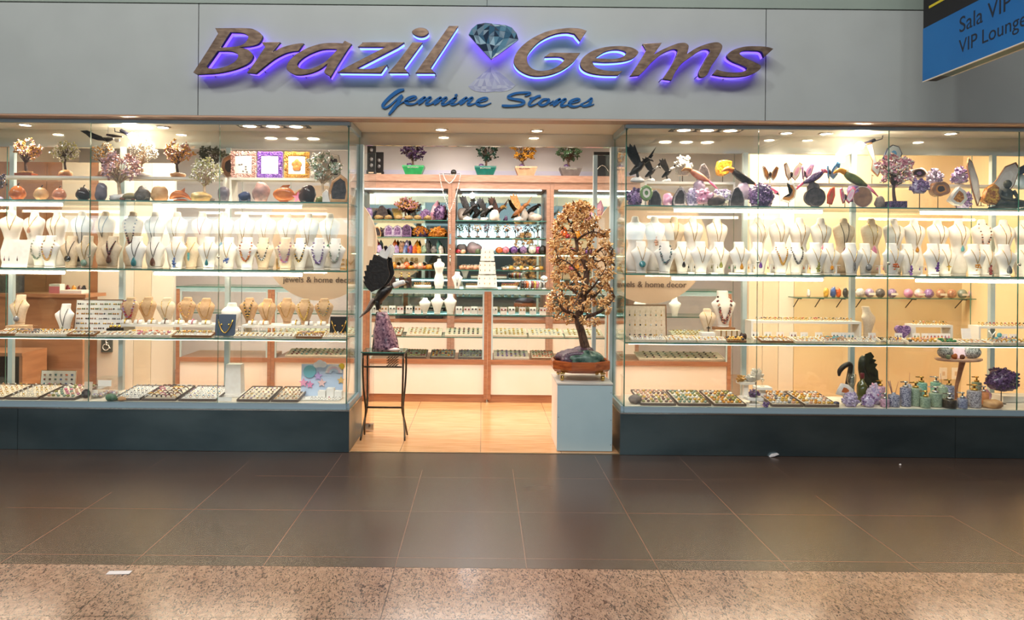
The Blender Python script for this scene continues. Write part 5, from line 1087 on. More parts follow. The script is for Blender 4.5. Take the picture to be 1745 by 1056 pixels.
# geodes, agates and carvings on the tree-side top shelf -------------------------------------
GS = 'stones on the tree-side top shelf'
M_grim = stone('grey_geode_rim', (176, 166, 164), (120, 110, 112), 60, .4, .4)
def tri_geode(w_, h_, m_r, m_l, hole=.6, seed=1, lean=0.0):
    hole += .14; m_r = M_grim if m_r is M_pale else m_r
    return geode([(-w_, 0), (w_, 0), (w_*1.05, h_*.35), (w_*.75+lean, h_*.72), (w_*.15+lean, h_), (-w_*.35+lean, h_*.94), (-w_*.85, h_*.5), (-w_*1.02, h_*.2)], w_*1.1, M_bas, m_r, m_l, hole, seed, (0.1*lean, h_*.45))
def putR(k, nm, px, py, d, z, lb, cat, rz=0, s=1, ry=0): return make(None, k, nm, lb, cat, at(px, py, d, z), rz, s, GS, ry=ry)
for k, nm, px, d, z, lb, cat, rz in (
    (druse_rock((.055, .045, .075), M_amM, M_am2, 1, 70, .022, .007), 'amethyst_cluster', 1082, 5.24, S1, 'dark amethyst lump at the doorway end of the geode shelf', 'crystal', 0),
    (slice_(circ(24, .05, .058, .2, 3, z0=.095), .012, [(1, M_grag), (.8, M_grag), (.6, M_pale), (.3, M_grag)], stand=1), 'agate_slice', 1101, 5.17, S1, 'green ringed agate slice on a stand', 'agate', .2),
    (tri_geode(.048, .125, M_pale, M_ddr, .62, 3), 'geode', 1117, 5.22, S1, 'small black pointed geode in front of the pink agate', 'geode', .1),
    (freeform(.1, .045, M_rosq, 50), 'rose_quartz', 1138, 5.28, S1, 'smooth pink quartz lump behind the small black geode', 'stone', 0),
    (tri_geode(.05, .145, M_pale, M_ddr, .5, 5, .015), 'geode', 1158, 5.2, S1, 'grey hooked geode with a black hollow', 'geode', .1),
    (druse_rock((.042, .035, .075), M_amL, M_amL, 6, 70, .018, .006), 'amethyst_cluster', 1180, 5.2, S1, 'upright lilac amethyst lump next to the pink rose stone', 'crystal', 0),
    (druse_rock((.055, .04, .055), M_rosq, M_rosq, 7, 40, .03, .016, rod=.02), 'rose_quartz', 1199, 5.2, S1, 'pink stone flower on a short rod', 'stone', 0),
    (druse_rock((.07, .05, .055), M_wrk, M_amL, 8, 90, .022, .008, rod=.03), 'amethyst_cluster', 1230, 5.24, S1, 'pale lilac crystal bed on a short rod', 'crystal', 0),
    (freeform(.085, .062, stone('dark_geode_back', (92, 76, 72), (60, 50, 50), 20, .5, .5), 53), 'geode', 1221, 5.17, S1, 'low brown geode shell in front of the lilac crystal bed', 'geode', 0),
    (tri_geode(.055, .15, M_pale, M_am2, .66, 9), 'geode', 1256, 5.19, S1, 'dark triangular amethyst geode', 'geode', 0),
    (druse_rock((.09, .06, .1), M_am2, M_amM, 10, 110, .022, .007), 'amethyst_cluster', 1297, 5.21, S1, 'broad dark amethyst crag behind the glass joint', 'crystal', 0),
    (slice_([(-.05, .08), (.0, .13), (.07, .1), (.06, .13), (-.03, .185), (-.075, .15)], .012, [(1, M_hot2), (.8, M_hot2), (.5, M_pale)], stand=1), 'agate_slice', 1312, 5.34, S1, 'hot pink agate wing behind the dark amethyst crag', 'agate', 0),
    (slice_([(-.05, .05), (.01, .035), (.055, .07), (.07, .13), (.045, .18), (.0, .185), (.04, .13), (.02, .085), (-.03, .075)], .014, [(1, M_pale), (.8, M_amag), (.5, M_brag)], stand=1), 'agate_slice', 1341, 5.22, S1, 'crescent of golden brown agate on a stand', 'agate', 0),
    (geode(circ(22, .074, .072, .10, 3, z0=.078), .09, M_bas, M_bas, M_ddr, .92, 11), 'geode', 1390, 5.2, S1, 'large round black geode face', 'geode', 0),
    (slice_([(-.03, .03), (.005, .02), (.032, .09), (.028, .155), (-.005, .14), (-.03, .09)], .014, [(1, M_red), (.75, M_red), (.4, M_agO)], stand=1), 'agate_slice', 1416, 5.19, S1, 'leaf-shaped red orange agate slice on a stand', 'agate', .25),
    (geode(circ(24, .066, .078, .1, 5, z0=.083), .06, M_brag, M_pale, M_amM, .92, 12), 'geode', 1470, 5.215, S1, 'half-round amethyst geode with a brown rind', 'geode', -.25),
    (freeform(.09, .04, stone('grey_mineral', (150, 130, 116), (112, 94, 88), 22, .5, .5), 61), 'rough_stone', 1499, 5.24, S1, 'rough grey brown stone beside the half-round amethyst', 'stone', 0),
    (druse_rock((.058, .04, .055), M_amL, M_amM, 13, 80, .022, .008, rod=.11, front=True), 'amethyst_cluster', 1567, 5.19, S1, 'violet amethyst on a thin black rod in front of the brown agate bowl', 'crystal', 0),
    (slice_(circ(24, .07, .055, .18, 8, z0=.15), .05, [(1, M_brag), (.85, M_brag), (.6, M_amag), (.4, M_agD)], stand=1), 'agate_slice', 1600, 5.26, S1, 'thick brown agate bowl on two rods', 'agate', 0),
    (slice_([(-.072, .06), (-.03, .03), (.015, .02), (.06, .07), (.045, .13), (.0, .165), (-.035, .12)], .04, [(1, M_pale), (.86, M_pale), (.62, M_citB), (.3, M_citB)], stand=1), 'citrine', 1632, 5.2, S1, 'pointed citrine with a white rind on a rod', 'citrine', 0),
    (druse_rock((.05, .04, .08), M_amL, M_amM, 14, 60, .025, .008), 'amethyst_cluster', 1641, 5.33, S1, 'tall amethyst lump behind the pointed citrine', 'crystal', 0),
    (slice_([(-.06, .06), (-.03, .04), (.03, .03), (.065, .075), (.05, .12), (.055, .155), (.02, .185), (-.03, .15), (-.045, .1)], .04, [(1, M_citB), (.8, M_citG), (.4, M_citB)], stand=1), 'citrine', 1687, 5.18, S1, 'golden citrine slab below the great white agate butterfly', 'citrine', 0)):
    putR(k, nm, px, 335, d, z, lb, cat, rz)
# upper level
def butterfly(w1, w2, rot=0):
    """two agate wings on a rod; each wing (outline, bands)"""
    def f():
        out = []
        for (ol, bands, th, a) in (w1, w2):
            e = slice_(ol, th, bands)()[0]; M = Matrix.Rotation(a, 4, 'Z'); e[1].v = [tuple(M @ Vector(v)) for v in e[1].v]; out.append(('wing', e[1], e[2]))
        zc = min(p[1] for p in w1[0])
        out.append(('body', MB().blob((0, -.004, zc+.05), (.012, .012, .022), 0, 1, 0, 10, 8), [M_agD])); out.append(('stand', MB().tube([(0, 0, .002), (0, 0, zc+.035)], .0032, 6).lathe([(.022, 0), (.022, .003), (0, .004)], 12), [M_iron]))
        return out
    return f
wl = lambda s, z: [(-.004*s, z+.03*s), (-.03*s, z), (-.06*s, z+.04*s), (-.085*s, z+.13*s), (-.06*s, z+.15*s), (-.02*s, z+.09*s)]
wr = lambda s, z: [(-x, q) for x, q in wl(s, z)]
for k, nm, px, py, d, z, lb, cat, rz, ry_ in (
    (bird(1.15, M_onyx, M_onyx, M_beakd, 'wings', seed=1), 'bird_carving', 1086, 290, 5.27, RZ-.02, 'large black carved bird with raised wings at the doorway end', 'bird figurine', 0, 0),
    (bird(.78, M_onyx, M_milk, M_beakd, 'wings', seed=2), 'bird_carving', 1108, 300, 5.42, RZ, 'small black carved bird on white quartz, nearer the doorway', 'bird figurine', 0, 0),
    (bird(.74, M_onyx, M_milk, M_beakd, 'wings', seed=3), 'bird_carving', 1136, 300, 5.42, RZ, 'small black carved bird on a lilac lump beside the white quartz cluster', 'bird figurine', 0, 0),
    (druse_rock((.055, .04, .075), M_qzW, M_qzW, 20, 70, .028, .010, rod=.05), 'quartz_cluster', 1163, 300, 5.41, RZ, 'brilliant white quartz cluster on a rod', 'crystal', 0, 0),
    (bird(.95, stone('pink_parrot', (222, 152, 124), (190, 116, 92), 20, .3), M_hot2, M_tanrk, 'toucan', stone('bird_rock', (190, 170, 180), (150, 130, 150), 18, .5), 4), 'bird_carving', 1190, 300, 5.30, RZ-.02, 'pink carved parrot with a long tail facing the quartz cluster', 'bird figurine', 0, 0),
    (tri_geode(.048, .15, M_pale, M_ddr, .66, 21), 'geode', 1199, 300, 5.43, RZ, 'white-rimmed black geode behind the pink parrot', 'geode', 0, 0),
    (slice_([(-.05, .06), (-.01, .05), (.03, .07), (.055, .12), (.055, .165), (.0, .175), (-.045, .165), (-.058, .11)], .05, [(1, M_citG), (.8, M_citG), (.4, M_citG)], stand=1), 'citrine', 1233, 300, 5.42, RZ, 'bright golden citrine on a thin rod', 'citrine', 0, 0),
    (bird(1.15, M_onyx, M_red, mat('orange_beak', (232, 150, 72), .2, 0, (220, 120, 60), 20, coat=.4), 'toucan', stone('bird_rock', (190, 170, 180), (150, 130, 150), 18, .5), 5), 'bird_carving', 1264, 305, 5.35, RZ-.035, 'black carved toucan with a big pale orange beak', 'bird figurine', 0, 0),
    (butterfly((wl(.8, .02), [(1, M_pale), (.8, M_brag), (.5, M_amag)], .01, .2), (wr(.8, .02), [(1, M_pale), (.8, M_amag), (.5, M_brag)], .01, -.2)), 'agate_flower', 1312, 303, 5.43, RZ, 'golden brown agate flower slices beside the toucan tail', 'agate', 0, 0),
    (butterfly((wl(.95, .02), [(1, M_brag), (.88, M_pale), (.5, M_pale)], .01, .5), (wr(.95, .02), [(1, M_brag), (.88, M_pale), (.5, M_rosq)], .01, -.5)), 'agate_butterfly', 1348, 303, 5.43, RZ, 'cream agate butterfly with thin brown edges', 'agate', 0, 0),
    (butterfly((wl(.7, .03), [(1, M_vag), (.7, M_vag), (.5, M_pale)], .01, .9), (wr(.85, .03), [(1, M_vag), (.7, M_rosq), (.4, M_vag)], .01, -.4)), 'agate_butterfly', 1370, 303, 5.42, RZ, 'mauve agate butterfly next to the cream one', 'agate', 0, 0),
    (bird(1.0, M_am2, M_hot2, M_hot2, 'parrot', M_bas, 6), 'bird_carving', 1388, 303, 5.28, RZ-.03, 'violet carved parrot with a red beak and pink tail', 'bird figurine', 0, 0),
    (butterfly((wl(.7, .04), [(1, M_blag), (.7, M_paleb), (.5, M_blag)], .01, .9), (wr(.95, .03), [(1, M_blag), (.8, M_blag), (.45, M_paleb)], .01, -.3)), 'agate_butterfly', 1413, 303, 5.42, RZ, 'bright blue agate butterfly beside the violet parrot', 'agate', 0, 0),
    (bird(1.15, mat('moss_green_stone', (110, 120, 70), .3, 0, (80, 92, 54), 20), M_hot2, mat('yellow_beak', (238, 170, 60), .2, 0, (226, 150, 44), 20, coat=.4), 'toucan', M_amM, 7), 'bird_carving', 1455, 308, 5.27, RZ-.05, 'green carved toucan with a yellow beak and red tail', 'bird figurine', 0, 0),
    (slice_([(-.06, .32), (-.02, .33), (.01, .2), (.05, .1), (.03, .06), (-.02, .11), (-.01, .18), (-.04, .25)], .012, [(1, M_brag), (.88, M_paleb), (.4, M_paleb)], stand=1), 'agate_slice', 1489, 303, 5.45, RZ, 'long curved pale blue agate slice under the clip lamp', 'agate', 0, 0),
    (slice_([(-.075, .2), (-.04, .28), (.0, .31), (.05, .295), (.075, .24), (.06, .2), (.0, .17)], .014, [(1, M_sod), (.9, M_paleb), (.35, M_blag)], stand=1), 'agate_slice', 1520, 303, 5.45, RZ, 'blue-rimmed white agate slice behind the pink gem tree', 'agate', 0, 0),
    (slice_(circ(22, .062, .042, .12, 4, z0=.085), .05, [(1, M_pale), (.8, M_brag), (.66, M_agD), (.3, M_amM)], stand=1), 'geode', 1563, 303, 5.42, RZ, 'flat oval white and brown geode on two rods', 'geode', 0, 0),
    (druse_rock((.05, .04, .06), M_amL, M_amL, 22, 90, .025, .008), 'amethyst_cluster', 1592, 303, 5.43, RZ, 'pale pink-violet crystal cone behind the oval geode', 'crystal', 0, 0),
    (druse_rock((.042, .04, .07), M_amL, M_amM, 23, 90, .022, .008, rod=.01), 'amethyst_cluster', 1635, 303, 5.41, RZ, 'upright amethyst block beside the great agate butterfly', 'crystal', 0, 0),
    (butterfly((  [(-.01, .06), (-.03, .0), (-.075, .12), (-.12, .3), (-.11, .36), (-.08, .33), (-.03, .2)], [(1, M_brag), (.93, M_pale), (.6, M_bw)], .014, .12), ([(.012, .1), (.1, .19), (.17, .3), (.24, .33), (.27, .28), (.23, .16), (.14, .03), (.05, -.0)], [(1, M_brag), (.92, M_pale), (.6, M_bw)], .014, -.10)), 'agate_butterfly', 1672, 320, 5.30, S1+.03, 'great white agate butterfly on a rod', 'agate', 0, 0),
    (bird(1.0, M_sod, M_bas, M_beakd, 'parrot', M_paleb, 9), 'bird_carving', 1742, 300, 5.4, RZ+.055, 'dark blue carved bird at the cut-off window edge', 'bird figurine', 0, 0)):
    putR(k, nm, px, py, d, z, lb, cat, rz, 1, ry_)
for px in (1440,):
    putR(butterfly((wl(.8, .03), [(1, M_hot2), (.75, M_pale), (.5, M_hot2)], .01, .6), (wr(.85, .03), [(1, M_hot2), (.75, M_pale), (.5, M_rosq)], .01, -.3)), 'agate_butterfly', px, 335, 5.2, S1, 'pink agate butterfly on a stand beside the half-round amethyst', 'agate')
make(None, gem_tree(.40, .145, 'block', M_am2, [M_pnk, M_pnk, M_wht], 31, 60), 'gem_tree', 'pink blossom gem tree on a dark amethyst block', 'gem tree', at(1525, 340, 5.22, S1))
# seated dark bronze stone figure
def seated():
    b_ = MB().tube(smooth_line([(0, 0, .06), (0, .004, .1), (0, .002, .145), (0, -.002, .16)], 3), [.05, .048, .042, .042, .044, .042, .034, .022, .016, .014], 12, flat=.75)
    b_.blob((0, -.004, .186), (.027, .029, .033), .05, 2, 1, 14, 10).tube(smooth_line([(-.045, 0, .14), (-.062, -.012, .1), (-.04, -.045, .075), (0, -.055, .068)], 3), [.015, .014, .013, .012, .012, .011, .010, .010, .009, .009], 8).tube(smooth_line([(.045, 0, .14), (.062, -.012, .1), (.04, -.045, .075), (0, -.055, .068)], 3), [.015, .014, .013, .012, .012, .011, .010, .010, .009, .009], 8)
    b_.tube(smooth_line([(-.03, 0, .05), (-.09, -.03, .045), (-.03, -.062, .04), (.04, -.06, .038)], 3), [.03, .028, .026, .024, .022, .02, .02, .018, .016, .014], 9).tube(smooth_line([(.03, 0, .05), (.09, -.03, .045), (.03, -.06, .04), (-.03, -.058, .036)], 3), [.03, .028, .026, .024, .022, .02, .02, .018, .016, .014], 9)
    m = stone('labradorite', (84, 84, 72), (40, 42, 40), 16, .12)
    return [('body', b_, [m]), ('base', MB().blob((0, -.01, .012), (.12, .08, .025), .25, 2, 2, 18, 9, flat0=-.012), [m])]
make(None, seated, 'seated_figure', 'seated dark bronze-coloured stone figure on a rocky base below the agate butterfly', 'figurine', at(1716, 340, 5.21, S1))

# ------------------------------------------------------------------ busts and necklaces
S2, S3 = SH[1], SH[2]
WN = {-1: 'eagle-side', 1: 'tree-side'}
def bust_row(side, row, kind, xs, d, z, py, cols, necks, tilt=None, sc=0.93):
    order = sorted(range(len(xs)), key=lambda i: -side*0+(abs(xs[i]-VX)))
    rank = {i: k+1 for k, i in enumerate(order)}
    rn = {'T': 'torso bust', 'N': 'neck bust', 'S': 'small neck bust'}[kind]
    for i, px in enumerate(xs):
        m, cn = cols[i % len(cols)]; rz = (tilt or {}).get(i, 0); w_ = 'bust'
        nk = necks[i % len(necks)]; dd = d if kind == 'T' else d+(0.045 if rank[i] % 2 else -0.045)
        make(('bust', kind, m.name), build_bust(kind, m), 'jewellery_bust', ('%s %s, %s from the doorway in the %s of the %s window' if len(xs) > 1 else '%s %s%.0s standing on the %s in the %s window') % (cn, rn, ORD[rank[i]], row, WN[side]), 'bust', at(px, py, dd, z), rz, sc, '%s in the %s window' % (row, WN[side]))
        if nk:
            style, zl, p, m1, m2, drop, m3, desc = nk
            make(('nk', kind)+tuple(str(q) for q in nk[:7]), build_necklace(kind, style, zl, p, m1, m2, drop, m3), 'necklace', ('%s on the %s %s from the doorway, %s window' if len(xs) > 1 else '%s on the%.0s lone %s in the %s window') % (desc, ORD[rank[i]], rn, WN[side]), 'necklace', at(px, py, dd, z), rz, sc, 'necklaces in the %s window' % WN[side])
W, CR, TN = (M_bw, 'white'), (M_bc, 'cream'), (M_bt, 'tan')
ch = lambda zl, drop, k, d_, p=1.1, m=M_chain: ('chain', zl, p, m, None, drop, gem(k), d_)
co = lambda zl, drop, k, d_, p=1.1: ('cord', zl, p, M_cord, None, drop, gem(k), d_)
be = lambda zl, k, k2, d_, p=2.0, drop=None, k3=None: ('beads', zl, p, gem(k), gem(k2) if k2 else None, drop, gem(k3) if k3 else None, d_)
cp = lambda zl, k, k2, d_, p=2.0: ('chips', zl, p, gem(k), gem(k2), None, None, d_)
bust_row(-1, 'back row', 'T', [20, 59, 98, 140, 180, 227, 265, 302, 345, 381, 417, 453, 490, 526, 562], 5.41, S2, 400, [W, W, W, W, CR, CR, W, W, W, W, W, W, W, W, W],
    [ch(.30, None, 'red', 'thin gold chain'), ch(.33, 'tear', 'peach', 'faint peach pendant'), ch(.22, 'disc', 'peach', 'round peach pendant'), co(.12, 'big', 'black', 'dark pendant on black cords'), co(.25, None, 'black', 'plain black cord'), be(.20, 'black', 'dkred', 'black bead strand', 1.6, 'tear', 'dkred'), co(.20, 'tear', 'green', 'thin black cord with drop'), ch(.23, 'big', 'olive', 'oval olive pendant'),
     ('cord', .28, 1.1, gem('red'), None, None, None, 'red coral strand'), ch(.22, 'big', 'sky', 'pale blue pendant'), ch(.24, 'tear', 'sky', 'icy blue drop'), ch(.23, 'big', 'sky', 'large sky blue pendant'), ch(.24, 'big', 'amber', 'soft amber pendant'), ch(.20, 'big', 'red', 'crimson drop pendant'), ch(.21, 'big', 'green', 'bright green drop pendant')], {0: .35, 3: .1, 4: -.1})
bust_row(-1, 'front row', 'N', [66, 84, 120, 147, 190, 232, 264, 300, 325, 355, 388, 420, 448, 486, 511, 543, 571], 5.27, S2, 440, [W, W, CR, CR, CR, W, W, W, CR, W, W, W, CR, CR, W, W, W],
    [cp(.07, 'white', 'sage', 'pale green chip collar'), be(.065, 'gold', 'peach', 'gold and peach bead collar'), co(.10, 'disc', 'black', 'round black disc pendant'), ch(.07, 'disc', 'sage', 'sage disc pendant'), ('beads', .11, 1.1, gem('black'), gem('dkred'), 'big', gem('brown'), 'long bead strand with brown drop'), co(.09, 'big', 'teal', 'teal stone pendant'), co(.09, 'big', 'brown', 'brown stone pendant'), ch(.09, 'stack', 'blue', 'blue stacked pendant'), ch(.13, 'bar', 'turq', 'turquoise bar pendant'), ch(.08, 'tear', 'teal', 'small teal drop'), ch(.09, 'cluster', 'blue', 'blue cluster pendant'), cp(.07, 'amber', 'orange', 'amber chip necklace'), be(.08, 'black', 'white', 'black and clear bead strand'), cp(.06, 'lilac', 'pink', 'pink and lilac chip necklace'), be(.07, 'black', 'gold', 'black and gold bead necklace', 1.6), cp(.055, 'purple', 'lilac', 'thick purple chip necklace'), cp(.07, 'sage', 'white', 'silvery green chip necklace')])
bust_row(1, 'back row', 'T', [1082, 1115, 1148, 1180, 1221, 1291, 1327, 1362, 1398, 1437, 1484, 1522, 1557, 1597, 1633, 1672, 1709, 1744], 5.41, S2, 405, [W, W, CR, W, W, W, W, W, W, CR, CR, W, W, W, W, W, W, W],
    [None, ('cord', .30, 1.2, M_bw, None, 'stack', gem('peach'), 'white cord with stacked stones'), ch(.27, None, 'gold', 'fine gold chain'), ch(.26, None, 'gold', 'looped gold chain'), ch(.24, 'disc', 'black', 'round black disc pendant'), ch(.2, 'cluster', 'grey', 'silver grey cluster brooch pendant'), ch(.24, 'tear', 'gold', 'pair of gold drops'), ch(.23, 'tear', 'olive', 'olive gold drop'), ch(.25, 'big', 'pink', 'bright pink drop pendant'), co(.23, 'big', 'dkred', 'dark red oval pendant'), ch(.24, 'big', 'pink', 'pale pink oval pendant'), ch(.23, 'big', 'black', 'black gold-set oval pendant'), ch(.24, 'tear', 'amber', 'amber drop on a chain'), ch(.25, 'big', 'peach', 'pale peach pendant'), ch(.25, 'tear', 'turq', 'small turquoise drop'), be(.24, 'brown', 'peach', 'brown bead strand'), ch(.22, 'big', 'grey', 'grey oval pendant'), ch(.24, 'big', 'turq', 'pale turquoise pendant')], {0: -.3, 5: .35, 9: -.12})
bust_row(1, 'front row', 'N', [1093, 1133, 1163, 1195, 1226, 1261, 1293, 1331, 1357, 1391, 1414, 1452, 1476, 1522, 1548, 1592, 1612, 1661, 1682, 1714, 1746], 5.27, S2, 445, [W]*21,
    [ch(.10, 'disc', 'teal', 'round teal disc pendant'), ('chips', .085, 2.0, gem('teal'), gem('grey'), None, None, 'broad teal and grey stone collar'), ch(.10, 'tear', 'black', 'small black drop'), ch(.085, None, 'gold', 'plain V-shaped chain'), ch(.10, 'tear', 'olive', 'small olive drop'), ch(.09, 'tear', 'amber', 'amber drop pendant'), ch(.10, 'tear', 'purple', 'small purple drop'), be(.08, 'amber', 'gold', 'amber bead necklace', 1.4), be(.09, 'black', 'grey', 'black bead necklace', 1.6), ch(.10, 'stack', 'olive', 'yellow-green block pendant'), ch(.09, 'tear', 'amber', 'long amber drop'), ch(.10, 'bar', 'grey', 'grey bar pendant'), ch(.09, 'disc', 'grey', 'coiled grey silver pendant'), ch(.10, 'cluster', 'orange', 'orange stone cascade pendant', 1.1), ch(.08, 'stack', 'purple', 'purple stacked pendant'), ch(.11, 'stack', 'purple', 'violet amethyst slab pendant'), ch(.09, 'cross', 'gold', 'gold figure pendant'), ch(.10, 'cluster', 'amber', 'golden leaf cascade pendant'), ch(.09, 'stack', 'dkred', 'dark garnet pendant'), ch(.09, 'big', 'grey', 'large smoky oval pendant'), ch(.10, 'tear', 'amber', 'small amber drop')])
# white earring cards and T-shaped stands between the busts
make(None, card_stand(.19, .21, M_bw), 'earring_card', 'pale pink leaning card with three pendants at the cut-off end of the bust shelf', 'card', at(24, 450, 5.2, S2))
for i, (px, k) in enumerate(((8, 'dkred'), (16, 'grey'), (30, 'brown'))): make(('pend', k), earring(gem(k), .03), 'earring', '%s stone drop on the pale leaning card' % k, 'earring', at(px, 430, 5.185, S2+.085), group='drops on the leaning card')
ES = [('black', 1178), ('olive', 1217), ('green', 1247), ('amber', 1280), ('dkred', 1313), ('orange', 1374), ('peach', 1425), ('purple', 1571), ('pink', 1499)]
for i, (k, px) in enumerate(ES):
    make('tstand', t_stand(.075, M_bw), 'earring_stand', 'white T-shaped stand holding %s drop earrings' % k, 'earring stand', at(px, 455, 5.2, S2), group='T-shaped earring stands')
    for s in (-1, 1): make(('er', k), earring(gem(k)), 'earring', 'one of a pair of %s drop earrings on the white T-shaped stand' % k, 'earring', (X(px, 455, 5.2)+s*.022, 5.2-.004, S2+.0705), group='%s earrings on the T-shaped stand' % k)
# ------------------------------------------------------------------ jewellery shelf (third shelf) of both windows
M_vel = mat('black_velvet', (20, 18, 20), 0.8); M_nav = mat('navy_card', (58, 72, 92), 0.6); M_trw = mat('dark_tray_rim', (96, 80, 70), 0.5); M_tbr = mat('tan_tray_rim', (150, 104, 66), 0.4, 0, (130, 88, 54), 20); M_lin = mat('ivory_tray_lining', (236, 222, 200), 0.8, 0, (226, 208, 184), 80)
SMALL = {}
def ring_b(k): return lambda: [(None, MB().lathe([(.0075, -.0012), (.009, -.0012), (.009, .0012), (.0075, .0012), (.0075, -.0012)], 12, (0, 0, .009), M=Matrix.Rotation(pi/2, 4, 'X') @ Matrix.Translation((0, 0, 0)), m=0).blob((0, 0, .0), (.0001, .0001, .0001), 0, 1, 0, 3, 2, 0).ball((0, 0, .0125), (.0062, .005, .005), 1, 7, 5), [M_schain, gem(k)])]
def ring_b(k):
    def f():
        mb = MB(); pts = [(0.0085*cos(a*2*pi/12), 0, 0.0085+0.0085*sin(a*2*pi/12)) for a in range(13)]
        mb.tube(pts, 0.0016, 5); mb.ball((0, 0, .0195), (.0062, .0055, .0048), 1, 7, 5); return [(None, mb, [M_schain if k in ('white', 'blue', 'grey') else M_chain, gem(k)])]
    return f
def pebble_b(k): return lambda: [(None, MB().blob((0, 0, .008), (.013, .011, .0095), .35, 2, hash(k) % 7, 9, 6, flat0=-.008), [gem(k)])]
def pend_b(k): return lambda: [(None, MB().lathe([(.001, .0), (.0035, .004), (.0075, .016), (.0085, .022), (.005, .028), (0, .03)], 8, sy=.5, M=Matrix.Translation((0, .012, .006)) @ Matrix.Rotation(pi/2, 4, 'X')).tube([(0, .012, .006), (0, .018, .007)], .0025, 5, 1), [gem(k), M_chain])]
def band_b(k): return lambda: [(None, MB().tube([(.022*cos(a*pi/8), .0, .004+.018*sin(a*pi/8)) for a in range(9)], [.004]*9, 6), [M_chain if k == 'gold' else gem(k)])]
def brooch_b(k):
    def f():
        mb = MB()
        for i in range(5): mb.ball((.009*cos(i*1.257), .009*sin(i*1.257), .006), (.0065, .0065, .005), 0, 6, 4)
        return [(None, mb.ball((0, 0, .008), .005, 1, 6, 4), [gem(k), M_chain])]
    return f
KIND = {'brooch': brooch_b, 'ring': ring_b, 'polished_pebble': pebble_b, 'pendant': pend_b, 'bracelet': band_b}
def fill(nm, n_u, n_v, w_, d_, loc, ang, cols, lb, cat, grp, seed, rz=0, h0=0.0105, jit=0.15):
    r = random.Random(seed)
    for i in range(n_u):
        for j in range(n_v):
            u = w_*(i+0.5+r.uniform(-jit, jit))/n_u*0.9+w_*0.05; v = d_*(j+0.5+r.uniform(-jit, jit)*.6)/n_v*0.9+d_*0.05; k = cols[r.randrange(len(cols))]
            make((nm, k), KIND[nm](k), nm, lb, cat, (loc[0]+u*cos(rz), loc[1]+v*cos(ang)+u*sin(rz), loc[2]+v*sin(ang)+h0), rz+r.uniform(-.3, .3), 1, grp, rx=ang*.8)
def px_tray(pa, pb, py, dfront, z, dep, ang, m_rim, m_lin, lb, grp, nm=None, nu=7, nv=6, cols=('white',), ilb='', cat='', seed=1):
    x0, x1 = X(pa, py, dfront), X(pb, py, dfront); w_ = x1-x0
    make(None, tray(w_, dep, m_rim, m_lin, ang), 'display_tray', lb, 'tray', (x0, dfront, z+0.001), 0, 1, grp)
    if nm: fill(nm, nu, nv, w_, dep, (x0, dfront, z+0.001), ang, cols, ilb, cat, ilb, seed)
GL_ = 'display trays on the floor of the eagle-side window'
TR = [(-62, 6, 'gold', 'first from the cut-off edge', 'ring', ('gold', 'peach', 'white', 'amber'), 'gold-toned ring', 'ring'), (10, 64, '', 'second from the cut-off edge', 'ring', ('white', 'olive', 'gold', 'white'), 'small pale stone ring', 'ring'), (68, 127, '', 'in front of the stone chart card', 'polished_pebble', ('peach', 'olive', 'white', 'pink', 'sage'), 'mixed coloured pebble', 'pebble'),
      (192, 238, '', 'white-lined beside the clear boxes', 'ring', ('white', 'sky', 'grey', 'white'), 'silver ring with a pale stone', 'ring'), (241, 299, '', 'of dark and red bead strings', 'bracelet', ('black', 'dkred', 'brown', 'white', 'gold', 'pink'), 'dark bead bracelet', 'bracelet'), (304, 368, '', 'white-lined beside the tall white stand', 'ring', ('white', 'lilac', 'sky', 'white'), 'silver ring with a tiny stone', 'ring'),
      (403, 458, '', 'dark-rimmed, nearer the tall white stand', 'pendant', ('peach', 'grey', 'gold', 'brown', 'lilac', 'white'), 'small stone pendant', 'pendant'), (462, 508, '', 'dark-rimmed, next to the baby jewellery board', 'pendant', ('amber', 'brown', 'olive', 'peach', 'white'), 'warm coloured stone pendant', 'pendant')]
for i, (a, c, _, w_, nm, cols, il, ct) in enumerate(TR):
    px_tray(a, c, 690, 5.135, FLZ, .36, .09, M_trw, M_lin if i not in (3, 5) else M_bw, 'shallow display tray %s on the eagle-side window floor' % w_, GL_, nm, 6, 6, cols, '%s in the floor tray %s' % (il, w_), ct, i)
# other goods on the eagle-side floor
def floorL(k, nm, px, d, lb, cat, rz=0): return make(None, k, nm, lb, cat, at(px, 680, d, FLZ), rz)
M_card = mat('white_card', (246, 240, 230), .5)
def chart():
    e = card_stand(.29, .155, M_card, .12)(); r = random.Random(4); ms = [gem(k) for k in ('orange', 'teal', 'pink', 'peach', 'dkred', 'black', 'grey', 'brown', 'blue')]; mb = MB(); M = Matrix.Translation((0, 0, .002)) @ Matrix.Rotation(-.12, 4, 'X')
    st = [('stone_sample', MB().blob(M @ Vector((-.112+.045*i, -.0035, .118-.036*j)), (.011, .003, .008), .35, 2, i*3+j, 8, 6), [ms[r.randrange(9)]]) for i in range(6) for j in range(3)]
    ln = MB()
    for i in range(6):
        for j in range(3): ln.box(-.124+.045*i, -.10+.045*i, -.0024, -.002, .104-.036*j, .1055-.036*j, 0, M)
    return e+st+[('printed_line', ln, [M_slab]), ('gold_border', MB().box(-.145, .145, -.0026, -.002, .151, .155, 0, M).box(-.145, -.141, -.0026, -.002, 0, .15, 0, M).box(.141, .145, -.0026, -.002, 0, .15, 0, M), [M_chain])]
t = make(None, chart, 'stone_chart', 'white gold-edged card chart of eighteen mounted stones standing behind the pebble tray', 'chart', at(98, 655, 5.545-.03, FLZ+.001)); t.scale = (.95, 1, .95); t.location.y = 5.515
M_acr = glass_mat('clear_acrylic', (.93, .93, .92), 1.6)
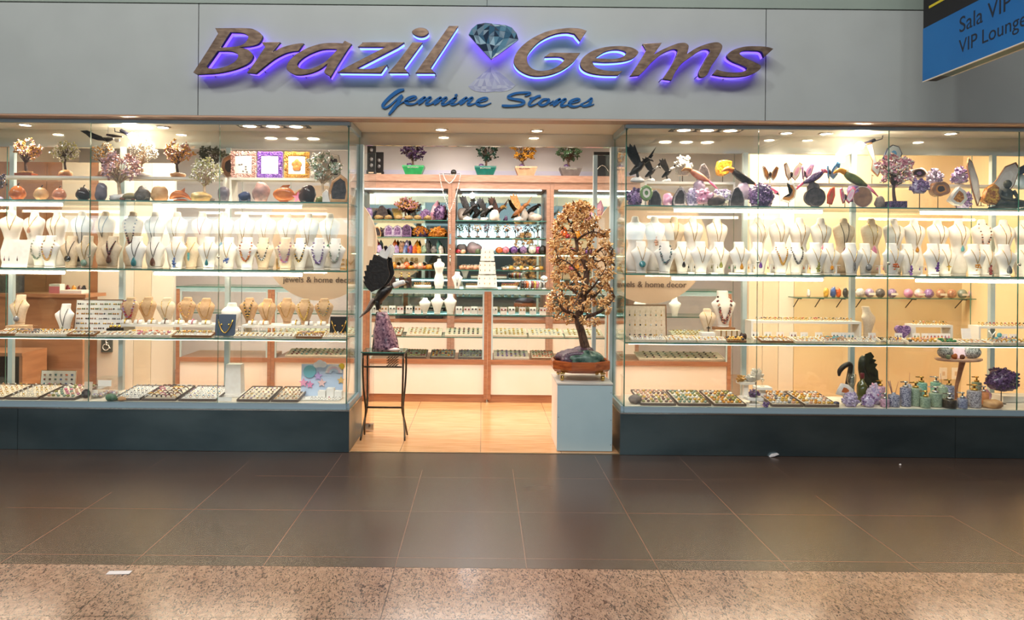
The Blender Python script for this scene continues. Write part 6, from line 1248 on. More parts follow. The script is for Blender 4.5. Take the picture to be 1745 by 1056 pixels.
for px, d, lb in ((163, 5.26, 'clear acrylic box of pale beads, lower one'), (186, 5.36, 'clear acrylic box with white price cards, taller one')):
    t = thing('acrylic_box', lb, 'box', at(px, 670, d, FLZ+.001)); h = .07 if px == 163 else .13
    obj('body', MB().box(-.07, .07, -.06, .06, 0, h), [M_acr], t); mb = MB(); r = random.Random(px)
    for i in range(26): mb.blob((r.uniform(-.055, .055), r.uniform(-.045, .045), .012), (.012, .010, .009), .3, 2, i, 7, 5, i % 3)
    q = obj('bead_filling', mb, [gem('white'), gem('lilac'), gem('peach')], t); q['kind'] = 'stuff'
    obj('price_card', MB().box(-.05, .05, -.066, -.062, h*.55, h*.9), [M_card], t)
floorL(lambda: [('card', MB().box(-.03, .03, -.004, .0, 0, .13, 0, Matrix.Rotation(-.2, 4, 'X')), [M_bc]), ('medallion', MB().lathe([(0, -.008), (.03, -.008), (.033, 0), (0, .002)], 18, M=Matrix.Translation((-.006, -.002, .045)) @ Matrix.Rotation(pi/2-.2, 4, 'X')), [M_agD])], 'earring_card', 148, 5.15, 'cream card with a round dark agate disc beside the clear boxes', 'card')
floorL(freeform(.05, .04, stone('green_chunk', (96, 128, 92), (66, 92, 70), 20, .3), 71), 'rough_stone', 190, 5.13, 'small green rough stone at the front of the window floor', 'stone')
floorL(freeform(.03, .03, M_tanrk, 72), 'rough_stone', 208, 5.13, 'small tan rough stone beside the green one', 'stone')
t = floorL(lambda: [('column', MB().loops([[(x*s, y*s, z) for x, y in ((-.055, -.04), (.055, -.04), (.055, .04), (-.055, .04))] for s, z in ((1.12, .021), (1.0, .24))], 0, smooth=False), [M_bw]), ('foot', MB().box(-.085, .085, -.065, .065, 0, .02), [M_bw])], 'display_column', 400, 5.36, 'tall tapered white display column on a flat foot', 'display stand')
make(None, card_stand(.1, .03, M_card, .1), 'price_card', 'low white card at the front between two trays', 'card', at(383, 688, 5.13, FLZ))
def baby():
    M = Matrix.Rotation(-.1, 4, 'X'); bl = mat('baby_blue', (196, 214, 236), .5); e = [('board', MB().box(-.16, .16, 0, .004, 0, .24, 0, M), [bl])]
    def flat(nm, polys, m): 
        mb = MB()
        for q in polys: mb.prism(q, -.012, -.001)
        mb.v = [tuple(M @ Vector(v)) for v in mb.v]; e.append((nm, mb, [m]))
    c_ = lambda x, z, r_, n=16: [(x+r_*cos(2*pi*i/n), z+r_*sin(2*pi*i/n)) for i in range(n)]
    flat('cloud_charm', [c_(-.045, .235, .022), c_(-.02, .245, .028), c_(.008, .238, .024)], mat('soft_white', (246, 246, 250), .5))
    flat('sun_charm', [[((.026 if i % 2 else .02)*sin(i*pi/10)+.148, (.026 if i % 2 else .02)*cos(i*pi/10)+.225) for i in range(20)]], mat('sun_yellow', (244, 204, 40), .5))
    flat('balloon_charm', [c_(-.095, .185, .048)], mat('aqua_charm', (120, 190, 204), .5))
    arc = lambda r0, r1: [(.09+r1*cos(pi*i/14), .175+r1*sin(pi*i/14)) for i in range(15)]+[(.09+r0*cos(pi*i/14), .175+r0*sin(pi*i/14)) for i in range(14, -1, -1)]
    for nm, r0, r1, k in (('rainbow_charm', .05, .064, (244, 234, 226)), ('rainbow_charm', .035, .0495, (226, 196, 206)), ('rainbow_charm', .018, .0345, (190, 206, 220))): flat(nm, [arc(r0, r1)], mat('charm_%d' % k[0], k, .5))
    st = lambda x, z, s: [((s if i % 2 == 0 else s*.45)*sin(i*pi/5)+x, (s if i % 2 == 0 else s*.45)*cos(i*pi/5)+z) for i in range(10)]
    flat('star_charm', [st(-.14, .1, .036)], mat('charm_pink', (240, 160, 190), .5)); flat('star_charm', [st(-.09, .085, .03)], mat('charm_rose', (226, 140, 180), .5)); flat('star_charm', [st(.0, .1, .034)], mat('charm_peach', (240, 196, 190), .5)); flat('star_charm', [st(-.03, .15, .034)], mat('charm_violet', (196, 168, 222), .5)); flat('star_charm', [st(.145, .12, .03)], mat('charm_gold', (236, 190, 110), .5))
    for i, x in enumerate((.02, .085, .145)): e.append(('gift_box', MB().box(x-.03, x+.026, -.085-.004*i, -.035, .002, .055+.02*(i == 1)), [M_card]))
    e.append(('base', MB().box(-.135, .17, -.16, -.0055, -.0, .0015), [M_card])); return e
make(None, baby, 'jewellery_board', 'pale blue baby jewellery board with cloud, rainbow and star charms next to the doorway', 'display board', at(548, 680, 5.36, FLZ+.001))
fill('ring', 9, 1, .26, .05, (X(522, 690, 5.16), 5.19, FLZ+.0015), 0, ('white', 'pink', 'white'), 'tiny ring at the foot of the baby jewellery board', 'ring', 'tiny rings by the baby board', 5, 0, .002)

# third shelf, eagle side
def sh3(k, nm, px, d, lb, cat, rz=0, z=None, s=1, group=None, key=None): return make(key, k, nm, lb, cat, at(px, 560, d, S3 if z is None else z), rz, s, group)
R3 = .882
bench(X(212, 550, 5.36), X(372, 550, 5.36), 5.30, 5.50, R3, 'low white riser under the tan neck busts nearer the earring board', zb=S3)
bench(X(416, 550, 5.36), X(572, 550, 5.36), 5.30, 5.50, R3, 'low white riser under the tan neck busts nearer the doorway', zb=S3)
xs = [221, 251, 283, 318, 350, 424, 455, 488, 519, 552]
bust_row(-1, 'riser row', 'S', xs, 5.43, R3, 530, [TN, TN, CR, TN, TN, TN, TN, TN, TN, TN], [cp(.05, 'red', 'lilac', 'pink and red chip necklace'), ch(.05, None, 'gold', 'fine gold chain', 1.8), ch(.05, 'tear', 'sage', 'green drop pendant'), be(.045, 'gold', 'peach', 'gold bead necklace'), ch(.05, None, 'gold', 'thick gold chain', 2), be(.05, 'black', 'gold', 'black and gold bead chain', 1.3), ch(.04, None, 'gold', 'long gold chain', 1.3), ch(.05, None, 'gold', 'double gold chain', 1.6), be(.04, 'gold', 'gold', 'chunky gold bead necklace', 1.5), be(.07, 'gold', 'grey', 'short gold ring necklace', 2.0)], sc=.95)
make(None, build_bust('S', M_bw), 'jewellery_bust', 'wide white neck bust behind the navy necklace card', 'bust', at(394, 530, 5.40, S3+.03), 0, 1.0)
make(None, lambda: [(None, MB().box(-.05, .05, -.04, .04, 0, .0295), [M_boardw])], 'display_block', 'white block under the wide white neck bust', 'display block', at(394, 530, 5.40, S3))
def cushion(k, seed):
    return lambda: [('cushion', MB().loops([[(x, .028*cos(pi*j/8)*.8, .001+.03*sin(pi*j/8)) for j in range(9)] for x in (-.032, .032)], 0), [M_bw])]
CU = [(215, 'gold'), (237, 'peach'), (260, 'gold'), (283, 'brown'), (306, 'gold'), (329, 'pink'), (352, 'gold'), (431, 'gold'), (450, 'amber'), (505, 'gold'), (527, 'brown'), (548, 'gold')]
for i, (px, k) in enumerate(CU):
    lb_ = '%s from the earring board' % ORD[i+1]
    sh3(cushion(k, i), 'bracelet_cushion', px, 5.345, 'small white half-round cushion, %s along the low risers' % lb_, 'cushion', 0, R3, 1, 'bracelet cushions on the low risers', 'cushion')
    sh3(lambda k=k: [(None, MB().tube([(0, .0265*cos(pi*j/10), .004+.034*sin(pi*j/10)) for j in range(11)], .005, 7), [M_chain if k == 'gold' else gem(k)])], 'bracelet', px, 5.345, '%s bracelet on the %s half-round cushion %s' % (k, '', lb_) if 0 else '%s bracelet worn by the white cushion %s' % (k, lb_), 'bracelet', 0, R3, 1, 'bracelets on the cushions', ('brc', k))
make(None, lambda: [(None, MB().box(-.075, .075, -.045, .045, 0, .055), [M_bt])], 'display_block', 'tan block under the lone cream neck bust', 'display block', at(33, 545, 5.36, S3))
bust_row(-1, 'tan block', 'N', [33], 5.36, S3+.0555, 520, [CR], [ch(.08, 'disc', 'grey', 'silver ring pendant')], sc=.88)
make(None, build_bust('N', M_bw), 'jewellery_bust', 'white neck bust with a V-shaped dark cord beside the earring board', 'bust', at(110, 540, 5.36, S3), 0, .85)
make(None, build_necklace('N', 'cord', .06, 1.0, M_cord, None, 'tear', gem('olive')), 'necklace', 'V-shaped dark cord on the white neck bust beside the earring board', 'necklace', at(110, 540, 5.36, S3), 0, .85)
make(None, lambda: [('panel', MB().box(-.18, .18, 0, .006, 0, .25, 0, Matrix.Rotation(-.14, 4, 'X')), [M_bw]), ('border', MB().box(-.184, .184, -.004, .0, .246, .252, 0, Matrix.Rotation(-.14, 4, 'X')).box(-.184, -.178, -.004, 0, 0, .245, 0, Matrix.Rotation(-.14, 4, 'X')).box(.178, .184, -.004, 0, 0, .245, 0, Matrix.Rotation(-.14, 4, 'X')), [M_tbr])], 'earring_board', 'large white leaning board covered in rows of stud earrings', 'display board', at(166, 540, 5.42, S3+.001))
r = random.Random(8)
for i in range(10):
    for j in range(6):
        k = r.choice(('gold', 'amber', 'grey', 'peach', 'white', 'brown', 'olive')); z = .03+.037*j
        for s in (-1, 1)[:1 if (i+j) % 3 == 0 else 2]:
            make(('stud', k), lambda k=k: [(None, MB().ball((0, -.004, 0), (.007, .004, .007), 0, 7, 5), [M_chain if k == 'gold' else gem(k)])], 'stud_earring', 'small stud earring in rows on the large white leaning board', 'earring', (X(166, 540, 5.42)-.155+.0345*i+s*.0075, 5.42+z*.14+.002, S3+z), 0, 1, 'stud earrings on the leaning board')
def cardset(m, w_, h_): return card_stand(w_, h_, m, .18)
for px, m, w_, h_, lb, cn in ((383, M_nav, .15, .16, 'navy leaning card with a gold collar between the two low risers', 'gold collar on the navy card'), (577, M_vel, .135, .15, 'black velvet card with a gold chain next to the doorway glass', 'gold link chain on the black velvet card')):
    d_ = 5.24; make(None, cardset(m, w_, h_), 'necklace_card', lb, 'card', at(px, 560, d_, S3+.001))
    pts = [(-.055+.11*i/14, -.006+.18*(.025+.075*abs(i/7-1)**2)+.0, .025+.095*abs(i/7-1)**2) for i in range(15)]
    make(None, lambda: [(None, MB().tube(pts, .0045, 6), [M_chain])], 'necklace', cn, 'necklace', at(px, 560, d_-.001, S3+.001))
    for s in (-1, 1): make(('cstud', px), lambda: [(None, MB().ball((0, 0, 0), .008, 0, 8, 6), [M_chain])], 'stud_earring', 'round gold stud, one of two on the %s' % ('navy card' if px == 383 else 'black velvet card'), 'earring', (X(px, 560, d_)+s*.028, d_+.0085, S3+.085), group='gold studs on the %s card' % ('navy' if px == 383 else 'black velvet'))
for i, (px, k) in enumerate(((412, 'grey'), (441, 'white'), (463, 'amber'), (474, 'gold'), (484, 'peach'))):
    sh3(t_stand(.075, M_bw), 'earring_stand', px, 5.24, 'white T-shaped earring stand with %s drops on the third shelf' % k, 'earring stand', 0, None, 1, 'T-shaped stands on the third shelf', 'tstand')
    for s in (-1, 1): make(('er', k), earring(gem(k)), 'earring', '%s drop earring on its third-shelf T-shaped stand' % k, 'earring', (X(px, 560, 5.24)+s*.022, 5.236, S3+.0705), group='%s drops on the third shelf' % k)
T3 = [(-30, 24, 'pendant', 'under the lone cream neck bust', 'pale pendant'), (26, 62, 'bracelet', 'with grey bead bracelets', 'grey bead bracelet'), (64, 112, 'ring', 'with gold rings before the white neck bust', 'gold ring'), (114, 160, 'pendant', 'before the earring board', 'long slim pendant'), (166, 222, 'pendant', 'beside the black ring stand', 'slim gold pendant'), (226, 290, 'polished_pebble', 'of rosy pebbles before the riser', 'rosy pebble'), (293, 360, 'ring', 'of mixed gold rings before the navy card', 'chunky gold ring'), (398, 448, 'pendant', 'just past the navy card', 'white and gold pendant'), (452, 500, 'pendant', 'with fanned slim pendants', 'fanned slim pendant'), (504, 548, 'bracelet', 'of curled gold bracelets', 'curled gold bracelet'), (550, 590, 'ring', 'under the black velvet card', 'bright silver ring')]
cl = {'pendant': ('gold', 'white', 'peach', 'brown'), 'bracelet': ('gold', 'peach', 'grey'), 'ring': ('gold', 'amber', 'white', 'black'), 'polished_pebble': ('pink', 'peach', 'red', 'white')}
for i, (a, c, nm, w_, il) in enumerate(T3):
    px_tray(a, c, 572, 5.125, S3, .085, .22, M_lin if i % 3 else M_tbr, M_bw, 'narrow jewellery tray %s on the eagle-side third shelf' % w_, 'narrow trays on the eagle-side third shelf', nm, 6, 2, cl[nm], '%s in the narrow tray %s' % (il, w_), {'polished_pebble': 'pebble'}.get(nm, nm), i)
for i, (a, c, w_, k) in enumerate(((0, 58, 'of grey brooches before the lone cream bust', ('grey', 'gold', 'white')), (60, 120, 'of gold brooches before the white bust', ('gold', 'amber', 'peach')), (214, 290, 'of rosy brooches below the first riser', ('red', 'peach', 'gold')), (292, 362, 'of golden brooches below the first riser', ('gold', 'olive', 'amber')), (500, 556, 'of gold and pearl brooches below the second riser', ('gold', 'white', 'amber')))):
    px_tray(a, c, 566, 5.222, S3, .07, .3, M_lin, M_bw, 'back-row jewellery tray %s' % w_, 'back-row trays on the eagle-side third shelf', 'brooch', 7, 2, k, 'small flower-shaped brooch in the tray %s' % w_, 'brooch', 70+i)
sh3(lambda: [('block', MB().box(-.05, .05, -.03, .03, 0, .05), [M_vel]), *[('knob', MB().ball((q, 0, .06), .014, 0, 8, 6), [M_chain]) for q in (-.03, 0, .03)]], 'ring_stand', 196, 5.27, 'black block ring stand below the earring board', 'ring stand')

# third shelf, tree side
make(None, lambda: [('panel', MB().box(-.155, .155, 0, .006, 0, .245, 0, Matrix.Rotation(-.1, 4, 'X')), [M_bc]), ('border', MB().box(-.16, .16, -.006, -.001, .243, .25, 0, Matrix.Rotation(-.1, 4, 'X')).box(.153, .16, -.006, -.001, 0, .242, 0, Matrix.Rotation(-.1, 4, 'X')), [M_tbr])], 'pendant_board', 'cream framed board hung with rows of fine pendants next to the doorway glass', 'display board', at(1101, 555, 5.44, S3+.001))
for i in range(7):
    for j in range(3):
        k = ('black', 'sage', 'grey', 'gold', 'amber', 'peach', 'white')[(i*3+j) % 7]; z = .205-.075*j
        make(('bp', k), lambda k=k: [('chain', MB().tube([(-.004, 0, 0), (0, -.002, -.03), (.004, 0, 0)], .0008, 4), [M_chain]), ('drop', MB().ball((0, -.003, -.037), (.006, .003, .008), 0, 7, 5), [gem(k)])], 'pendant', '%s pendant hung on the cream framed board' % k, 'pendant', (X(1101, 555, 5.44)-.125+.041*i, 5.44+z*.1-.0015, S3+z), 0, 1, '%s pendants on the framed board' % k)
make(None, lambda: [(None, MB().box(-.055, .055, -.04, .04, 0, .05), [M_bw])], 'display_block', 'white block under the small cream neck bust beside the collar bust', 'display block', at(1206, 555, 5.36, S3))
bust_row(1, 'block by the collar bust', 'S', [1206], 5.36, S3+.0505, 535, [CR], [ch(.05, 'cross', 'black', 'small dark figure pendant')], sc=.85)
make(None, lambda: [('box', MB().box(-.075, .075, -.045, .045, 0, .06), [M_boardw]), ('wooden_cap', MB().box(-.075, .075, -.045, .045, .0605, .082), [M_tbr])], 'display_block', 'white block with a wooden cap carrying the large collar bust', 'display block', at(1233, 553, 5.45, S3))
make(None, build_bust('N', M_bw), 'jewellery_bust', 'large white neck bust with a broad brown bead collar', 'bust', at(1233, 510, 5.45, S3+.0825), 0, 1.08)
make(None, lambda: [(None, (lambda mb: [mb.ball((p[0], p[1]-.004, p[2]), .0075, q % 3, 7, 5) for rr in (0, 1) for q, p in enumerate(neck_pts('N', .05-.02*rr, 1.7, .05+.006*rr, 21))] and mb)(MB()), [gem('brown'), gem('dkred'), gem('peach')])], 'necklace', 'broad brown bead collar on the large white neck bust', 'necklace', at(1233, 510, 5.45, S3+.0825), 0, 1.08)
make(None, lambda: [('box', MB().box(-.09, .09, -.03, .03, 0, .07), [M_bc]), *[('bracelet_strap', MB().box(q, q+.008, -.034, -.0305, 0, .07), [M_chain]) for q in (-.06, -.02, .02, .06)]], 'bracelet_box', 'upright cream box wrapped with slim bracelets below the collar bust', 'box', at(1239, 560, 5.33, S3))
sh3(freeform(.055, .028, M_agD, 81), 'polished_stone', 1266, 5.3, 'dark banded egg-like stone beside the bracelet box', 'stone')
R4 = .945
bench(X(1276, 548, 5.42), X(1462, 548, 5.42), 5.37, 5.50, R4, 'long white jewellery riser behind the earring cards', zb=S3)
bench(X(1552, 552, 5.42), X(1618, 552, 5.42), 5.38, 5.50, .925, 'short white jewellery riser behind the ruby red earrings', zb=S3)
bench(X(1662, 552, 5.42), X(1790, 552, 5.42), 5.38, 5.50, .92, 'white jewellery riser at the cut-off window edge', zb=S3)
for a, c, z, lb, n_, nm in ((1279, 1460, R4, 'long jewellery riser', 26, 'ring'), (1554, 1616, .925, 'short jewellery riser', 10, 'ring'), (1664, 1750, .92, 'cut-off jewellery riser', 12, 'ring')):
    fill(nm, n_, 2, X(c, 548, 5.42)-X(a, 548, 5.42), .08, (X(a, 548, 5.42), 5.385, z), 0, ('gold', 'amber', 'white', 'black', 'olive', 'red'), 'small gold ring on the %s' % lb, 'ring', 'rings on the %s' % lb, a, 0, .002)
ECR = [(1287, 'black'), (1309, 'olive'), (1330, 'amber'), (1352, 'dkred'), (1371, 'white'), (1396, 'gold'), (1424, 'black'), (1437, 'sky'), (1450, 'turq'), (1487, 'peach'), (1532, 'grey'), (1562, 'olive'), (1578, 'amber'), (1590, 'red'), (1602, 'orange'), (1614, 'pink'), (1712, 'lilac'), (1728, 'brown')]
for i, (px, k) in enumerate(ECR):
    make('ecard', card_stand(.055, .06, M_bw, .15), 'earring_card', 'small white card with two %s stones, %s along from the dark banded stone' % (k, ORD[i+1]), 'card', at(px, 562, 5.30, S3+.001), group='small earring cards on the tree-side third shelf')
    for s in (-1, 1): make(('er2', k), earring(gem(k), .02, 1), 'earring', '%s earring on the %s small white card from the dark banded stone' % (k, ORD[i+1]), 'earring', (X(px, 562, 5.30)+s*.013, 5.303, S3+.054), group='earrings of small card %d' % (i+1))
make(None, build_bust('N', M_bc), 'jewellery_bust', 'large cream neck bust turned aside behind the glass joint', 'bust', at(1480, 545, 5.42, S3+.02), .5, .9)
make(None, lambda: [(None, MB().box(-.06, .06, -.04, .04, 0, .0195), [M_boardw])], 'display_block', 'flat white block under the large cream neck bust', 'display block', at(1480, 545, 5.42, S3))
make(None, lambda: [('heart', MB().prism([(p[0]*.052, .058+p[1]*.05) for p in smooth_loop([(0, -1, 1), (.75, -.2), (1, .4), (.7, .85), (.3, .88), (0, .55, 1), (-.3, .88), (-.7, .85), (-1, .4), (-.75, -.2)], 5)], -.018, .018), [M_amM]), ('foot', MB().box(-.02, .02, -.02, .02, 0, .012), [M_amM])], 'stone_heart', 'purple stone heart standing behind the pebbles and cards', 'stone', at(1538, 555, 5.44, S3), 0, 1.05)
sh3(card_stand(.07, .095, M_bw, .2), 'necklace_card', 1648, 5.36, 'plain white leaning card beside the turquoise discs', 'card')
sh3(lambda: [('tree', MB().tube([(0, 0, 0), (0, 0, .06), (-.02, 0, .09)], .006, 6).tube([(0, 0, .05), (.03, 0, .085)], .005, 6), [M_bw]), ('disc', MB().lathe([(0, -.003), (.018, -.003), (.018, .003), (0, .003)], 14, M=Matrix.Translation((.05, -.01, .06)) @ Matrix.Rotation(pi/2, 4, 'X')), [gem('turq')]), ('disc', MB().lathe([(0, -.003), (.014, -.003), (.014, .003), (0, .003)], 14, M=Matrix.Translation((.03, -.014, .035)) @ Matrix.Rotation(pi/2, 4, 'X')), [gem('turq')]), ('disc', MB().lathe([(0, -.003), (.016, -.003), (.016, .003), (0, .003)], 14, M=Matrix.Translation((.065, -.008, .025)) @ Matrix.Rotation(pi/2, 4, 'X')), [gem('sky')])], 'earring_tree', 1690, 5.26, 'white branching holder with turquoise discs', 'earring stand')
T4 = [(1076, 1135, 'ring', 'below the framed pendant board', 'tiny silver ring'), (1138, 1186, 'pendant', 'with sparse small pendants beside the board', 'sparse small pendant'), (1190, 1238, 'pendant', 'below the bracelet box', 'slender gold pendant'), (1240, 1272, 'polished_pebble', 'tan-lined with one green stone', 'small amber pebble'), (1297, 1352, 'pendant', 'with a wooden front of long earrings', 'long gold earring drop'), (1356, 1402, 'pendant', 'with fanned white pendants', 'fanned white pendant'), (1405, 1446, 'bracelet', 'with amber bangles', 'amber bangle'), (1448, 1492, 'ring', 'round-ended with dark stone rings', 'dark stone ring'), (1516, 1540, 'ring', 'with dark rings on the glass joint', 'dark purple ring'), (1548, 1604, 'polished_pebble', 'with small amber and black stones', 'amber or black pebble'), (1606, 1634, 'polished_pebble', 'of dark green stones', 'dark green pebble'), (1637, 1688, 'pendant', 'of slim white pendants past the green stones', 'slim white pendant'), (1692, 1745, 'bracelet', 'of pale bracelets at the cut-off edge', 'pale bracelet')]
cl2 = {'pendant': ('gold', 'white', 'peach', 'amber'), 'bracelet': ('gold', 'amber', 'peach', 'turq'), 'ring': ('black', 'amber', 'white', 'purple'), 'polished_pebble': ('amber', 'black', 'gold', 'peach')}
for i, (a, c, nm, w_, il) in enumerate(T4):
    px_tray(a, c, 578, 5.125, S3, .085, .22, M_tbr if i in (3, 4) else M_lin, M_bw, 'narrow jewellery tray %s on the tree-side third shelf' % w_, 'narrow trays on the tree-side third shelf', nm, 6, 2, ('green', 'olive', 'black') if 'dark green' in w_ else cl2[nm], '%s in the narrow tray %s' % (il, w_), {'polished_pebble': 'pebble'}.get(nm, nm), 30+i)
for i, (a, c, w_, k) in enumerate(((1142, 1196, 'of pale brooches beside the small cream bust', ('white', 'peach', 'gold')), (1285, 1350, 'of amber brooches under the long riser', ('amber', 'olive', 'gold')), (1352, 1410, 'of green and gold brooches under the long riser', ('olive', 'gold', 'white')), (1500, 1545, 'of dark brooches beside the stone heart', ('black', 'amber', 'peach')), (1556, 1618, 'of ruby and amber brooches under the short riser', ('red', 'amber', 'gold')), (1694, 1760, 'of turquoise and gold brooches at the cut-off edge', ('turq', 'gold', 'peach')))):
    px_tray(a, c, 572, 5.215, S3, .06, .3, M_lin, M_bw, 'back-row jewellery tray %s' % w_, 'back-row trays on the tree-side third shelf', 'brooch', 7, 2, k, 'small flower-shaped brooch in the tray %s' % w_, 'brooch', 80+i)
# floor of the tree-side window
TF = [(1092, 1152, 'nearest the doorway', ('peach', 'olive', 'gold', 'brown', 'peach')), (1156, 1212, 'second from the doorway', ('olive', 'sage', 'gold', 'white', 'sage')), (1217, 1272, 'third from the doorway', ('brown', 'amber', 'gold', 'white', 'olive')), (1316, 1369, 'just past the white pedestals', ('amber', 'peach', 'gold', 'white', 'grey')), (1372, 1430, 'beside the lilac mineral lumps', ('peach', 'gold', 'white', 'amber'))]
for i, (a, c, w_, cols) in enumerate(TF):
    px_tray(a, c, 697, 5.135, FLZ, .36, .09, M_trw, M_lin, 'shallow tray of polished stones %s on the tree-side window floor' % w_, 'stone trays on the tree-side window floor', 'polished_pebble', 7, 6, cols, 'polished stone in the floor tray %s' % w_, 'pebble', 50+i)
def floorR(k, nm, px, d, lb, cat, rz=0, s=1, group=None): return make(None, k, nm, lb, cat, at(px, 685, d, FLZ), rz, s, group)
for px, d, h_, lb in ((1270, 5.46, .125, 'tall white square pedestal with white and gold shells'), (1299, 5.36, .105, 'white square pedestal with a small glass goblet'), (1284, 5.2, .055, 'low white square pedestal with a purple crystal')):
    floorR(lambda: [('top', MB().box(-.058, .058, -.045, .045, h_-.018, h_), [M_bw]), ('stem', MB().box(-.018, .018, -.018, .018, .0125, h_-.0185), [M_bw]), ('foot', MB().box(-.04, .04, -.03, .03, 0, .012), [M_bw])], 'pedestal', px, d, lb, 'pedestal', 0, 1, 'white square pedestals')
for px, d, z, m, s_, lb, nm in ((1263, 5.46, .125, M_gld, .028, 'small golden crystal on the tall white pedestal', 'crystal_lump'), (1278, 5.46, .125, M_wrk, .036, 'white crystal lump on the tall white pedestal', 'crystal_lump'), (1284, 5.2, .055, M_am2, .034, 'purple crystal lump on the low white pedestal', 'crystal_lump')):
    make(None, druse_rock((s_, s_*.8, s_*.75), m, m, px, 30, .02, .007), nm, lb, 'crystal', at(px, 660, d, FLZ+z+.0005))
make(None, druse_rock((.045, .035, .04), M_wrk, M_qzW, 91, 30, .03, .01, rod=.13), 'quartz_cluster', 'white flower-like quartz on a rod behind the pedestals', 'crystal', at(1288, 650, 5.5, FLZ))
floorR(druse_rock((.02, .018, .018), M_am2, M_amM, 92, 20, .014, .005), 'crystal_lump', 1305, 5.13, 'tiny amethyst at the foot of the pedestals', 'crystal')
make(None, lambda: [(None, MB().lathe([(.018, 0), (.018, .002), (.003, .004), (.003, .03), (.012, .036), (.016, .055), (.0155, .055), (.011, .037), (0, .034)], 14), [M_acr])], 'glass_goblet', 'tiny clear goblet on the white pedestal', 'goblet', at(1299, 660, 5.36, FLZ+.1055))
for k, px, d, lb in ((druse_rock((.055, .042, .055), M_amL, M_amL, 61, 60, .016, .007), 1449, 5.18, 'pale lilac mineral lump beside the last stone tray'), (druse_rock((.05, .038, .05), M_amL, M_amM, 62, 70, .014, .006), 1480, 5.175, 'pink violet mineral lump in front of the green bottle'), (druse_rock((.05, .045, .085), M_amL, M_rosq, 63, 40, .015, .007), 1490, 5.27, 'taller rosy mineral behind the pink violet lump'), (freeform(.03, .028, M_sod, 94), 1424, 5.2, 'small dark blue stone beside the last stone tray'), (druse_rock((.03, .03, .045), M_amL, M_amL, 65, 40, .012, .006), 1653, 5.275, 'lilac lump behind the silver grey soap bottle')):
    floorR(k, 'mineral_lump', px, d, lb, 'mineral')
chp = lambda n_m, a, b2: mat(n_m, a, .3, 0, b2, 160, .5, kind='cell', coat=.3)
M_cb = chp('blue_chip_coating', (44, 54, 92), (180, 180, 196)); M_cg = chp('sage_chip_coating', (112, 134, 112), (160, 176, 152)); M_ck = chp('black_chip_coating', (20, 18, 18), (70, 56, 40)); M_cl = chp('lilac_chip_coating', (92, 96, 130), (170, 174, 190)); M_cs = chp('grey_chip_coating', (100, 92, 100), (206, 200, 204)); M_cp = chp('pink_chip_coating', (150, 104, 126), (216, 176, 196)); M_ct = chp('turquoise_chip_coating', (80, 140, 124), (150, 196, 180))
BT_ = [(1508, 5.17, .055, .030, M_cp, M_schain, 'small pink stone-chip soap bottle beside the mineral lumps'), (1543, 5.21, .135, .038, M_cb, M_schain, 'tall blue stone-chip soap bottle'), (1560, 5.23, .128, .042, M_cg, M_brass, 'tall sage green stone-chip soap bottle'), (1577, 5.16, .075, .034, M_cg, M_chain, 'short sage green stone-chip bottle with a gold pump'), (1594, 5.2, .10, .044, M_cg, M_schain, 'medium sage green stone-chip soap bottle'), (1618, 5.16, .06, .046, M_ck, M_schain, 'squat black stone-chip soap bottle'), (1640, 5.15, .07, .033, M_cl, M_schain, 'lilac blue faceted soap bottle'), (1660, 5.19, .12, .046, M_cs, M_chain, 'silver grey stone-chip soap bottle'),
       (1570, 5.40, .14, .038, M_ct, M_brass, 'turquoise soap bottle in the back row beside the tall sage one'), (1595, 5.44, .135, .04, M_ct, M_schain, 'turquoise soap bottle in the back row behind the medium sage one'), (1617, 5.34, .13, .036, M_cb, M_brass, 'blue soap bottle in the back row behind the squat black one'), (1664, 5.46, .135, .034, M_cg, M_chain, 'pale green soap bottle in the back row'), (1500, 5.34, .12, .034, M_cp, M_chain, 'rosy soap bottle in front of the dark statue'), (1676, 5.3, .09, .035, stone('orange_jar', (220, 150, 100), (190, 116, 70), 20, .3), M_schain, 'orange stone soap bottle beside the big amethyst')]
for px, d, h_, r_, m, mp, lb in BT_: floorR(pump_bottle(h_, r_, m, mp), 'soap_dispenser', px, d, lb, 'soap bottle', RND.uniform(-.4, .4), 1, 'stone-chip soap bottles')
for px, d, h_, n_, lb in ((1523, 5.19, .085, 7, 'blue stone-chip diffuser with a fan of reed sticks'), (1549, 5.36, .12, 1, 'blue diffuser with one upright reed in the back row'), (1606, 5.35, .12, 1, 'sage diffuser with one leaning reed')):
    def dif():
        r = random.Random(px); mb = MB()
        for i in range(n_): mb.tube([(0, 0, h_*.6), (r.uniform(-.04, .04) if n_ > 1 else (-.02 if px == 1606 else 0), r.uniform(-.03, .02), h_+.10)], .002, 5)
        return [('body', MB().lathe([(.038, 0), (.04, .003), (.04, h_-.005), (.036, h_), (.014, h_+.002), (.014, h_+.015), (.010, h_+.015), (.010, h_*.7)], 16), [M_cb if px != 1606 else M_cg]), ('reed', mb, [M_woodl])]
    floorR(dif, 'reed_diffuser', px, d, lb, 'reed diffuser')
M_bot = mat('green_bottle_glass', (70, 74, 20), 0.08, 0, (50, 54, 14), 8, coat=.6)
floorR(lambda: [('body', MB().lathe([(0, 0), (.036, .001), (.038, .01), (.038, .12), (.03, .142), (.014, .16), (.0135, .175)], 18), [M_bot]), ('capsule', MB().lathe([(.0145, .1755), (.0148, .215), (.012, .218), (0, .218)], 14), [mat('dark_red_capsule', (110, 30, 40), .35)])], 'wine_bottle', 1469, 5.345, 'dark green wine bottle with a red capsule in front of the dark statue', 'bottle')
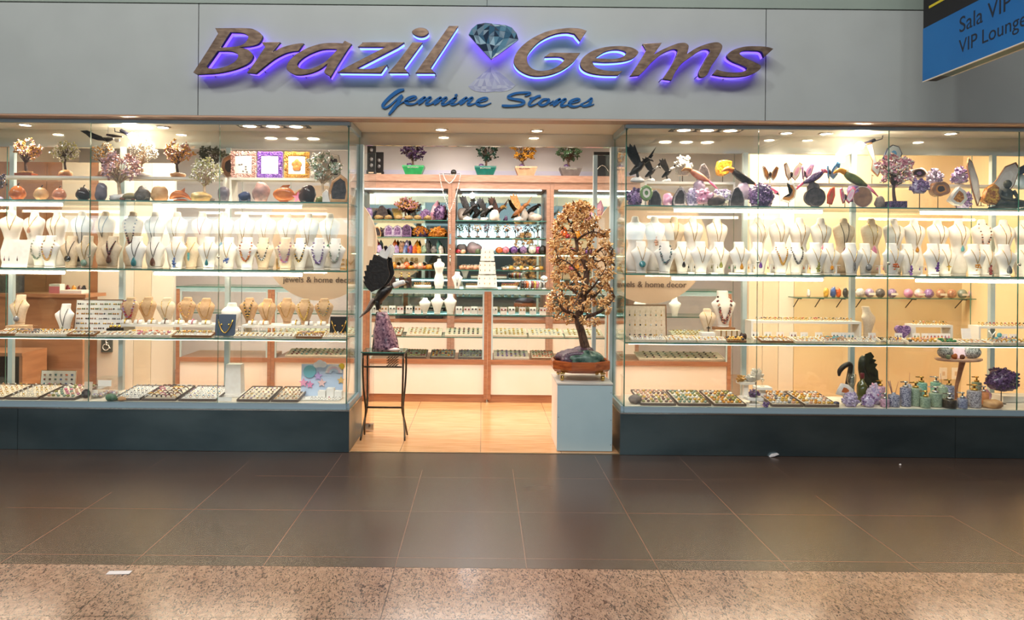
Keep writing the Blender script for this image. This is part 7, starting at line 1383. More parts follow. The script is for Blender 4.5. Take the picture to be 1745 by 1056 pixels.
floorR(lambda: [(None, MB().lathe([(.03, 0), (.03, .003), (.004, .006), (.004, .09), (.02, .105), (.032, .145), (.03, .20), (.029, .20), (.031, .145), (.018, .106), (0, .098)], 18), [M_acr])], 'wine_glass', 1451, 5.40, 'clear wine glass standing beside the wine bottle', 'glass')
make(None, slice_([(-.07, .06), (.0, .045), (.075, .06), (.06, .1), (.02, .135), (-.03, .145), (-.055, .1)], .012, [(1, M_wrk), (.5, M_wrk), (.42, M_agO)], stand=1), 'agate_slice', 'white stone slice with a red brown centre on a gold stand', 'agate', at(1440, 665, 5.31, FLZ))
def statue():
    b_ = MB().tube(smooth_line([(.11, 0, .055), (.05, 0, .14), (.0, 0, .23), (-.015, 0, .32), (-.01, 0, .40)], 4), [.05, .058, .066, .07, .07, .066, .06, .056, .052, .05, .05, .048, .046, .044, .04, .034, .02], 12)
    w_ = [(.0, .22), (-.03, .3), (-.03, .42), (.02, .44), (.05, .40, ), (.035, .38), (.07, .37), (.05, .345), (.08, .33), (.06, .30), (.085, .27), (.09, .2), (.15, .08), (.1, .08)]
    m = stone('dark_green_stone', (56, 62, 46), (28, 32, 26), 14, .15); return [('body', b_, [m]), ('wing', MB().prism(w_, -.06, -.045), [m]), ('base', MB().lathe([(.08, 0), (.08, .02), (0, .022)], 16, (.1, 0, 0)), [m])]
make(None, statue, 'bird_carving', 'large dark green carved bird standing on the window floor behind the wine bottle', 'bird figurine', at(1474, 665, 5.44, FLZ), 0, .84)
floorR(lambda: [('horn', MB().tube(smooth_line([(-.035, 0, .17), (-.03, 0, .21), (.0, 0, .245), (.035, 0, .262), (.055, 0, .25), (.045, 0, .18), (.03, 0, .09), (.03, 0, .01)], 3), [.008, .018, .02, .02, .019, .018, .018, .018, .017], 9), [M_onyx]), ('foot', MB().lathe([(.03, 0), (.03, .01), (0, .012)], 14, (.03, 0, 0)), [M_onyx])], 'horn_carving', 1437, 5.48, 'black hooked stone carving behind the white stone slice', 'figurine')
t = thing('cake_stand', 'pink marble round stand on a curved wooden foot carrying silver bead balls', 'display stand', at(1633, 680, 5.38, FLZ))
M_marb = mat('pink_marble', (236, 196, 176), .2, 0, (222, 172, 152), 12); zt = Z(1633, 610, 5.38)-FLZ
obj('plate', MB().lathe([(0, zt-.02), (.16, zt-.02), (.175, zt-.012), (.175, zt), (0, zt)], 32, sy=.5), [M_marb], t)
obj('foot', MB().tube(smooth_line([(-.02, 0, .002), (-.018, 0, .1), (.005, 0, .2), (.03, 0, zt-.021)], 4), [.018, .015, .014, .013, .013, .013, .014, .015, .016, .017, .018, .02, .022], 8).lathe([(.06, 0), (.055, .012), (.02, .02)], 16, (-.02, 0, 0)), [M_wood], t)
for px, r_, lb in ((1611, .052, 'silver bead ball on the pink stand, the one nearer the doorway'), (1657, .056, 'silver bead ball on the pink stand, the one nearer the big amethyst')):
    make(None, lambda: [(None, MB().blob((0, 0, r_*.85), (r_*1.1, r_*.9, r_*.9), .08, 2, px, 18, 12, flat0=-r_*.85), [chp('silver_beads', (60, 60, 62), (226, 222, 220))])], 'bead_ball', lb, 'ornament', at(px, 600, 5.38, FLZ+zt+.0005))
for px, m, r_, lb, dd in ((1634, mat('rosy_salt_stone', (250, 214, 220), .3, emit=(1, .8, .82), es=.4), .05, 'glowing white and pink stone between the silver bead balls', .02), (1627, M_agO, .022, 'orange rough stone on the pink stand', -.05), (1640, M_agB, .02, 'red brown rough stone on the pink stand', -.055), (1616, stone('pale_green_stone', (176, 190, 160), (140, 156, 124), 20, .3), .018, 'pale green rough stone on the pink stand', -.06)):
    make(None, freeform(r_*1.8, r_, m, px, .6), 'rough_stone', lb, 'stone', at(px, 605, 5.38+dd, FLZ+zt+.0005))
make(None, druse_rock((.105, .07, .095), M_am2, M_am2, 77, 150, .024, .009, rod=.10), 'amethyst_cluster', 'big dark purple amethyst cluster on a stand on the window floor', 'crystal', at(1706, 690, 5.32, FLZ))
make(None, lambda: [(None, MB().box(-.16, .2, -.06, .08, 0, .045), [M_boardw])], 'display_block', 'flat white block beside the big amethyst stand', 'display block', at(1735, 690, 5.43, FLZ))
floorR(freeform(.06, .07, M_tanrk, 97), 'rough_stone', 1692, 5.17, 'tan orange rough stone below the big amethyst', 'stone'); floorR(freeform(.09, .05, M_rosq, 98), 'rough_stone', 1678, 5.42, 'pink quartz lump behind the orange soap bottle', 'stone')
floorR(freeform(.07, .045, M_rk, 99), 'rough_stone', 1082, 5.2, 'pinkish grey rough stone in the doorway corner of the window floor', 'stone')
# ------------------------------------------------------------------ goods inside the shop
CF, CB = 8.30, 8.44        # front and back of the cabinet shelves
BG = 'goods in the wall cabinets'
def inn(k, nm, px, py, d, z, lb, cat, rz=0, s=1, group=None, key=None): return make(key, k, nm, lb, cat, at(px, py, d, z), rz, s, group)
M_potg = mat('green_glaze', (36, 146, 84), .3, 0, (28, 128, 72), 20); M_pott = mat('teal_glaze', (24, 104, 94), .3, 0, (18, 90, 80), 20); M_potn = mat('terracotta_tan', (206, 160, 128), .5, 0, (190, 142, 110), 20); M_potk = mat('grey_clay', (112, 104, 102), .5, 0, (96, 88, 86), 20)
for px, mp, lv, sd, ln, lb in ((705, M_potg, [M_vio, M_vio], 41, 0, 'violet gem bonsai in a bright green pot on the cabinet beam'), (827, M_pott, [M_emr, M_emr], 42, .02, 'emerald gem bonsai in a teal pot on the cabinet beam'), (896, M_potn, [M_amr, M_amr], 43, -.02, 'amber gem bonsai in a tan pot marked BONSAI'), (972, M_potk, [M_mos, M_mos], 44, -.01, 'moss green gem bonsai in a dark grey pot on the cabinet beam')):
    t = make(None, gem_tree(.42, .16, 'pot', mp, lv, sd, 44, M_bark, .42, ln, (.09, .125, .11)), 'gem_bonsai', lb, 'gem tree', at(px, 297, 8.30, 2.361), group='gem bonsai on the cabinet beam')
    o = obj('lettering', text_mesh('lettering', 'BONSAI', .036, .002, [M_slab if px == 896 else mat('faded_pot_lettering', (150, 150, 140), .6)], align='CENTER'), None, t); o.location = (0 if px != 896 else -.02, -.09, .076); o.rotation_euler = (-.1, 0, 0)
    obj('rock', MB().blob((-.05, -.02, .115), (.035, .025, .03), .3, 2, sd, 10, 7), [M_am2], t)
for px, h_, lb in ((633, .34, 'tall black panel set with three silver stones on the cabinet beam'), (646, .28, 'slanted black panel with two silver stones on the cabinet beam')):
    t = inn(lambda: [('panel', MB().box(-.05, .05, -.012, .012, .05, h_, 0), [M_vel]), ('base', MB().box(-.055, .055, -.03, .03, 0, .0495), [M_vel]), ('plaque', MB().box(-.03, .03, -.032, -.0305, .015, .03), [M_bc])]+[('stone', MB().ball((0, -.018, z_), (.022, .008, .026)), [gem('grey')]) for z_ in (.11, .18, .29)][:3 if px == 633 else 2], 'stone_display', px, 297, 8.28 if px == 633 else 8.37, 2.361, lb, 'display panel')
inn(lambda: [('card', MB().prism([(-.09, 0), (.09, 0), (.1, .3), (-.1, .3)], -.01, .01), [M_vel]), ('chain', MB().tube([(-.08+.16*i/10, -.013, .06+.08*sin(pi*i/10)) for i in range(11)], .005, 5), [M_schain]), ('strut', MB().box(-.03, .03, .011, .06, 0, .004), [M_vel])], 'necklace_card', 1026, 297, 8.32, 2.361, 'black velvet display with a silver chain on the cabinet beam behind the golden tree', 'card')
inn(lambda: [('ball', MB().ball((0, 0, .035), .034, 0, 14, 10), [M_blk]), ('foot', MB().lathe([(.03, 0), (.03, .006), (.01, .01)], 14), [M_card])], 'security_camera', 773, 292, 8.25, 2.361, 'small black round camera on the cabinet beam between the bonsai pots', 'camera')
A, B_, Cc, D_ = [z+.0008 for z in BSH]
# amethyst cabinet
for k, nm, px, d, z, lb, cat in (
    (tri_geode(.075, .17, M_bas, M_am2, .6, 31), 'geode', 650, CF, A, 'dark amethyst geode at the doorway-post end of the upper glass shelf', 'geode'), (freeform(.14, .05, M_amM, 111), 'crystal_lump', 628, CF, A, 'small purple book-end crystal', 'crystal'),
    (gem_tree(.27, .14, 'rock', M_amL, [M_rose, M_pnk, M_gld], 51, 60), 'gem_tree', 692, CB-.05, A, 'wide pink and orange gem tree in the amethyst cabinet', 'gem tree'), (druse_rock((.05, .04, .07), M_amM, M_amM, 33, 70, .025, .008), 'crystal_lump', 724, CF, A, 'pink violet crystal under the pale pointed crystal', 'crystal'),
    (druse_rock((.065, .05, .10), M_amM, M_am2, 34, 90, .025, .009), 'crystal_lump', 749, CF, A, 'large violet amethyst beside the wooden post', 'crystal'), (lambda: [(None, MB().crystal((0, 0, 0), (.3, 0, 1), .26, .045, stand=True).crystal((.06, .02, 0), (.5, 0, 1), .22, .04, stand=True), [M_rosq])], 'crystal_point', 735, CB, A, 'pale pink pointed crystal behind the violet amethyst', 'crystal'),
    (tri_geode(.05, .12, M_tanrk, M_citB, .6, 35), 'geode', 642, CF, B_, 'orange brown geode on the amethyst arch shelf', 'geode'), (druse_rock((.05, .04, .06), M_rk, M_am2, 36, 40, .02, .008), 'crystal_lump', 652, CB, B_, 'dark crystal behind the orange brown geode', 'crystal'),
    (geode([(-.055, 0), (.055, 0), (.057, .07), (.04, .12), (0, .14), (-.04, .12), (-.057, .07)], .07, M_amM, M_amL, M_am2, .6, 37), 'geode', 662, CF, B_, 'amethyst arch on the second cabinet shelf, nearest the eagle', 'geode'), (geode([(-.055, 0), (.055, 0), (.057, .07), (.04, .12), (0, .14), (-.04, .12), (-.057, .07)], .07, M_amM, M_amL, M_am2, .6, 38), 'geode', 677, CF, B_, 'middle amethyst arch of three', 'geode'),
    (geode([(-.055, 0), (.055, 0), (.057, .08), (.04, .13), (0, .15), (-.04, .13), (-.057, .08)], .07, M_am2, M_amM, mat('vivid_violet', (64, 20, 150), .2), .7, 39), 'geode', 693, CF, B_, 'vivid violet amethyst arch', 'geode'), (druse_rock((.085, .06, .065), M_am2, M_citB, 40, 110, .03, .011, up=.6), 'crystal_lump', 717, CB-.05, B_, 'amber and violet crystal flower', 'crystal'), (druse_rock((.085, .06, .06), M_citB, M_citB, 41, 110, .03, .011, up=.6), 'crystal_lump', 746, CF, B_, 'burnt orange crystal flower beside the post', 'crystal')):
    inn(k, nm, px, 400, d, z, lb+' of the amethyst cabinet' if 'cabinet' not in lb and len(lb.split()) < 12 else lb, cat, 0, 1, BG)
for i, px in enumerate((645, 662, 679, 696, 712, 729)): inn(freeform(.055, .05, stone('olive_citrine_lump', (176, 150, 96), (132, 104, 72), 24, .3, .5), 121+i), 'rough_stone', px, 373, CF-.06+.02, A, 'rough olive citrine lump along the front of the top amethyst shelf', 'stone', 0, 1, 'rough olive lumps on the amethyst shelf')
pts_ = [('teal', 628, 0), ('olive', 634, 0), ('dkred', 643, 1), ('lilac', 646, 0), ('orange', 672, 1), ('purple', 666, 0), ('peach', 684, 1), ('lilac', 676, 0), ('blue', 690, 0), ('lilac', 693, 1), ('amber', 708, 1), ('purple', 699, 0), ('dkred', 698, 0), ('orange', 706, 0), ('amber', 714, 0), ('sage', 722, 0), ('grey', 730, 1), ('turq', 748, 1), ('grey', 739, 0), ('white', 752, 0)]
for i, (k, px, bk) in enumerate(pts_): inn((lambda h_: lambda: [(None, MB().crystal((0, 0, 0), (RND.uniform(-.15, .15), 0, 1), h_, .03, stand=True), [gem(k)])])(.10 if not bk else .165) if i % 3 else freeform(.09 if not bk else .15, .035, gem(k), 140+i), 'crystal_point', px, 430, CB if bk else CF, Cc, '%s polished point, %s from the eagle on the third shelf of the amethyst cabinet' % (k, ORD[i+1]), 'crystal', 0, 1, BG)
for i in range(11): inn(freeform(.045+.02*(i % 3), .038, gem(('peach', 'orange', 'amber', 'peach')[i % 4]), 170+i), 'shell_stone', 655+i*7.6, 458, CF+.03*(i % 2), D_, 'peach and amber shell stone in the row on the lowest amethyst-cabinet shelf', 'stone', 0, 1, 'shell stones in the amethyst cabinet')
# middle cabinet
inn(lambda: [('head', MB().ball((0, -.03, 0), .032, 0, 12, 8), [mat('cool_spot', (255, 255, 255), .5, emit=(.85, .92, 1), es=30)]), ('housing', MB().lathe([(.0, .05), (.03, .045), (.036, .0), (.03, -.004)], 14, M=Matrix.Rotation(-pi/2, 4, 'X')), [M_schain]), ('stem', MB().tube([(0, .02, 0), (0, .03, .075)], .006, 6), [M_schain])], 'cabinet_spotlight', 805, 325, 8.24, 2.123, 'dazzling cool white spotlight in the top of the middle wall cabinet', 'lamp')
lamp('cabinet_spot_lamp', 'POINT', (X(805, 325, 8.1), 8.1, 2.1), 1.5, (.9, .95, 1.0), .04)
for k, px, d, lb, s_ in ((bird(1.2, M_onyx, M_onyx, M_beakd, 'wings', seed=11), 797, CF, 'black carved bird on white quartz under the dazzling spotlight', 1), (bird(1.0, M_onyx, M_milk, M_beakd, 'wings', seed=12), 812, CB, 'black and white carved bird behind the first in the middle cabinet', 1), (bird(1.1, M_onyx, M_milk, M_beakd, 'wings', seed=13), 826, CF, 'black carved bird on pink white quartz in the middle cabinet', 1), (bird(1.2, stone('speckled_brown', (120, 84, 70), (60, 46, 46), 40, .3), M_gld, M_chain, 'wings', stone('speckled_brown', (120, 84, 70), (60, 46, 46), 40, .3), 14), 846, CB, 'brown speckled carved eagle with a golden head in the middle cabinet', 1), (bird(1.3, stone('golden_brown', (176, 116, 66), (120, 74, 44), 30, .3), stone('golden_brown', (176, 116, 66), (120, 74, 44), 30, .3), M_beakd, 'wings', stone('tan_wing', (206, 160, 104), (160, 110, 66), 30, .3), 15), 884, CF, 'golden brown carved eagle with raised wings in the middle cabinet', 1), (bird(1.0, M_onyx, M_milk, M_beakd, 'parrot', M_wrk, 16), 908, CB, 'black and white carved bird beside the golden brown eagle', 1)):
    inn(k, 'bird_carving', px, 360, d, A+(.09 if px == 908 else 0), lb, 'bird figurine', 0, s_, BG)
for k, px, d, lb in ((freeform(.17, .07, M_wrk, 201), 790, CF+.11, 'tall white quartz lump behind the first black bird'), (freeform(.13, .055, M_wrk, 203), 843, CF-.06, 'white and black spotted cone in the middle cabinet'), (freeform(.16, .04, M_wrk, 204), 894, CB-.02, 'white quartz slab at the foot of the golden brown eagle'), (freeform(.09, .075, stone('pale_bowl', (214, 200, 186), (180, 164, 152), 20, .3), 205), 913, CF-.0, 'wide pale stone bowl near the post of the middle cabinet'), (freeform(.06, .022, M_am2, 206), 862, CF, 'tiny purple stone figure in the middle cabinet')):
    inn(k, 'quartz_lump', px, 370, d, A, lb, 'stone', 0, 1, BG)
for i, px in enumerate((783, 799, 814, 831, 849, 865, 883, 900, 917)):
    lv = ([M_mos], [M_oli], [M_gld], [M_lil, M_vio], [M_lime], [M_gld, M_rose], [M_rose], [M_oli, M_vio], [M_oli])[i]; ln_ = ('moss green', 'dark olive', 'golden', 'dusty violet', 'pale lime', 'honey', 'rose', 'near-black', 'brown olive')[i]
    inn(gem_tree(.165, .058, 'block' if i == 3 else 'rock', M_rk, lv, 60+i, 22, M_bark, .45), 'gem_tree', px, 395, CF, B_, 'small %s gem tree, %s of nine in the middle wall cabinet' % (ln_, ORD[i+1]), 'gem tree', 0, 1, 'row of nine small gem trees')
for i, (px, k, r_, lb) in enumerate(((851, 'orange', .04, 'orange'), (862, 'pink', .042, 'rose pink'), (876, 'purple', .044, 'veined purple'), (892, 'blue', .044, 'deep violet blue'), (907, 'white', .048, 'milky white'), (917, 'pink', .044, 'magenta'))):
    inn(lambda: [('sphere', MB().ball((0, 0, r_+.006), r_, 0, 20, 14), [gem(k) if i not in (3, 5) else (M_amM if i == 3 else M_mag)]), ('ring_stand', MB().lathe([(.016, 0), (.022, 0), (.022, .012), (.018, .014)], 14), [M_acr])], 'stone_sphere', px, 430, CF if i != 5 else CF+.06, Cc, '%s stone sphere on a clear ring in the middle cabinet' % lb, 'stone', 0, 1, 'polished spheres in the middle cabinet')
inn(lambda: [(None, MB().lathe([(.014, 0), (.03, .003), (.05, .035), (.045, .065), (.025, .098), (0, .108)], 18), [M_onyx])], 'stone_egg', 925, 430, CF-.01, Cc, 'black polished stone egg beside the magenta sphere', 'stone', 0, 1, BG)
for k, px, d, lb in ((freeform(.12, .07, stone('grey_face', (150, 140, 146), (110, 100, 108), 14, .3), 210), 787, CB, 'grey rounded stone behind the red egg'), (freeform(.05, .035, gem('red'), 211), 781, CF, 'red polished stone egg'), (freeform(.05, .03, gem('peach'), 212), 789, CF-.04, 'peach polished stone egg'), (freeform(.14, .085, stone('mauve_slab', (186, 166, 176), (156, 134, 146), 8, .3), 213), 808, CB-.03, 'mauve banded stone slab'), (freeform(.06, .03, stone('green_ring', (96, 110, 84), (60, 70, 54), 30, .3), 214), 814, CF-.03, 'green mottled stone egg')):
    inn(k, 'polished_stone', px, 430, d, Cc, lb+' in the middle cabinet', 'stone', 0, 1, BG)
for i in range(6): inn(freeform(.055, .032, gem('peach'), 220+i), 'stone_rose', 786+i*6, 456, CF-.02+.05*(i % 2), D_, 'peach stone rose beside the earring tower in the middle cabinet', 'stone', 0, 1, 'peach stone roses')
for i in range(12): inn(freeform(.03+.012*(i % 3), .03, gem(('peach', 'white', 'gold')[i % 3]), 230+i), 'shell_stone', 860+i*5.6, 459, CF+.03*(i % 2), D_, 'small pale shell stone in the row of the middle cabinet lowest shelf', 'stone', 0, 1, 'shell stones in the middle cabinet')
# third cabinet, behind the golden tree
for k, nm, px, d, z, lb, cat in ((druse_rock((.1, .06, .09), M_rosq, M_rose, 45, 70, .04, .014), 'crystal_lump', 1008, CF, A, 'rosy crystal heap high behind the golden tree', 'crystal'), (lambda: [(None, MB().crystal((0, 0, 0), (.2, 0, 1), .27, .055, stand=True), [M_rosq])], 'crystal_point', 1016, CB, A, 'pale pink pointed crystal high behind the golden tree', 'crystal'), (freeform(.2, .05, M_milk, 240), 'quartz_lump', 972, CF, A, 'pale quartz block under the small orange-headed bird', 'stone'), (bird(1.1, M_onyx, M_amr, M_chain, 'parrot', M_milk, 17), 'bird_carving', 985, CB, A+.12, 'small carved bird with an orange head behind the golden tree', 'bird figurine'), (freeform(.14, .06, gem('orange'), 241), 'polished_stone', 958, CF, B_, 'orange polished stone behind the golden tree', 'stone')):
    inn(k, nm, px, 400, d, z, lb, cat, 0, 1, BG)
for z, n_, lb, py in ((Cc, 7, 'third', 430), (D_, 7, 'lowest', 458), (B_, 6, 'second', 400)):
    for i in range(n_): inn(freeform(.06+.02*(i % 3), .04, gem(('red', 'pink', 'amber', 'peach', 'purple')[i % 5]), 250+i), 'polished_stone', 965+i*9.5, py, CF+.05*(i % 2), z, 'coloured stone on the %s shelf of the cabinet behind the golden tree' % lb, 'stone', 0, 1, 'coloured stones behind the golden tree, %s shelf' % lb)
# pearl strands hung on the wooden post
def pearls():
    mb = MB(); P = lambda x, y: Vector((X(x, y, 8.15)-X(768, 300, 8.15), 0, Z(x, y, 8.15)-Z(768, 300, 8.15)))
    for path in ([(749, 296), (751, 310), (757, 335), (763, 352), (766, 362)], [(785, 296), (782, 312), (776, 336), (770, 352), (766, 362)], [(755, 296), (759, 306), (766, 312), (773, 306), (778, 297)], [(766, 362), (766, 380), (767, 395)]):
        C = smooth_line([P(*p) for p in path], 5); L_ = 0
        for a, c in zip(C[:-1], C[1:]):
            n_ = max(1, int((c-a).length/.014))
            for j in range(n_): mb.ball(a+(c-a)*(j/n_), .0075, 0, 7, 5)
    pd = MB().box(-.012, .012, -.004, .004, P(767, 416).z, P(767, 398).z).ball(P(767, 425), .012).ball(P(767, 437), .014).tube([P(767, 440), P(767, 452)], .006, 6)
    return [('bead_string', mb, [gem('white')]), ('ornament', pd, [M_schain]), ('hook', MB().tube([P(766, 296)+Vector((0, .0, 0)), P(766, 296)+Vector((0, .0298, 0))], .004, 6).tube([P(749, 296), P(785, 296)], .003, 5), [M_iron])]
o = make(None, pearls, 'pearl_necklace', 'long pearl strands looped over a hook on the wooden cabinet post', 'necklace', (X(768, 300, 8.15), 8.15, Z(768, 300, 8.15)))
# counter tops
C1 = CT+.0005
inn(build_bust('T', M_bw), 'jewellery_bust', 748, 490, 7.0, C1, 'white torso bust alone on the counter behind the eagle', 'bust', .1, .62)
inn(build_bust('N', M_bw), 'jewellery_bust', 779, 490, 7.0, C1, 'small white neck bust on the counter beside the earring tower', 'bust', 0, .62)
inn(build_necklace('N', 'chain', .09, 1.2, M_schain, None, 'bar', gem('black')), 'necklace', 779, 490, 7.0, C1, 'fine chain with dark drop on the small counter neck bust', 'necklace', 0, .62)
for px, d, lb in ((661, 6.98, 'squat'), (670, 7.08, 'second'), (684, 7.0, 'third'), (697, 6.97, 'tallest')): inn(pump_bottle(.07 if px == 661 else .1, .026, M_agD, M_brass), 'soap_dispenser', px, 488, d, C1, 'dark brown pump bottle on the counter behind the eagle, the %s one' % lb, 'soap bottle', .3, 1, 'dark pump bottles on the counter', None)
def tower():
    out = [('core', MB().box(-.03, .03, -.03, .03, 0, .40), [M_bw]), ('base', MB().box(-.11, .11, -.08, .08, -.0, .008), [M_bw]), ('top_card', MB().box(-.035, .035, -.004, .004, .4005, .46), [M_bw])]
    for k in range(3): out.append(('tier', MB().loops([[(x*s, y*s, z) for x, y in ((-.1, -.1), (.1, -.1), (.1, .1), (-.1, .1))] for s, z in ((.98-.14*k, .012+.13*k), (.9-.14*k, .13+.13*k))], 0, smooth=False), [M_bw]))
    return out
t = inn(tower, 'earring_tower', 830, 490, 7.02, C1, 'three-tier white earring tower on the counter behind the entrance', 'display stand')
r = random.Random(3)
for k in range(3):
    for j in range(8):
        c = ('black', 'grey', 'dkred', 'sky', 'amber')[r.randrange(5)]; zz = .03+.13*k+.05*(j // 4)
        make(('er', c), earring(gem(c)), 'earring', 'small %s earring hung on the white earring tower' % c, 'earring', (X(830, 490, 7.02)-.075+.05*(j % 4)+.012*k*(.5-(j % 4)/3), 6.925+.014*k+.004*(j//4), C1+zz+.035), 0, .8, '%s earrings on the tower' % c)
for i in range(8): inn(lambda: [(None, MB().lathe([(0, -.011), (.036, -.011), (.04, -.004), (.04, .004), (.036, .011), (0, .011)], 18, M=Matrix.Translation((0, 0, .04)) @ Matrix.Rotation(pi/2, 4, 'Y')), [gem(('black', 'brown', 'orange', 'white', 'dkred', 'gold', 'pink', 'white')[i])])], 'bangle', 889+i*4.3, 484, 7.0, C1, '%s bangle, %s in the roll on the counter beside the round mirror' % (('black', 'brown', 'orange', 'white', 'dark red', 'gold', 'pink', 'cream')[i], ORD[i+1]), 'bangle', .25, 1, 'bangles on the counter roll')
inn(lambda: [('mirror', MB().lathe([(0, -.004), (.035, -.004), (.037, 0), (.035, .004), (0, .004)], 20, M=Matrix.Translation((0, 0, .095)) @ Matrix.Rotation(pi/2, 4, 'X')), [M_schain]), ('stem', MB().tube([(0, 0, .012), (0, 0, .058)], .004, 6), [M_schain]), ('foot', MB().lathe([(.03, 0), (.03, .006), (0, .012)], 16), [M_schain])], 'table_mirror', 927, 488, 6.96, C1, 'small round mirror on a foot on the counter', 'mirror')
for px, w_, k, lb in ((720, .17, 'amber', 'ring roll behind the white torso bust'), (805, .13, 'black', 'ring roll with dark stones beside the earring tower'), (868, .16, 'red', 'strip of red stones in front of the bangles')):
    inn(lambda: [('roll', MB().loops([[(x, .03*cos(pi*j/8), .0+.026*sin(pi*j/8)) for j in range(9)] for x in (-w_/2, w_/2)], 0), [M_bw])], 'ring_roll', px, 488, 7.03, C1, 'white velvet '+lb, 'ring display')
    for j in range(8): make(('ring', k), ring_b(k), 'ring', '%s stone ring on the %s' % (k, 'counter ring roll'), 'ring', (X(px, 488, 7.03)-w_/2+w_*(j+.5)/8, 7.025, C1+.0262), 0, 1, '%s rings on the counter roll' % k)
# inside the counters
JW, JM = MB(), {}
for z, y_, ang, rows in ((.6305, 6.86, .18, ((640, 684, 'brown-framed tray of peach beads', 'orange'), (692, 752, 'ivory tray of rose gold pendants', 'peach'), (758, 822, 'ivory tray of dark-stoned rings', 'black'), (840, 898, 'bright tray of gold rings', 'gold'), (902, 960, 'bright tray of white rings', 'white'), (964, 1030, 'bright tray of pale pendants', 'gold'), (470, 540, 'pale ring tray behind the baby board', 'white'), (545, 610, 'pale pendant tray behind the baby board', 'peach'), (1070, 1140, 'pale tray behind the pendant board', 'grey'), (1150, 1230, 'pale tray behind the collar bust', 'gold'))),
                            (.4165, 6.86, .16, ((690, 727, 'black tray of olive stones on the counter floor', 'olive'), (733, 775, 'black tray of amber stones on the counter floor', 'amber'), (781, 824, 'black tray of silver chains on the counter floor', 'grey'), (842, 902, 'grey box tray of dark and violet stones on the counter floor', 'purple'), (906, 946, 'wooden tray of coloured slices on the counter floor', 'orange'), (486, 590, 'pale tray of colourful agates behind the baby board', 'teal'), (1090, 1238, 'dotted ivory tray of dark stones behind the stone trays', 'black')))):
    for a, c, lb, k in rows:
        blk_ = 'black' in lb.split()[0]; x0, x1 = X(a, 560, y_), X(c, 560, y_)
        make(None, tray(x1-x0, .25, M_trw if blk_ else (M_tbr if 'wood' in lb or 'brown' in lb else M_lin), M_lin if not blk_ else mat('olive_lining', (150, 142, 120), .8), ang), 'display_tray', lb, 'tray', (x0, y_, z), 0, 1, 'trays inside the wood and glass counters')
        ks = (k, k, 'white', 'gold') if k in ('gold', 'white', 'peach') else (k, 'dkred', 'olive', k, 'sage'); r = random.Random(int(a)); nu_ = 7 if c-a < 80 else 11
        for u in range(nu_):
            for v in range(4):
                kk = r.choice(ks); JM.setdefault(kk, len(JM)); q = (v+.5)/4*.23+.01
                JW.blob((x0+(x1-x0)*(.06+.88*(u+.5)/nu_), y_+q*cos(ang), z+.0245+q*sin(ang)), (.012, .009, .007), .4, 2, u*5+v, 7, 4, JM[kk])
o = obj('tray_jewellery', JW, [gem(k) for k in JM]); tag(o, 'small stones and jewels lying in the trays inside the wood and glass counters', 'jewellery', kind='stuff')
for i, (px, sc_) in enumerate(((724, .74), (745, .74), (767, .74), (1150, .7), (1090, .7))): inn(build_bust('N' if i else 'S', M_bw), 'jewellery_bust', px, 530, 6.98, .8465, 'small white neck bust inside the counter, %s from the eagle' % ORD[i+1], 'bust', 0, sc_, 'neck busts inside the counters')
for i in range(16):
    px = (640, 655, 668, 682, 697, 712, 782, 796, 808, 820, 842, 858, 872, 890, 908, 925)[i]
    make('ccard', card_stand(.065, .075, M_bw, .2), 'earring_card', 'small white earring card on the upper counter shelf, %s from the eagle' % ORD[i+1], 'card', at(px, 535, 6.88 if i % 2 else 6.92, .8465), group='earring cards inside the counters')
    k = ('black', 'amber', 'grey', 'red')[i % 4]
    for s in (-1, 1): make(('stud', k), None if ('stud', k) in _cache else (lambda k=k: [(None, MB().ball((0, -.004, 0), (.007, .004, .007), 0, 7, 5), [gem(k)])]), 'stud_earring', '%s stud on the %s earring card of the upper counter shelf' % (k, ORD[i+1]), 'earring', (X(px, 535, 6.9)+s*.016, (6.88 if i % 2 else 6.92)+.009, .8465+.05), 0, 1.3, 'studs on counter card %d' % (i+1))
for px, w_, z, lb in ((700, .34, .682, 'black lidded display box on the low cabinet ledge behind the eagle'), (740, .2, .682, 'black lidded display box on the low cabinet ledge nearer the post')): inn(lambda: [('box', MB().box(-w_/2, w_/2, -.1, .1, 0, .09), [M_vel]), ('glass_lid', MB().box(-w_/2, w_/2, -.1, .1, .0905, .096), [GLASS])], 'display_box', px, 545, 8.33, z, lb, 'display box')
# eagle-side interior: ledge, boxes, plaque, desk
d = 6.45
t = thing('counter_ledge', 'brown wooden counter ledge behind the lone cream neck bust', 'ledge', (X(50, 500, d), d+.15, 0)); x0, x1 = -4.9, X(146, 500, d)
zl = Z(70, 501, d); ab('top', MB().box(x0, x1, d, d+.35, zl-.03, zl), [M_brown], t); ab('front', MB().box(x0, x1-.04, d+.03, d+.06, .002, zl-.0305), [M_brown], t); ab('glass_guard', MB().box(x0, x1-.3, d+.1, d+.108, zl+.0005, zl+.33), [GLASS_T], t)
for px, s_, m, lb, cat in ((97, (.1, .08, .085), mat('pink_card', (232, 130, 140), .6), 'small white box with a pink front on the brown ledge', 'box'), (128, (.2, .14, .03), M_paper, 'folded pale cloth on the brown ledge', 'cloth'), (20, (.16, .12, .16), M_bas, 'dark square box on the brown ledge', 'box')):
    inn(lambda: [(None, MB().box(-s_[0]/2, s_[0]/2, -s_[1]/2, s_[1]/2, 0, s_[2]).box(-s_[0]/2, s_[0]/2, -s_[1]/2-.002, -s_[1]/2-.0005, 0, s_[2]*.75, 1), [M_boardw if px != 20 else m, m])], 'storage_box' if cat == 'box' else 'folded_cloth', px, 500, d+.2, zl+.0005, lb, cat)
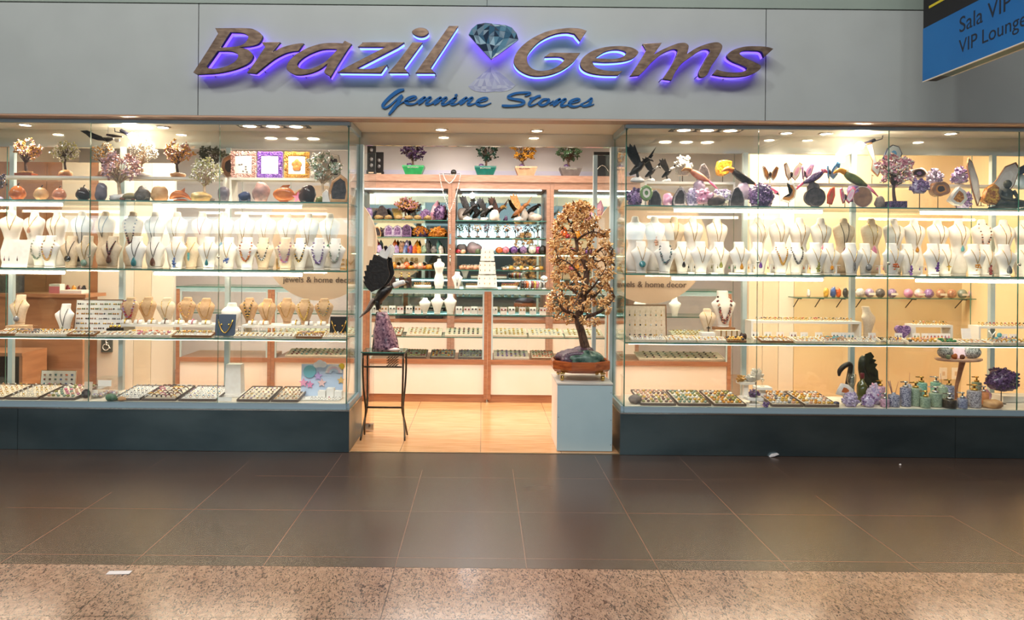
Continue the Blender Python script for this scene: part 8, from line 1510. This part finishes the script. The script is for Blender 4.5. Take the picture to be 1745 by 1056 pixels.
for i, (px, k) in enumerate(((105, 'brown'), (116, 'dkred'), (126, 'amber'), (136, 'brown'), (143, 'black'))): inn(freeform(.07, .022, gem(k), 300+i), 'stone_figure', px, 478, d+.28, zl+.0005, 'small %s stone figure on the brown ledge, %s from the pink-fronted box' % (k, ORD[i+1]), 'figurine', 0, 1, 'stone figures on the brown ledge')
dq = 6.88
t = thing('accessible_sign', 'dark plaque with a white wheelchair symbol on the pale panel', 'sign', (X(182, 583, dq), dq, Z(182, 600, dq)))
obj('plate', MB().box(-.055, .055, 0, .008, 0, .15), [mat('dark_plaque', (84, 88, 82), .4)], t)
mb = MB().ball((-.005, -.003, .122), .011, 0, 12, 8).tube([(-.006, -.003, .11), (-.004, -.003, .072), (.018, -.003, .07), (.028, -.003, .04), (.036, -.003, .042)], .005, 6).tube([(-.008+.03*cos(a), -.003, .05+.03*sin(a)) for a in [1.9+i*.36 for i in range(13)]], .004, 6).tube([(-.005, -.003, .093), (.014, -.003, .09)], .004, 6)
obj('wheelchair_symbol', mb, [M_card], t)
t = thing('reception_desk', 'brown wooden desk with a dark open side behind the first floor trays', 'desk', (X(20, 640, 6.2), 6.2, 0)); xd = X(56, 640, 6.2)
ab('top', MB().box(xd-1.2, xd, 6.05, 6.4, .52, .55), [M_brown], t); ab('side', MB().box(xd-.03, xd-.001, 6.06, 6.4, .002, .5195), [M_brown], t); ab('back', MB().box(xd-1.2, xd-.031, 6.36, 6.395, .002, .5195), [M_vel], t)
# tree-side interior: wall shelf with bagged stones, outlets
d = 6.55
def wshelf(a, c, py, lb):
    z = Z((a+c)/2, py, d); x0, x1 = X(a, py, d), X(c, py, d); t = thing('bracket_shelf', lb, 'shelf', ((x0+x1)/2, d, z)); h = (x1-x0)/2
    obj('glass_plate', MB().box(-h, h, 0, .19, -.008, 0, 0, em=[0, 0, 1, 1, 1, 1]), [GLASS_T, GEDGE], t)
    for s in (-.8, .0, .8): obj('bracket', MB().tube([(s*h, .185, -.012), (s*h, .02, -.012)], .006, 6).tube([(s*h, .185, -.10), (s*h, .08, -.014)], .005, 6), [M_iron], t)
    return z
z1 = wshelf(1358, 1452, 507, 'glass wall shelf with toy-like beads on the yellow wall'); z2 = wshelf(1455, 1672, 508, 'long glass wall shelf with bagged stones on the yellow wall'); z3 = wshelf(1690, 1800, 514, 'glass wall shelf at the cut-off window edge')
for i, (px, k, lb, r_) in enumerate(((1378, 'white', 'white', .03), (1408, 'gold', 'yellow and black', .04), (1420, 'blue', 'blue', .045), (1429, 'orange', 'orange', .04), (1441, 'black', 'dark', .04))): inn(freeform(r_*2.2, r_*.62, gem(k), 320+i), 'bead_toy', px, 500, d+.1, z1+.0005, '%s bead ornament on the glass wall shelf' % lb, 'ornament', 0, 1, 'bead ornaments on the wall shelf')
def bag(k, k2, seed, lab):
    def f():
        mb = MB().blob((0, 0, .05), (.052, .05, .055), .12, 3, seed, 14, 9, flat0=-.05); return [('stones', mb, [chp('bag_%s_%s' % (k, k2), PAL[k], PAL[k2])])]+([('price_label', MB().box(-.04, .04, -.058, -.055, .03, .055), [M_card])] if lab else [])
    return f
for i, (px, k, k2) in enumerate(((1466, 'white', 'grey'), (1482, 'grey', 'lilac'), (1500, 'black', 'grey'), (1520, 'black', 'lilac'), (1548, 'pink', 'lilac'), (1566, 'pink', 'white'), (1583, 'purple', 'lilac'), (1603, 'brown', 'peach'), (1622, 'peach', 'brown'), (1640, 'sage', 'grey'), (1658, 'lilac', 'peach'))): inn(bag(k, k2, 330+i, i % 2), 'stone_bag', px, 500, d+.09, z2+.0005, 'heaped bag of %s and %s stones, %s along the long glass wall shelf' % (k, k2, ORD[i+1]), 'bag of stones', 0, .8, 'bags of stones on the long wall shelf')
for i, (px, k, k2) in enumerate(((1702, 'brown', 'pink'), (1722, 'lilac', 'brown'), (1742, 'blue', 'lilac'))): inn(bag(k, k2, 350+i, False), 'stone_bag', px, 508, d+.09, z3+.0005, 'heaped bag of %s and %s stones at the cut-off edge shelf' % (k, k2), 'bag of stones', 0, .8, 'bags of stones on the edge shelf')
for i, px in enumerate((1607, 1628, 1653)):
    t = inn(lambda: [('plate', MB().box(-.035, .035, -.007, -.0005, -.055, .055), [M_card]), ('switch', MB().box(-.012, .012, -.011, -.0075, -.02, .02), [M_bc])], 'outlet_plate', px, 636, 6.75, Z(px, 636, 6.75), 'white wall outlet plate beside the cake stand, %s from the doorway' % ORD[i+1], 'outlet', 0, 1, 'outlet plates on the yellow wall')
